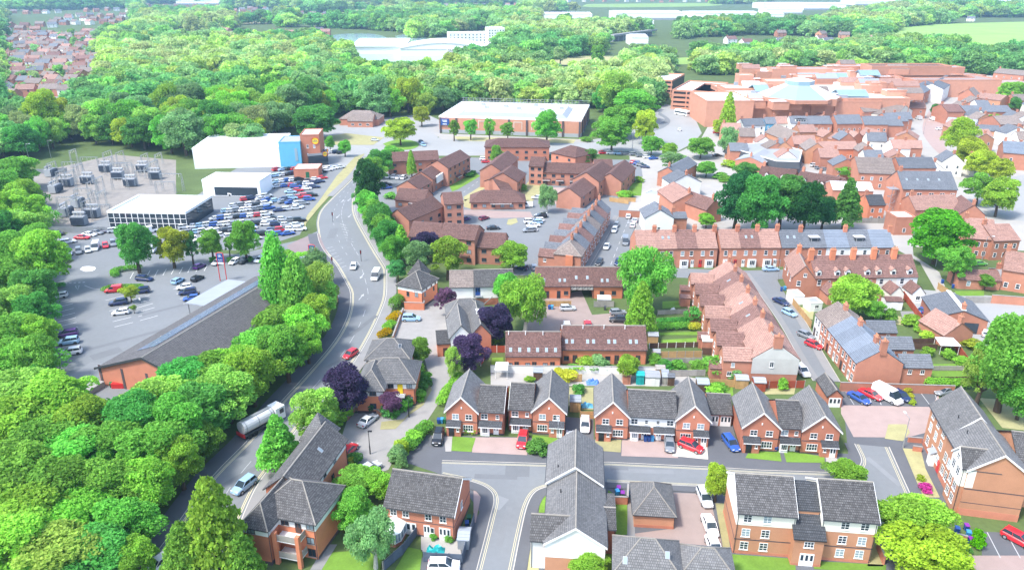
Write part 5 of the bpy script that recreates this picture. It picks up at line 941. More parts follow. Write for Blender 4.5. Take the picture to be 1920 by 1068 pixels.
# street of slate roofs left of centre
nl, nr = P('D4', 226, 287, 5.2), P('D4', 440, 268, 5.2); rn, rf = P('D4', 335, 168, 8.0), P('C5', 1700, 775, 8.0); fl = nl + (rf - rn)
for i, (g, t, w_, Bn, An, B) in enumerate(terrace_left(nl, nr, fl, 8, 5.2, 8.0, ['brick_rose'], ['tile_mixed', 'tile_slate', 'tile_clay_dark', 'tile_slate'], 'brick terraced house, %s from the near end of the sloping street row', 3, 'slate terrace beside the retirement flats', chim='brick_rose')):
    g.win('b', [.3, .7], 3.2, .9, 1.4, 1, 2); g.win('b', .3, .8, 1.1, 1.5, 1, 2); g.door('b', .72, .05, .9, 2.1, 'white'); lft = Vector((-t.y, t.x)); q = Bn + lft * 4.6 + t * .3
    h = B.wing(q + t * w_ * .6, q, 4.59, 4.0, 5.6, 'gable', 'y', 'brick_rose', 'tile_slate' if i % 2 else 'tile_clay_dark', ov=.2, vg=.1, ridge=0); h.win('r', .4, 2.4, .8, 1.0); g.win('f', .1, 3.2, .8, 1.2)
    if i == 0: g.box('r', .45, .72, 0, 5.2, .7, 'brick_orange', 'brick_bay')
# ------------------------------------------------------------------ retirement flats: brown roofs and brown brick
def ret(label, c, p, q, D, ze, zr, roof='gable', axis='x', floors=2, nwin=3, sides='f', B=None, hip=None, wall='brick_brown', name='retirement_flats', grp='brown retirement flats', win=True):
    a, b = P(c, p[0], p[1], ze), P(c, q[0], q[1], ze)
    if B is None: B = Bld(name, label, 'apartment block', a, grp, 1)
    g = B.wing(a, b, D, ze, zr, roof, axis, wall, 'tile_brown', ov=.4, vg=.15, hip=hip, ridge='tile_brown' if 0 else 0)
    if win:
        for f in sides:
            for k in range(floors): g.win(f, [(i + .5) / nwin for i in range(nwin)], .8 + k * 2.55, 1.4, 1.1, 2, 1, 'brown_frame')
    return B, g
ret('brown brick flats nearest the roundabout, beside the small cypress', 'C5', (182, 545), (545, 528), 9, 5.6, 8.4, nwin=4)
B, g = ret('three-storey brown flats along the inner road with bay windows', 'C5', (610, 592), (768, 512), 9, 7.4, 10.0, floors=3, nwin=5); g.porch('f', .3, .5, 2.8, 1.2, .5, 'tile_brown'); g.porch('f', .7, .9, 2.8, 1.2, .5, 'tile_brown')
B, g = ret('two-storey brown flats with white gable beside the inner road', 'C5', (500, 672), (590, 615), 9, 5.2, 7.8, nwin=2); g.box('f', .25, .75, 2.8, 5.6, .5, 'render_white', 'white_gable')
ret('lower brown flats stepping down towards the entrance block', 'C5', (400, 740), (492, 690), 9, 4.6, 7.2, nwin=2)
B, g = ret('single-storey brown entrance block with dark red porch door', 'C5', (232, 815), (440, 830), 9, 3.0, 6.0, 'gable', floors=1, nwin=3); g.door('f', .6, .05, 1.0, 2.0, 'fence_red', False); g.porch('f', .5, .7, 2.9, 1.2, .5, 'tile_brown')
B, g = ret('tall brown flats with plain right gable above the parking court', 'C5', (585, 850), (720, 842), 9.5, 7.6, 10.2, floors=3, nwin=2); ret('', 'C5', (330, 965), (575, 862), 8.5, 6.4, 9.2, nwin=4, B=B)
B, g = ret('three-storey brown flats behind the trees with balconies', 'D3', (548, 165), (800, 188), 9, 7.6, 10.4, floors=3, nwin=3); g.box('f', .55, .85, 2.6, 2.75, 1.2, 'wood_dark', 'balcony'); ret('', 'D3', (820, 238), (1010, 246), 9.5, 5.2, 8.0, nwin=2, B=B); ret('', 'D3', (330, 160), (540, 175), 9.5, 5.2, 8.2, nwin=3, B=B)
B, g = ret('long brown terrace-like flats facing the inner green', 'C5', (1270, 618), (1660, 632), 8.5, 5.3, 8.2, nwin=6); [g.porch('f', x, x + .14, 2.75, 1.1, .5, 'tile_brown') for x in (.05, .3, .55, .8)]; [g.door('f', x + .05, .05, .9, 2.0, 'wood_dark', False) for x in (.07, .32, .57, .82)]
ret('', 'C5', (1190, 575), (1290, 580), 9.5, 7.6, 10.2, floors=3, nwin=2, B=B); ret('', 'C5', (1000, 620), (1110, 520), 9, 6.6, 9.4, nwin=2, B=B)
ret('brown flats stepping down left of the inner green', 'C5', (1105, 690), (1165, 632), 11, 5.4, 8.4, nwin=2); ret('low brown wing beside the inner road bend', 'C5', (990, 752), (1068, 742), 15, 3.2, 6.2, floors=1, nwin=2)
B, g = ret('brown bungalow with dark porch in front of the inner green', 'C5', (772, 835), (1162, 832), 10, 2.7, 5.6, 'hip', floors=1, nwin=6, sides='fr', hip=4); g.porch('f', .36, .75, 2.7, 1.2, .4, 'tile_brown')
B, g = ret('brown flats at the right of the green with big left gable', 'C5', (1690, 690), (1800, 605), 10, 6.6, 9.6, nwin=3); ret('', 'C5', (1660, 590), (1790, 590), 9, 6.6, 9.0, nwin=2, B=B); B, g = ret('brown flats with white gable next to the slate street', 'C5', (1560, 800), (1690, 700), 9, 4.8, 7.6, nwin=3); g.box('r', .3, .7, 2.0, 5.5, .5, 'render_white', 'white_gable')
B, g = ret('brown hipped office with a row of dark windows near the roundabout', 'C5', (875, 440), (1335, 442), 15, 6.2, 8.6, 'hip', nwin=7, name='office_building', grp=None, hip=6, wall='brick_red'); B, g = ret('brown hipped office annex beside the row of dark windows', 'C5', (1350, 480), (1522, 515), 14, 5.6, 8.4, 'hip', nwin=2, name='office_building', grp=None, hip=5, wall='brick_red')
B, g = ret('brown flats at the end of the slate street near the car park', 'C6', (20, 690), (120, 590), 9, 5.6, 8.4, nwin=3)
# ------------------------------------------------------------------ supermarket with solar roof
a, b_ = P('D7', 700, 725, 3.6), P('D7', 1200, 690, 3.6); a0, e0 = P('D7', 700, 722, 3.7), P('F', 478, 520, 3.7); dl = (e0 - a0).normalized(); nr_ = Vector((dl.y, -dl.x))
B = Bld('supermarket', 'long low brick supermarket with solar panels on its grey tiled roof', 'supermarket', a0, None, 2); L = (e0 - a0).length; Wd = 24
g = B.wing(a0 + dl * L, a0, Wd, 3.7, 8.0, 'gable', 'x', 'brick_red', 'tile_store', ov=.5, vg=.5, lod=2)
b = MB(); tl = math.atan2(4.3, Wd / 2); n = int(L / 1.75)
pan = MB(); pan.box(.04, .04, 0, 1.66, .96, .05); pm = pan.mesh('solar_panel', 'solar')
for i in range(n - 3):
    for j in range(5):
        y = 5.2 + j * 1.02 * math.cos(tl); g.put('solar_panel', pm, (1.2 + i * 1.72, y, 3.7 + y * math.tan(tl) + .22), 0, tl)
for x in (.02, .25, .5, .75, .97): g.band('r', 0, 4.5 + 0, 'brick_dark', max(0, x - .012), x + .012, .06, 'pilaster')
b = MB(); [b.poly(((g.L + .51, y0, 3.35 + .1), (g.L + .51, y1, z1), (g.L + .51, y1, z1 + .5), (g.L + .51, y0, 3.95))) for y0, y1, z1 in ((-.5, Wd / 2, 7.75), (Wd + .5, Wd / 2, 7.75))]; g.put('fascia', b.mesh('fascia', 'dark_metal'))
k = MB(); k.box(0, -6, 0, 16, 0, .25); cn = g.put('canopy', k.mesh('canopy', 'lead'), (3, -.02, 3.4)); k = MB(); [k.box(x, -5.8, -3.4, x + .2, -5.6, 0) for x in (.5, 5.5, 10.5, 15.3)]; ob('canopy_post', k.mesh('canopy_post', 'grey_metal'), cn)
k = MB(); k.box(-4, 0, 0, 0, 3, 1.2); g.put('loading_wall', k.mesh('loading_wall', 'concrete'), (g.L + 4.5, -1.5, 0))
# store sign pylons with the shop's badge
def pylon(p, ang, h, label):
    t = thing('store_sign', label, 'sign', (p.x, p.y, 0), R(ang)); b = MB(); b.box(-1.0, -.1, 0, -.85, .1, h); b.box(.85, -.1, 0, 1.0, .1, h); ob('sign_frame', b.mesh('sign_frame', 'red_sign'), t)
    b = MB()
    N = 10; arc = [(1.0 * math.cos(math.pi * i / N), h + .5 * math.sin(math.pi * i / N)) for i in range(N + 1)]
    for (xa, za), (xb, zb) in zip(arc, arc[1:]): b.bar((xa, 0, za), (xb, 0, zb), .1, 0, 6)
    ob('sign_arch', b.mesh('sign_arch', 'red_sign'), t); b = MB(); b.box(-.8, -.12, h - 2.1, .8, .12, h + .15); pn = ob('sign_panel', b.mesh('sign_panel', 'blue_sign'), t)
    b = MB()
    for i in range(4): b.bar((-.45, -.135, h - .2 - i * .18), (.25 - i * .05, -.135, h - .2 - i * .18), .05, 0, 4)
    b.bar((.1, -.135, h - .1), (.45, -.135, h - .8), .07, 0, 4); ob('sign_emblem', b.mesh('sign_emblem', 'lamp_clear'), pn); ob('sign_lettering', textmesh('ALDI', .55, 'paint_white'), pn, (0, -.15, h - 1.75), 0, math.pi / 2)
    b = MB(); b.box(-.8, -.125, h - 2.7, .8, -.05, h - 2.25); ob('sign_strip', b.mesh('sign_strip', 'paint_white'), t)
pylon(P('D2', 790, 800), -4, 4.6, 'arched red and blue store sign at the junction hedge'); pylon(P('D2', 150, 940), -4, 7.6, 'tall red and blue store sign behind the supermarket canopy')
# ------------------------------------------------------------------ discount store with blue block
a, b_ = PX(420, 315), PX(528, 312); B = Bld('discount_store', 'white discount store with bright blue block and brick sign tower', 'supermarket', a, None, 1); d = vec(6); a = PX(527, 313); g = B.wing(a - d * 36, a, 30, 8.5, None, 'flat', 'x', 'clad_white', 'flat_roof', flat_h=.4, wallroof='clad_white')
h = B.wing(a, a + d * 9, 14, 10.5, None, 'flat', 'x', 'clad_blue', 'flat_grey', flat_h=.3); b = MB(); b.box(-.6, -.1, 0, .6, 0, 5.5); o = h.put('glazed_slot', b.mesh('glazed_slot', 'glass_blue'), *h.face('f', .78, 2.5, .01)[:2])
q = a + d * 9.02 + Vector((-d.y, d.x)) * 2; t = B.wing(q, q + d * 8, 14, 13, None, 'flat', 'x', 'brick_red', 'flat_roof', flat_h=.4); t.win('f', [.35, .7], 7.5, .9, 1.6); q2 = q + d * 8.02; c = B.wing(q2 - d * 5 - Vector((-d.y, d.x)) * 2.5, q2 + d * 3, 8, 4.6, None, 'flat', 'x', 'glass', 'flat_grey', flat_h=.8, wallroof='grey_metal')
def badge(w_, f, fx, z, r, out):
    b = MB(); n = 20; b.prism([(r * math.cos(6.2832 * i / n), r * math.sin(6.2832 * i / n)) for i in range(n)], 0, .08, 0); o = w_.put('round_sign', b.mesh('round_sign', 'yellow_sign'), w_.face(f, fx, z, out)[0], w_.face(f, fx, z, out)[1], math.pi / 2)
    b = MB(); [b.bar((r * math.cos(6.2832 * i / n), r * math.sin(6.2832 * i / n), .1), (r * math.cos(6.2832 * (i + 1) / n), r * math.sin(6.2832 * (i + 1) / n), .1), r * .08, 0, 4) for i in range(n)]; ob('sign_ring', b.mesh('sign_ring', 'red_sign'), o); ob('sign_lettering', textmesh('LIDL', r * .75, 'blue_sign'), o, (0, -r * .25, .1))
badge(t, 'f', .78, 10.6, 1.5, .06); badge(c, 'r', .3, 5.2, 1.3, .3); badge(c, 'f', .85, 5.0, 1.0, .5)
p = P('D2', 655, 205); B = Bld('brick_outbuilding', 'small brick outbuilding with white flat roof among the parked cars', 'outbuilding', p, None, 1); B.wing(p, p + vec(3) * 10, 9, 3.6, None, 'flat', 'x', 'brick_red', 'flat_roof', flat_h=.2).door('f', .55, .05, 1.4, 2.4, 'bin_green', False)
# car showroom
p = P('D1', 850, 520); B = Bld('car_showroom', 'white-roofed glass car showroom beside the dealership lot', 'showroom', p, None, 1); d = vec(-3); g = B.wing(p, p + d * 26, 20, 5.0, None, 'flat', 'x', 'glass', 'flat_roof', flat_h=.7, wallroof='white')
for i in range(14): g.box('f', max(0, i / 13 - .004), min(1, i / 13 + .004), 0, 5, .12, 'white', 'mullion')
for z in (1.6, 3.3): g.box('f', 0, 1, z, z + .12, .1, 'white', 'transom')
p = PX(470, 368); B = Bld('car_showroom', 'white showroom corner with grey side at the dealership lot', 'showroom', p, None, 1); g = B.wing(p - vec(-4) * 18, p + vec(-4) * 4, 12, 5.5, None, 'flat', 'x', 'clad_white', 'flat_roof', flat_h=.5, wallroof='clad_white'); g.box('f', .2, .95, .2, 3.4, .05, 'glass', 'shop_window')
# ------------------------------------------------------------------ brick retail store
a, b_ = PX(824, 249), PX(1089, 258); B = Bld('retail_store', 'large flat-roofed brick retail store with grey plinth and blue sign', 'shop', a, None, 1); L = (b_ - a).length
g = B.wing(a, b_, 52, 8.2, None, 'flat', 'x', 'brick_mall', 'flat_roof', flat_h=.6, wallroof='clad_white'); g.band('fr', 0, 1.9, 'flat_grey', t=.08, name='plinth')
for i in range(9): x = min(.99, max(.01, i / 8)); g.box('f', x - .006, x + .006, 0, 8.1, .5, 'brick_dark', 'pilaster')
for i in (3, 5, 6, 7): x = (i - .5) / 8; g.box('f', x - .03, x - .026, 3, 7, .12, 'stone_pale', 'panel_frame'); g.box('f', x + .026, x + .03, 3, 7, .12, 'stone_pale', 'panel_frame'); g.box('f', x - .026, x + .026, 6.6, 7, .12, 'stone_pale', 'panel_frame')
for i in range(5): g.box('r', .1 + i * .2, .13 + i * .2, 0, 8.1, .5, 'brick_dark', 'pilaster')
sg = g.box('f', .015, .075, 4.2, 7.6, .25, 'blue_sign', 'shop_sign', out=.5); b = MB(); [b.box(.6 + i * .25, -.3, 2.5 - i * .45, 3.4, -.252, 2.75 - i * .45) for i in range(3)]; b.box(1.0, -.3, .35, 3.2, -.252, .8); ob('sign_emblem', b.mesh('sign_emblem', 'lamp_clear'), sg)
b = MB(); b.slope((8, 6, 8.3), (g.L - 8, 6, 8.3), (g.L - 11, 11, 9.8), (11, 11, 9.8), 1, 0); b.slope((8, 40, 8.3), (8, 6, 8.3), (11, 11, 9.8), (11, 38, 9.8), 1, 0); b.slope((g.L - 8, 6, 8.3), (g.L - 8, 40, 8.3), (g.L - 11, 38, 9.8), (g.L - 11, 11, 9.8), 1, 0); g.put('roof_slope', b.mesh('roof_slope', 'lead')); b = MB(); b.box(11, 11, 9.0, g.L - 11, 44, 9.7); g.put('raised_roof', b.mesh('raised_roof', 'flat_roof'))
for i in range(7): b = MB(); b.box(0, 0, 0, 2.4, 1.8, 1.4); g.put('roof_plant', b.mesh('roof_plant', 'grey_metal'), (14 + i * 7.5 + random.uniform(-2, 2), 20 + random.uniform(0, 18), 9.7))
b = MB(); [b.box(x, 51, 8.3, x + .15, 51.2, 11) for x in range(1, 70, 2)]; b.box(0, 51, 9.6, g.L, 51.1, 9.75); b.box(0, 51, 10.9, g.L, 51.1, 11.05); g.put('roof_railing', b.mesh('roof_railing', 'grey_metal'))
# pub like building by the junction
p = PX(637, 235); B = Bld('roadside_restaurant', 'low pub-style restaurant with brown hipped roofs behind the junction', 'restaurant', p, None, 0); g = B.wing(p, p + vec(-4) * 22, 14, 3.6, 7.2, 'hip', 'x', 'brick_rose', 'tile_mixed', hip=6); q = p + vec(-4) * 6 - vec(86) * 5; h = B.wing(q, q + vec(-4) * 14, 10, 3.4, 6.6, 'gable', 'x', 'brick_rose', 'tile_mixed'); h.win('f', [.2, .5, .8], .8, 1.6, 1.3, 2, 1, full=False)
# ------------------------------------------------------------------ shopping centre
a = P('C6', 865, 262); b_ = P('C6', 1500, 235); B = Bld('shopping_centre', 'sprawling brick shopping centre with white flat roofs and glass octagon', 'shopping centre', a, None, 0); d = vec(1); n_ = vec(91)
def blk(c, x, y, L, D, z, wall='brick_mall', roof='flat_roof', ang=1, base=0, fh=.8): p = P(c, x, y, z); dd = vec(ang); return B.wing(p, p + dd * L, D, z, None, 'flat', 'x', wall, roof, z0=base, flat_h=fh)
g = blk('A3', 1480, 715, 96, 62, 13.0); [g.box('f', x, x + .03, 0, 13.2, .8, 'brick_mall', 'pilaster') for x in (.06, .2, .42, .6)]
blk('A3', 1240, 730, 26, 36, 13.5); blk('A3', 1475, 545, 9, 9, 20, base=12); blk('A3', 1530, 610, 16, 14, 15, base=12); blk('A4', 205, 735, 30, 30, 11, ang=-6); blk('A4', 560, 735, 26, 40, 11.5); blk('A4', 750, 620, 12, 10, 17, base=10); blk('A4', 815, 600, 9, 8, 18, base=10)
blk('A4', 75, 590, 26, 14, 16, base=10); blk('A4', 310, 560, 22, 14, 15, base=10); blk('A3', 1375, 640, 22, 20, 14, base=8); blk('A4', 560, 480, 60, 16, 15, roof='flat_grey', base=6); blk('A4', 820, 480, 58, 18, 17, roof='tile_clay', base=6); blk('A4', 1100, 490, 40, 14, 15, roof='flat_grey', base=5); blk('A4', 110, 500, 60, 14, 14, roof='flat_grey', base=5); blk('A4', 850, 560, 70, 40, 11, roof='paving_pink', base=0); blk('A4', 420, 570, 60, 40, 11, base=0); blk('A4', 1130, 580, 60, 30, 11, roof='paving_pink'); blk('A4', 0, 520, 50, 30, 12)
def oct_(c, x, y, z, r, h):
    p = P(c, x, y, z); t = MB(); R8 = lambda q, zz: [(q * math.cos(R(22.5 + 45 * i)), q * math.sin(R(22.5 + 45 * i)), zz) for i in range(8)]
    lo, hi, l2 = R8(r, 0), R8(r * .36, h), R8(r * .36, h + 2.2)
    for i in range(8): t.poly((lo[i], lo[(i + 1) % 8], hi[(i + 1) % 8], hi[i]), 1 if i in (4, 5) else 0); t.poly((hi[i], hi[(i + 1) % 8], l2[(i + 1) % 8], l2[i]), 1); t.poly((l2[i], l2[(i + 1) % 8], (0, 0, h + 4)), 0)
    t.prism([q[:2] for q in R8(r * 1.05, 0)], -2, 0, 2); o = ob('glass_octagon', t.mesh('glass_octagon', ['clad_white', 'glass_blue', 'brick_mall']), B.root, (p.x - B.o.x, p.y - B.o.y, z))
oct_('A4', 290, 680, 14.5, 22, 6)
for c, x, y, w_, dd in (('A4', 590, 690, 17, 14), ('A3', 1590, 655, 9, 16), ('A4', 505, 560, 14, 10), ('A4', 740, 540, 14, 12), ('A4', 940, 490, 10, 8)):
    p = P(c, x, y, 13.9); b = MB(); b.slope((0, 0, 0), (w_, 0, 0), (w_, dd / 2, 3), (0, dd / 2, 3), 6, .12); b.slope((w_, dd, 0), (0, dd, 0), (0, dd / 2, 3), (w_, dd / 2, 3), 6, .12); ob('roof_lantern', b.mesh('roof_lantern', 'glass_blue'), B.root, (p.x - B.o.x, p.y - B.o.y, 13.9))
# plant rooms, brick lift heads and small pitched roofs scattered over the mall
for i in range(46):
    u, v = random.uniform(1370, 1690), random.uniform(118, 196); z = random.uniform(12.5, 16.5); p = PX(u, v, z)
    if i % 3 == 0: b = MB(); w_, d_ = random.uniform(5, 13), random.uniform(5, 10); b.box(0, 0, -4, w_, d_, 0, 0, 1); b.box(-.2, -.2, .004, w_ + .2, .2, .5); ob('plant_room', b.mesh('plant_room', ['brick_mall', 'flat_roof']), B.root, (p.x - B.o.x, p.y - B.o.y, z))
    elif i % 3 == 1: w_, d_ = random.uniform(8, 18), random.uniform(7, 11); b = MB(); b.slope((0, 0, 0), (w_, 0, 0), (w_, d_ / 2, 2.6), (0, d_ / 2, 2.6), 2, 0); b.slope((w_, d_, 0), (0, d_, 0), (0, d_ / 2, 2.6), (w_, d_ / 2, 2.6), 2, 0); b.poly(((0, d_, 0), (0, 0, 0), (0, d_ / 2, 2.6)), 1); b.poly(((w_, 0, 0), (w_, d_, 0), (w_, d_ / 2, 2.6)), 1); b.box(0, 0, -4, w_, d_, -.15, 1); ob('pitched_roof', b.mesh('pitched_roof', [['tile_clay', 'lead', 'flat_roof', 'tile_mixed'][i % 4], 'brick_mall']), B.root, (p.x - B.o.x, p.y - B.o.y, z))
    else: b = MB(); b.box(0, 0, -1, random.uniform(2, 5), random.uniform(1.5, 3), 1.2); ob('roof_plant', b.mesh('roof_plant', random.choice(['grey_metal', 'lead', 'clad_white'])), B.root, (p.x - B.o.x, p.y - B.o.y, z - 1))
# multi-storey car park
a = P('A3', 985, 775); B = Bld('multi_storey_car_park', 'pale brick multi-storey car park with open decks beside the bus road', 'car park', a, None, 0); d = vec(-20)
for (c, x, y, L, D) in (('A3', 985, 780, 26, 50), ('A3', 800, 690, 18, 40), ('A3', 1110, 800, 16, 46)):
    p = P(c, x, y); dd = vec(-24); g = B.wing(p, p + dd * L, D, 11, None, 'flat', 'x', 'black', 'flat_roof', flat_h=1.0, wallroof='brick_mall')  # solid black core: the shade between the decks is put into its colour
    for z in (0, 2.4, 5.2, 8.0): g.band('fl', z, z + 1.5, 'brick_mall', t=.35, name='deck_parapet')
    for f in 'fl':
        for x in (.02, .34, .66, .98): g.box(f, x - .015, x + .015, 0, 11, .3, 'brick_mall', 'column')
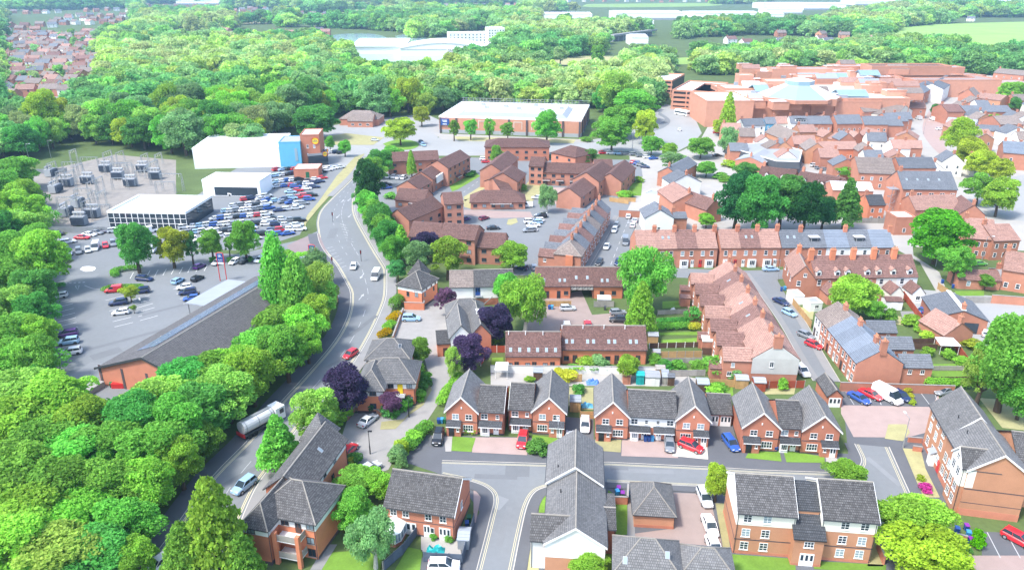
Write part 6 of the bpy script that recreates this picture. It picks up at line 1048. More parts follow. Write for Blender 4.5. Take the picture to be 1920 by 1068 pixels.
# ------------------------------------------------------------------ town centre houses: (crop, left eave, right eave, eave height, depth, ridge height, axis, wall, tile, windows along the front, label)
TOWN = [
 ('C6', (1040, 560), (1130, 500), 4.2, 12, 6.2, 'x', 'brick_rose', 'flat_grey', 2, 'small shop part beside the flat-roofed pub'),
 ('C6', (895, 290), (1050, 285), 5.8, 9, 8.6, 'x', 'render_white', 'tile_slate', 3, 'white town house facing the bus stop with slate roof'), ('C6', (1052, 275), (1130, 275), 6.2, 9, 8.8, 'x', 'clad_blue', 'tile_slate', 2, 'blue-fronted shop next to the white town house'), ('C6', (1130, 275), (1230, 272), 6.2, 10, 9, 'x', 'render_cream', 'tile_clay', 2, 'cream shop with clay roof beside the blue-fronted shop'),
 ('C6', (1205, 395), (1350, 390), 5.2, 22, 9, 'y', 'brick_buff', 'tile_mixed', 0, 'brick inn with long stepped gable roof and painted sign'), ('C6', (1230, 270), (1350, 272), 7.2, 10, 10, 'x', 'render_white', 'tile_slate', 3, 'tall pale shop behind the brick inn'), ('C6', (1355, 275), (1530, 275), 7.0, 11, 10, 'x', 'brick_rose', 'tile_slate', 4, 'slate-roofed shop terrace left of the yard'),
 ('C7', (190, 275), (375, 272), 7.4, 10, 11, 'x', 'brick_rose', 'tile_slate', 5, 'slate-roofed shop terrace with red front, middle of the high street back'), ('C7', (385, 280), (555, 280), 7.2, 10, 10.6, 'x', 'brick_rose', 'tile_slate', 4, 'slate-roofed shop terrace right of middle'), ('C7', (560, 262), (700, 255), 7.0, 12, 10.5, 'x', 'brick_rose', 'tile_slate', 2, 'dark slate shop behind the white gable'),
 ('C7', (10, 350), (105, 345), 4.4, 9, 7, 'y', 'brick_orange', 'tile_mixed', 1, 'orange gabled yard house nearest the inn'), ('C7', (90, 370), (190, 365), 4.6, 9, 7.2, 'y', 'brick_buff', 'tile_clay', 1, 'pale gabled yard house second from the inn'), ('C7', (195, 400), (300, 395), 4.6, 8, 7.2, 'y', 'brick_buff', 'tile_clay', 1, 'pale gabled yard house third from the inn'), ('C7', (300, 380), (380, 375), 4.8, 8, 7.4, 'y', 'brick_rose', 'tile_clay', 1, 'rose gabled yard house by the narrow garden'),
 ('C7', (65, 455), (340, 455), 5.0, 8, 7.6, 'x', 'brick_orange', 'tile_clay', 3, 'orange brick workshop house above the parked cars'), ('C7', (450, 380), (560, 375), 6.0, 12, 9, 'y', 'brick_rose', 'tile_clay', 2, 'tall rose gabled house in the middle of town'), ('C7', (600, 370), (760, 385), 5.4, 10, 8, 'y', 'brick_buff', 'tile_clay', 1, 'buff gabled shop beside the town square'), ('C7', (600, 440), (800, 450), 5.0, 9, 7.6, 'x', 'brick_rose', 'tile_clay', 2, 'long clay-roofed shop above the grey hall'),
 ('C7', (345, 625), (610, 635), 6.4, 18, 10.6, 'x', 'brick_rose', 'tile_mixed', 4, 'hall with long brown-grey roof beside the chapel'), ('C7', (660, 740), (1050, 745), 10.5, 13, 15, 'x', 'brick_rose', 'tile_slate', 0, 'tall brick chapel building with slate roof and paired white windows'), ('C7', (640, 590), (900, 590), 8, 10, 11, 'x', 'brick_rose', 'tile_slate', 0, 'slate hall behind the chapel'),
 ('C7', (160, 745), (450, 755), 6.4, 10, 8.2, 'x', 'brick_rose', 'flat_roof', 0, 'building with white metal roof behind the conifer'), ('C7', (420, 855), (535, 855), 6.2, 8, 8.6, 'x', 'brick_orange', 'tile_dark', 2, 'orange brick house with white windows between conifer and chapel'), ('C7', (615, 950), (755, 950), 5.6, 7, 5.6, 'x', 'brick_rose', 'flat_roof', 1, 'square flat-roofed brick annex beside the chestnut tree'),
 ('C7', (750, 890), (1080, 880), 5.6, 10, 9, 'x', 'brick_rose', 'tile_clay', 3, 'clay-roofed almshouse in front of the chapel'), ('C7', (1060, 920), (1250, 930), 5.4, 12, 8.6, 'y', 'brick_rose', 'tile_clay_dark', 2, 'clay gabled house right of the chestnut tree'), ('D6', (1130, 175), (1340, 190), 6.0, 14, 10, 'x', 'brick_rose', 'tile_clay', 4, 'tall clay-roofed house with hipped wings right of the chestnut'), ('D6', (1310, 195), (1500, 190), 6.0, 12, 9, 'x', 'brick_rose', 'tile_clay', 3, 'clay-roofed house joined to the hipped one at the right'),
 ('D6', (1380, 400), (1640, 440), 5.6, 12, 9, 'x', 'brick_rose', 'tile_clay', 3, 'large clay-roofed house at the right frame edge'), ('D6', (1060, 470), (1365, 480), 2.7, 6, 4.4, 'x', 'brick_rose', 'tile_clay_dark', 2, 'low brick outhouse with brown roof behind the lawn'), ('D6', (1370, 470), (1560, 480), 2.8, 8, 4.2, 'x', 'brick_rose', 'flat_grey', 2, 'brick extension with white windows at the right edge'),
 ('D6', (900, 740), (1270, 772), 3.4, 12, 5.4, 'y', 'brick_rose', 'tile_slate', 0, 'wide brick garage with slate roof and white ridge'), ('D6', (960, 870), (1165, 850), 3.0, 8, 5.6, 'y', 'brick_rose', 'tile_clay', 0, 'small brick coach house with clay gable roof'),
 ('C6', (375, 700), (590, 690), 5.4, 9, 8.2, 'y', 'render_white', 'tile_slate', 0, 'white gabled house with slate roof above the warehouse'), ('C6', (420, 640), (560, 560), 5.4, 8, 7.8, 'x', 'brick_rose', 'tile_slate', 2, 'slate-roofed house pair beside the small car park'), ('C6', (390, 840), (620, 830), 5.0, 16, 8.0, 'y', 'brick_rose', 'tile_clay', 0, 'brick warehouse with clay roof'), ('C6', (630, 890), (740, 870), 5.0, 14, 8.0, 'y', 'brick_rose', 'tile_clay_dark', 0, 'narrow brick warehouse with clay roof'), ('C6', (190, 950), (395, 950), 5.2, 10, 7.9, 'y', 'render_white', 'tile_slate', 1, 'white gabled house at the top of the slate street'), ('C6', (396, 950), (490, 950), 4.2, 6, 5.4, 'x', 'brick_rose', 'tile_slate', 0, 'brick side wing of the white gabled house'), ('C6', (170, 780), (290, 800), 3.2, 8, 3.2, 'x', 'render_white', 'flat_grey', 0, 'white flat-roofed workshop in the yard'),
 ('C6', (990, 655), (1240, 690), 4.6, 10, 8, 'x', 'brick_rose', 'tile_brown', 2, 'brown-roofed dormer house left behind the big trees'), ('C6', (1250, 690), (1530, 745), 4.6, 10, 8, 'x', 'brick_rose', 'tile_brown', 2, 'brown-roofed dormer house right behind the big trees'), ('C7', (0, 705), (190, 745), 4.6, 10, 8, 'x', 'brick_rose', 'tile_brown', 2, 'brown-roofed dormer house nearest the conifer'),
 ('A4', (920, 760), (1110, 720), 8, 12, 11, 'x', 'brick_buff', 'tile_mixed', 0, 'buff stone town house at the high street bend'), ('A4', (1130, 700), (1270, 620), 8, 12, 11.5, 'x', 'brick_rose', 'tile_slate', 5, 'red high street shop with two rows of windows'), ('A4', (1275, 640), (1320, 590), 8, 14, 11, 'x', 'brick_rose', 'tile_slate', 2, 'narrow red high street shop'), ('A4', (1330, 640), (1430, 570), 8.5, 14, 11.5, 'x', 'render_white', 'tile_slate', 3, 'white high street shop at the far bend'), ('A4', (990, 830), (1110, 790), 6, 14, 10, 'y', 'stone_pale', 'tile_mixed', 0, 'pale stone gabled inn beside the high street'), ('A4', (760, 800), (1000, 790), 7, 11, 10, 'x', 'brick_rose', 'tile_mixed', 0, 'long grey-roofed shop in front of the mall'),
 ('A4', (1440, 680), (1560, 690), 8, 14, 12, 'y', 'brick_rose', 'tile_mixed', 0, 'tall brick gable on the right of the high street'), ('A4', (1360, 800), (1480, 800), 7, 16, 10, 'x', 'brick_rose', 'tile_clay_dark', 0, 'clay-roofed shop block by the square, right side'), ('A4', (1490, 800), (1830, 800), 6.5, 14, 9, 'x', 'brick_rose', 'tile_slate', 3, 'long slate shop block right of the square'), ('A4', (1560, 700), (1740, 720), 7, 14, 9.5, 'x', 'brick_buff', 'tile_clay', 2, 'cream-walled house right of the tall gable'), ('A4', (1350, 870), (1560, 890), 5.5, 12, 7, 'x', 'render_white', 'lead', 2, 'white shop with glass roof behind the lime trees'),
 ('A4', (1740, 890), (1907, 890), 8, 16, 11, 'x', 'brick_rose', 'tile_mixed', 2, 'tall brick house at the right edge of town'), ('A4', (1580, 930), (1730, 940), 5.5, 10, 7.5, 'x', 'brick_buff', 'tile_slate', 2, 'buff slate-roofed house behind lime trees'), ('C7', (1380, 480), (1640, 500), 7, 16, 10.5, 'x', 'brick_rose', 'tile_slate_blue', 2, 'white and brick house with pale hipped roof behind lime trees'), ('A4', (1850, 720), (1990, 720), 7, 12, 10, 'x', 'brick_rose', 'tile_mixed', 2, 'brick house behind bushes at the right edge'), ('A4', (1690, 520), (1907, 540), 7, 12, 10, 'x', 'brick_rose', 'tile_mixed', 4, 'long brick terrace in front of the wooded castle slope'), ('A4', (1460, 560), (1640, 540), 7, 16, 7, 'x', 'brick_rose', 'paving_pink', 0, 'flat pink-roofed store at the top of the high street'), ('A4', (1640, 600), (1990, 600), 7, 22, 7, 'x', 'brick_rose', 'paving_pink', 0, 'broad flat-roofed store right of the high street'),
]
for c, p, q, ze, D, zr, ax, wall, tile, nw, lab in TOWN:
    a, b_ = P(c, p[0], p[1], ze), P(c, q[0], q[1], ze); B = Bld('town_house', lab, 'building', a, 'town centre buildings', 1 if a.y < 330 else 0); fl = zr <= ze + .3
    g = B.wing(a, b_, D, ze, None if fl else zr, 'flat' if fl else 'gable', ax, wall, tile, ov=.3, vg=.12, ridge=0, flat_h=.4)
    if nw:
        for k in range(max(1, int(ze / 2.9))): g.win('f', [(i + .5) / nw for i in range(nw)], .9 + k * 2.7, 1.0, 1.4, 1, 2, full=False)
    if not fl and D < 17 and tile not in ('flat_roof', 'lead'): g.chimney(.06, .5, 1.5, 1.0, .7, 'brick_rose', 2 if a.y < 330 else 0)
    if 'dormer house' in lab: [g.dormer(x, .12, 1.2, 1.1, pitched=True) for x in (.25, .7)]
    if 'chapel building' in lab:
        for x in (.12, .32, .54, .74, .93): g.win('f', x - .022, 6.0, .8, 3.2, 1, 3); g.win('f', x + .022, 6.0, .8, 3.2, 1, 3); g.win('f', x, 2.2, 1.6, 1.6, 2, 2)
        g.band('f', 5.2, 5.5, 'stone_pale'); [g.skylight(x, .5, pale=True) for x in (.12, .32, .52, .72)]
        k = MB(); n = 40
        for i in range(n): an = i * .55; k.box(-.1 + 1.2 * math.cos(an), -.1 + 1.2 * math.sin(an), i * .25, .3 + 1.2 * math.cos(an), .3 + 1.2 * math.sin(an), i * .25 + .08)
        k.bar((0, 0, 0), (0, 0, 11), .1); k.box(-1.6, -1.6, 9.8, 1.6, 1.6, 9.95); g.put('fire_escape', k.mesh('fire_escape', 'grey_metal'), (-1.9, 3.0, 0))
    if 'brick inn' in lab: (b := MB(), [b.box(x - .25, -.06, z, x + .25, 0, z + .4) for z, n in ((6.9, 2), (6.2, 4), (5.5, 6)) for x in [(i - (n - 1) / 2) * .7 for i in range(n)]], g.put('painted_sign', b.mesh('painted_sign', 'fence_red'), *g.face('f', .5, 0, .02)[:2])); [g.dormer(x, .2, 1.6, 1.3, pitched=False) for x in (.4, .55, .7, .85)]
    if 'wide brick garage' in lab: b = MB(); b.box(-.1, g.D / 2 - .5, g.zr + .18, g.L + .1, g.D / 2 + .5, g.zr + .24); g.put('ridge_cap', b.mesh('ridge_cap', 'white')); g.door('f', .7, .05, 3, 2.6, 'glass', False)
# infill houses between the listed ones, kept clear of them and of the street
POLY = [(1345, 262), (1420, 240), (1530, 236), (1640, 240), (1715, 205), (1745, 180), (1900, 165), (1990, 200), (1990, 330), (1900, 300), (1850, 330), (1790, 330), (1700, 360), (1560, 350), (1400, 312)]
tk = [(o.location.x, o.location.y, 10) for o in bpy.data.objects if o.get('category') == 'building']; occ = [(x + 5, y + 5, r) for x, y, r in tk]; cnt = 0
street = [p for p in smoothline(px('C7', [(1020, 20), (930, 120), (885, 230), (880, 330), (905, 420), (970, 500), (1050, 600)]))]
for _ in range(900):
    u, v = random.uniform(1340, 1990), random.uniform(165, 360); ins = False; j = len(POLY) - 1
    for i in range(len(POLY)):
        if (POLY[i][1] > v) != (POLY[j][1] > v) and u < (POLY[j][0] - POLY[i][0]) * (v - POLY[i][1]) / (POLY[j][1] - POLY[i][1]) + POLY[i][0]: ins = not ins
        j = i
    p = PX(u, v)
    if not ins or any((p.x - x) ** 2 + (p.y - y) ** 2 < r * r for x, y, r in occ) or any((p - q).length < 11 for q in street): continue
    occ.append((p.x, p.y, 9.5)); L, D, ze = random.uniform(7, 12), random.uniform(7, 9), random.choice([4.6, 5.4, 6.0]); B = Bld('town_house', '%s-roofed infill house in the town centre, %s counted along the yards' % (['clay', 'slate', 'brown'][cnt % 3], od(cnt)), 'building', p, 'town centre buildings', 0)
    g = B.wing(p, p + vec(random.choice([-6, 4, 84])) * L, D, ze, ze + random.uniform(2.4, 3.4), 'gable', random.choice('xy'), random.choice(['brick_rose', 'brick_rose', 'render_white', 'brick_buff', 'render_cream']), ['tile_clay', 'tile_slate', 'tile_mixed'][cnt % 3], ov=.3, vg=.12, ridge=0); g.chimney(.1, .5, 1.4, 1.0, .7, 'brick_rose', 0); g.win('f', [.25, .75], 3.2, 1.0, 1.3, 1, 2, full=False); g.win('f', [.25, .75], .8, 1.0, 1.3, 1, 2, full=False); cnt += 1
    if cnt >= 60: break
# flat-roofed pub with curved slate skirt
p = [P('C6', x, y, 5.2) for x, y in ((765, 440), (1130, 545), (1290, 550), (1310, 470), (1090, 410), (900, 425))]; B = Bld('flat_roofed_pub', 'low wedge-shaped pub with pale flat roof and sloping slate skirt', 'pub', p[0], None, 0); b = MB(); o = p[0]; cx_ = sum((q for q in p), Vector((0, 0))) / 6
lo = [(q - o) + (q - cx_) * .06 for q in p]; hi = [q - o for q in p]; n = 6
for i in range(n): b.poly(((*lo[i], 2.6), (*lo[(i + 1) % n], 2.6), (*hi[(i + 1) % n], 5.4), (*hi[i], 5.4)), 0)
b.poly([(*q, 5.3) for q in hi], 1); ob('roof', b.mesh('roof', ['tile_slate', 'flat_grey']), B.root); b = MB(); b.prism([tuple((q - o) * .98) for q in p], 0, 2.6); ob('wall', b.mesh('wall', 'brick_buff'), B.root); b = MB(); [b.bar((*hi[i], 5.45), (*hi[(i + 1) % n], 5.45), .25, 0, 4) for i in range(n)]; ob('parapet', b.mesh('parapet', 'white'), B.root)
# ------------------------------------------------------------------ leisure dome, hotel, far sheds
p = PX(664, 116); B = Bld('leisure_hall', 'huge pale green and white snow leisure hall with curved white roof', 'leisure centre', p, None, 0); d = vec(3); n_ = vec(93)
g = B.wing(p, p + d * 50, 60, 13, None, 'flat', 'x', 'clad_white', 'clad_white', flat_h=2); g.band('fl', 0, 7.5, 'clad_mint', t=.2); k = MB(); N = 12
q = p + d * 46 - n_ * 6; h = B.wing(q, q + d * 84, 50, 13.5, None, 'flat', 'x', 'clad_white', 'clad_white', flat_h=.3); h.band('f', 0, 6.5, 'clad_mint', t=.2)
for i in range(N): x0, x1 = 84 * i / N, 84 * (i + 1) / N; z0, z1 = 13.9 + 5 * math.sin(math.pi * i / N), 13.9 + 5 * math.sin(math.pi * (i + 1) / N); k.poly(((x0, -1, z0), (x1, -1, z1), (x1, 52, z1), (x0, 52, z0))); k.poly(((x0, -1, z0 - 1.2), (x1, -1, z1 - 1.2), (x1, -1, z1), (x0, -1, z0))); k.poly(((x0, -.5, 12), (x1, -.5, 12), (x1, -.5, z1 - .5), (x0, -.5, z0 - .5)))
h.put('curved_roof', k.mesh('curved_roof', 'clad_white')); h.box('f', .55, .82, 8.6, 13.0, .3, 'white', 'sign_panel', out=.52); letter('SNOW', 3.6, 'black', h, *h.face('f', .63, 9.4, .9)[:2]); letter('DOME', 3.6, 'teal', h, *h.face('f', .755, 9.6, .9)[:2]); r = MB(); r.slope((-1.5, -1.2, 15.2), (52, -1.2, 15.2), (52, 60, 18), (-1.5, 60, 18), 1, 0, 0, 1.0); g.put('roof_deck', r.mesh('roof_deck', 'clad_white'))
p = PX(842, 87); B = Bld('hotel', 'white hotel block with rows of small dark windows behind the leisure hall', 'hotel', p, None, 0); d = vec(12); g = B.wing(p, p + d * 60, 16, 15, None, 'flat', 'x', 'clad_white', 'flat_roof', flat_h=1); q = p + d * 48 - vec(102) * 6; h = B.wing(q, q + d * 20, 22, 20, None, 'flat', 'x', 'clad_white', 'flat_roof', flat_h=1)
for k in range(4): g.win('f', [(i + .5) / 13 for i in range(13)], 2.5 + 3.2 * k, 1.6, 1.6, 1, 1, full=False)
for k in range(6): h.win('f', [(i + .5) / 6 for i in range(6)], 1.5 + 3.1 * k, 1.5, 1.6, 1, 1, full=False)
FARB = [('A3', 20, 150, 400, 100, 12), ('A3', 590, 145, 480, 120, 14), ('A3', 1150, 140, 480, 120, 12), ('A3', 690, 190, 170, 40, 9), ('A3', 700, 330, 120, 50, 10), ('A3', 1640, 65, 330, 100, 14), ('A4', 330, 75, 300, 120, 16), ('A4', 60, 100, 260, 60, 10), ('A4', 700, 40, 360, 120, 14), ('A4', 620, 90, 380, 60, 10), ('A4', 1080, 50, 260, 100, 14), ('A4', 1430, 50, 200, 80, 12), ('A4', 1700, 40, 260, 100, 14), ('A4', 1580, 75, 300, 60, 9), ('A4', 950, 190, 130, 20, 5), ('A1', 980, 25, 480, 120, 10), ('A1', 500, 20, 300, 100, 10), ('A2', 1560, 110, 300, 60, 10), ('A2', 300, 15, 500, 80, 9), ('A4', 0, 130, 190, 40, 8)]
for i, (c, x, y, wpx, D, z) in enumerate(sorted(FARB, key=lambda q: CR[q[0]][0] + q[1] / CR[q[0]][2])):
    p = P(c, x, y); L = wpx / CR[c][2] * mpp(p.x, p.y); B = Bld('warehouse', 'far white industrial shed on the skyline, %s from the left' % od(i), 'warehouse', p, 'far industrial sheds', 0); g = B.wing(p, p + vec(0) * L, D, z, z + 2.5, 'gable', 'x', 'clad_white', 'flat_roof', ov=.5, lod=0); g.band('f', 0, z * .3, 'grey_metal', t=.3)
# viaduct
p = P('A3', 540, 300); B = Bld('road_viaduct', 'concrete road viaduct with dark piers crossing behind the wood', 'bridge', p, None, 0); q = P('A3', 850, 255); d = (q - p); L = d.length; an = math.atan2(d.y, d.x); b = MB(); b.box(0, -7, 6.5, L, 7, 8.0); ob('deck', b.mesh('deck', 'concrete'), B.root, (0, 0, 0), an); b = MB(); b.box(0, -7.2, 8.0, L, -6.9, 9.0); ob('parapet', b.mesh('parapet', 'flat_grey'), B.root, (0, 0, 0), an)
for i in range(9): b = MB(); b.box(L * i / 9 + 2, -5, 0, L * i / 9 + 4, 5, 6.5); ob('pier', b.mesh('pier', 'flat_grey'), B.root, (0, 0, 0), an)
# ------------------------------------------------------------------ suburbs in the distance
HM = {}
def far_house(p, ang, L, D, ze, zr, wall, tile, lab):
    key = (round(L), round(D), ze, wall, tile)
    def mk():
        b = MB(); b.box(0, 0, 0, L, D, ze); b.poly(((L, 0, ze), (L, D, ze), (L, D / 2, zr))); b.poly(((0, D, ze), (0, 0, ze), (0, D / 2, zr))); r = MB(); r.slope((-.2, -.3, ze - .1), (L + .2, -.3, ze - .1), (L + .2, D / 2, zr + .1), (-.2, D / 2, zr + .1), 1, 0); r.slope((L + .2, D + .3, ze - .1), (-.2, D + .3, ze - .1), (-.2, D / 2, zr + .1), (L + .2, D / 2, zr + .1), 1, 0)
        c = MB(); c.box(L * .1, D / 2 - .4, zr - .6, L * .1 + 1, D / 2 + .4, zr + 1.3); wn = MB(); [wn.box(x, -.06, z, x + 1.1, -.004, z + 1.2) for x in (L * .15, L * .65) for z in (.9, 3.3)]; return b.mesh('wall', wall), r.mesh('roof', tile), c.mesh('chimney', 'brick_rose'), wn.mesh('windows', 'glass')
    ms = cached(('fh',) + key, mk); t = thing('suburban_house', lab, 'house', (p.x, p.y, 0), R(ang), 'distant suburban houses')
    for n, m in zip(('wall', 'roof', 'chimney', 'windows'), ms): ob(n, m, t)
wm = ['brick_rose', 'render_white', 'render_cream', 'brick_rose', 'brick_buff']; tm = ['tile_mixed', 'tile_clay_dark', 'tile_slate', 'tile_clay', 'tile_mixed']
def inpoly(p, poly):
    x, y = p; c = False; j = len(poly) - 1
    for i in range(len(poly)):
        if (poly[i][1] > y) != (poly[j][1] > y) and x < (poly[j][0] - poly[i][0]) * (y - poly[i][1]) / (poly[j][1] - poly[i][1]) + poly[i][0]: c = not c
        j = i
    return c
SUB = [(-25, 192), (-25, 68), (186, 64), (198, 114), (148, 154), (134, 186)]; y = 500.0; row = 0
while y < 1180:
    x = -900.0; j = 0; an = random.choice([-20, -12, 8, 14])
    while x < -200:
        q = Vector((x + random.uniform(-2, 2), y + random.uniform(-4, 4) + math.tan(R(an)) * (x % 90 - 45) * .6))
        if inpoly(proj(q.x, q.y), SUB) and random.random() < .9: far_house(q, an + random.uniform(-4, 4), 11 + row % 3, 8.5, 5.2, 8.2, wm[(row + j * 2) % 5], tm[(row * 2 + j) % 5], 'distant suburban house, %s along the %s street at upper left' % (od(j), od(row))); j += 1
        x += 15.5
    y += 27 + row * .9; row += 1
k = 0
for v, x0, x1, st in ((70, 0, 70, 22), (60, 0, 60, 20), (52, 10, 90, 18), (46, 90, 220, 16), (40, 100, 230, 16), (34, 120, 240, 14), (26, 0, 120, 14), (22, 160, 260, 13), (12, 700, 980, 13), (17, 620, 900, 13), (8, 0, 300, 14), (6, 420, 700, 14), (24, 430, 555, 14), (20, 265, 420, 13), (13, 270, 430, 13), (29, 560, 690, 15), (36, 520, 600, 15), (4, 1000, 1330, 15)):
    x = x0; k += 1; j = 0
    while x < x1: far_house(PX(x + random.uniform(-4, 4), v + random.uniform(-1.5, 1.5)), random.uniform(-40, 40), 14, 10, 5.5, 9, wm[(j + k) % 5], tm[(j * 3 + k) % 5], 'tiny house on the skyline, %s of the %s strip of far roofs' % (od(j % 28), od(k - 1))); x += st * 1.45; j += 1
# ------------------------------------------------------------------ vehicles
def C(c, x, y, hd, kind, col, label, far=False, name=None): return car(P(c, x, y), hd, kind, col, label, far, name)
C('E2', 365, 500, 245, 'suv', 'lightblue', 'grey-blue SUV driving down the main road near the conifer', name='car'); C('D8', 1058, 640, 243, 'hatch', 'red', 'red hatchback driving on the main road bend', name='car'); C('D2', 1080, 850, 275, 'hatch', 'white', 'white hatchback on the main road at the junction', name='car'); C('D2', 1240, 920, 268, 'van', 'white', 'white van driving on the main road by the corner flats', name='van'); C('E1', 1110, 1050, 240, 'suv', 'white', 'white car half hidden at the bottom of the main road', name='car')
# milk tanker
p = PX(492, 802); t = thing('tanker_lorry', 'white tanker lorry on the main road beside the hedge trees', 'lorry', (p.x, p.y, 0), R(55)); b = MB(); b.bar((-4.2, 0, 2.2), (2.0, 0, 2.2), 1.2, 0, 18); o = ob('tank', b.mesh('tank', 'flat_roof', True), t); b = MB(); [b.bar((x, 0, 2.2), (x + .12, 0, 2.2), 1.24, 0, 18) for x in (-3.8, -1.2, 1.5)]; b.box(-4, -.35, 3.38, 1.8, .35, 3.5); ob('tank_band', b.mesh('tank_band', 'grey_metal'), o); b = MB(); b.box(2.4, -1.2, .6, 4.4, 1.2, 3.1); ob('cab', b.mesh('cab', 'clad_white'), t); b = MB(); b.box(4.41, -1.05, 1.8, 4.44, 1.05, 2.8); b.box(3.2, -1.22, 1.8, 4.1, -1.201, 2.7); b.box(3.2, 1.201, 1.8, 4.1, 1.22, 2.7); ob('windscreen', b.mesh('windscreen', 'glass'), t); b = MB(); b.box(-4.4, -1.15, .75, 2.3, 1.15, 1.05); ob('chassis', b.mesh('chassis', 'dark_metal'), t); b = MB(); b.box(-4.5, -1.2, .6, -4.4, 1.2, 1.3); ob('rear_bumper', b.mesh('rear_bumper', 'red_sign'), t)
for x in (-3.4, -2.2, 3.4):
    for s in (-1, 1): b = MB(); b.bar((x, s * .85, .5), (x, s * 1.17, .5), .5, 0, 12); ob('wheel', b.mesh('wheel', 'tyre'), t)
def bus(p, ang, m1, m2, label, h=4.2):
    t = thing('bus', label, 'bus', (p.x, p.y, 0), R(ang)); b = MB(); b.box(-5.2, -1.25, .35, 5.2, 1.25, h); ob('body', b.mesh('body', m1), t); b = MB()
    for z in ((1.4, 2.3), (2.9, 3.8))[:2 if h > 3.5 else 1]: b.box(-5.0, -1.27, z[0], 5.0, 1.27, z[1]); b.box(-5.22, -1.1, z[0], 5.22, 1.1, z[1])
    ob('windows', b.mesh('windows', 'glass'), t); b = MB(); b.box(-5.1, -1.2, h + .003, 5.1, 1.2, h + .1); ob('roof', b.mesh('roof', m2), t)
    for x in (-3.2, 3.2): b = MB(); b.bar((x, -1.28, .45), (x, 1.28, .45), .45, 0, 12); ob('axle_wheels', b.mesh('axle_wheels', 'tyre'), t)
bus(P('C6', 692, 245), 62, 'teal', 'clad_white', 'turquoise double-decker bus at the mall bus stop'); bus(P('C6', 452, 215), -58, 'clad_white', 'clad_white', 'white and blue single-decker bus rounding the bend', 3.2)
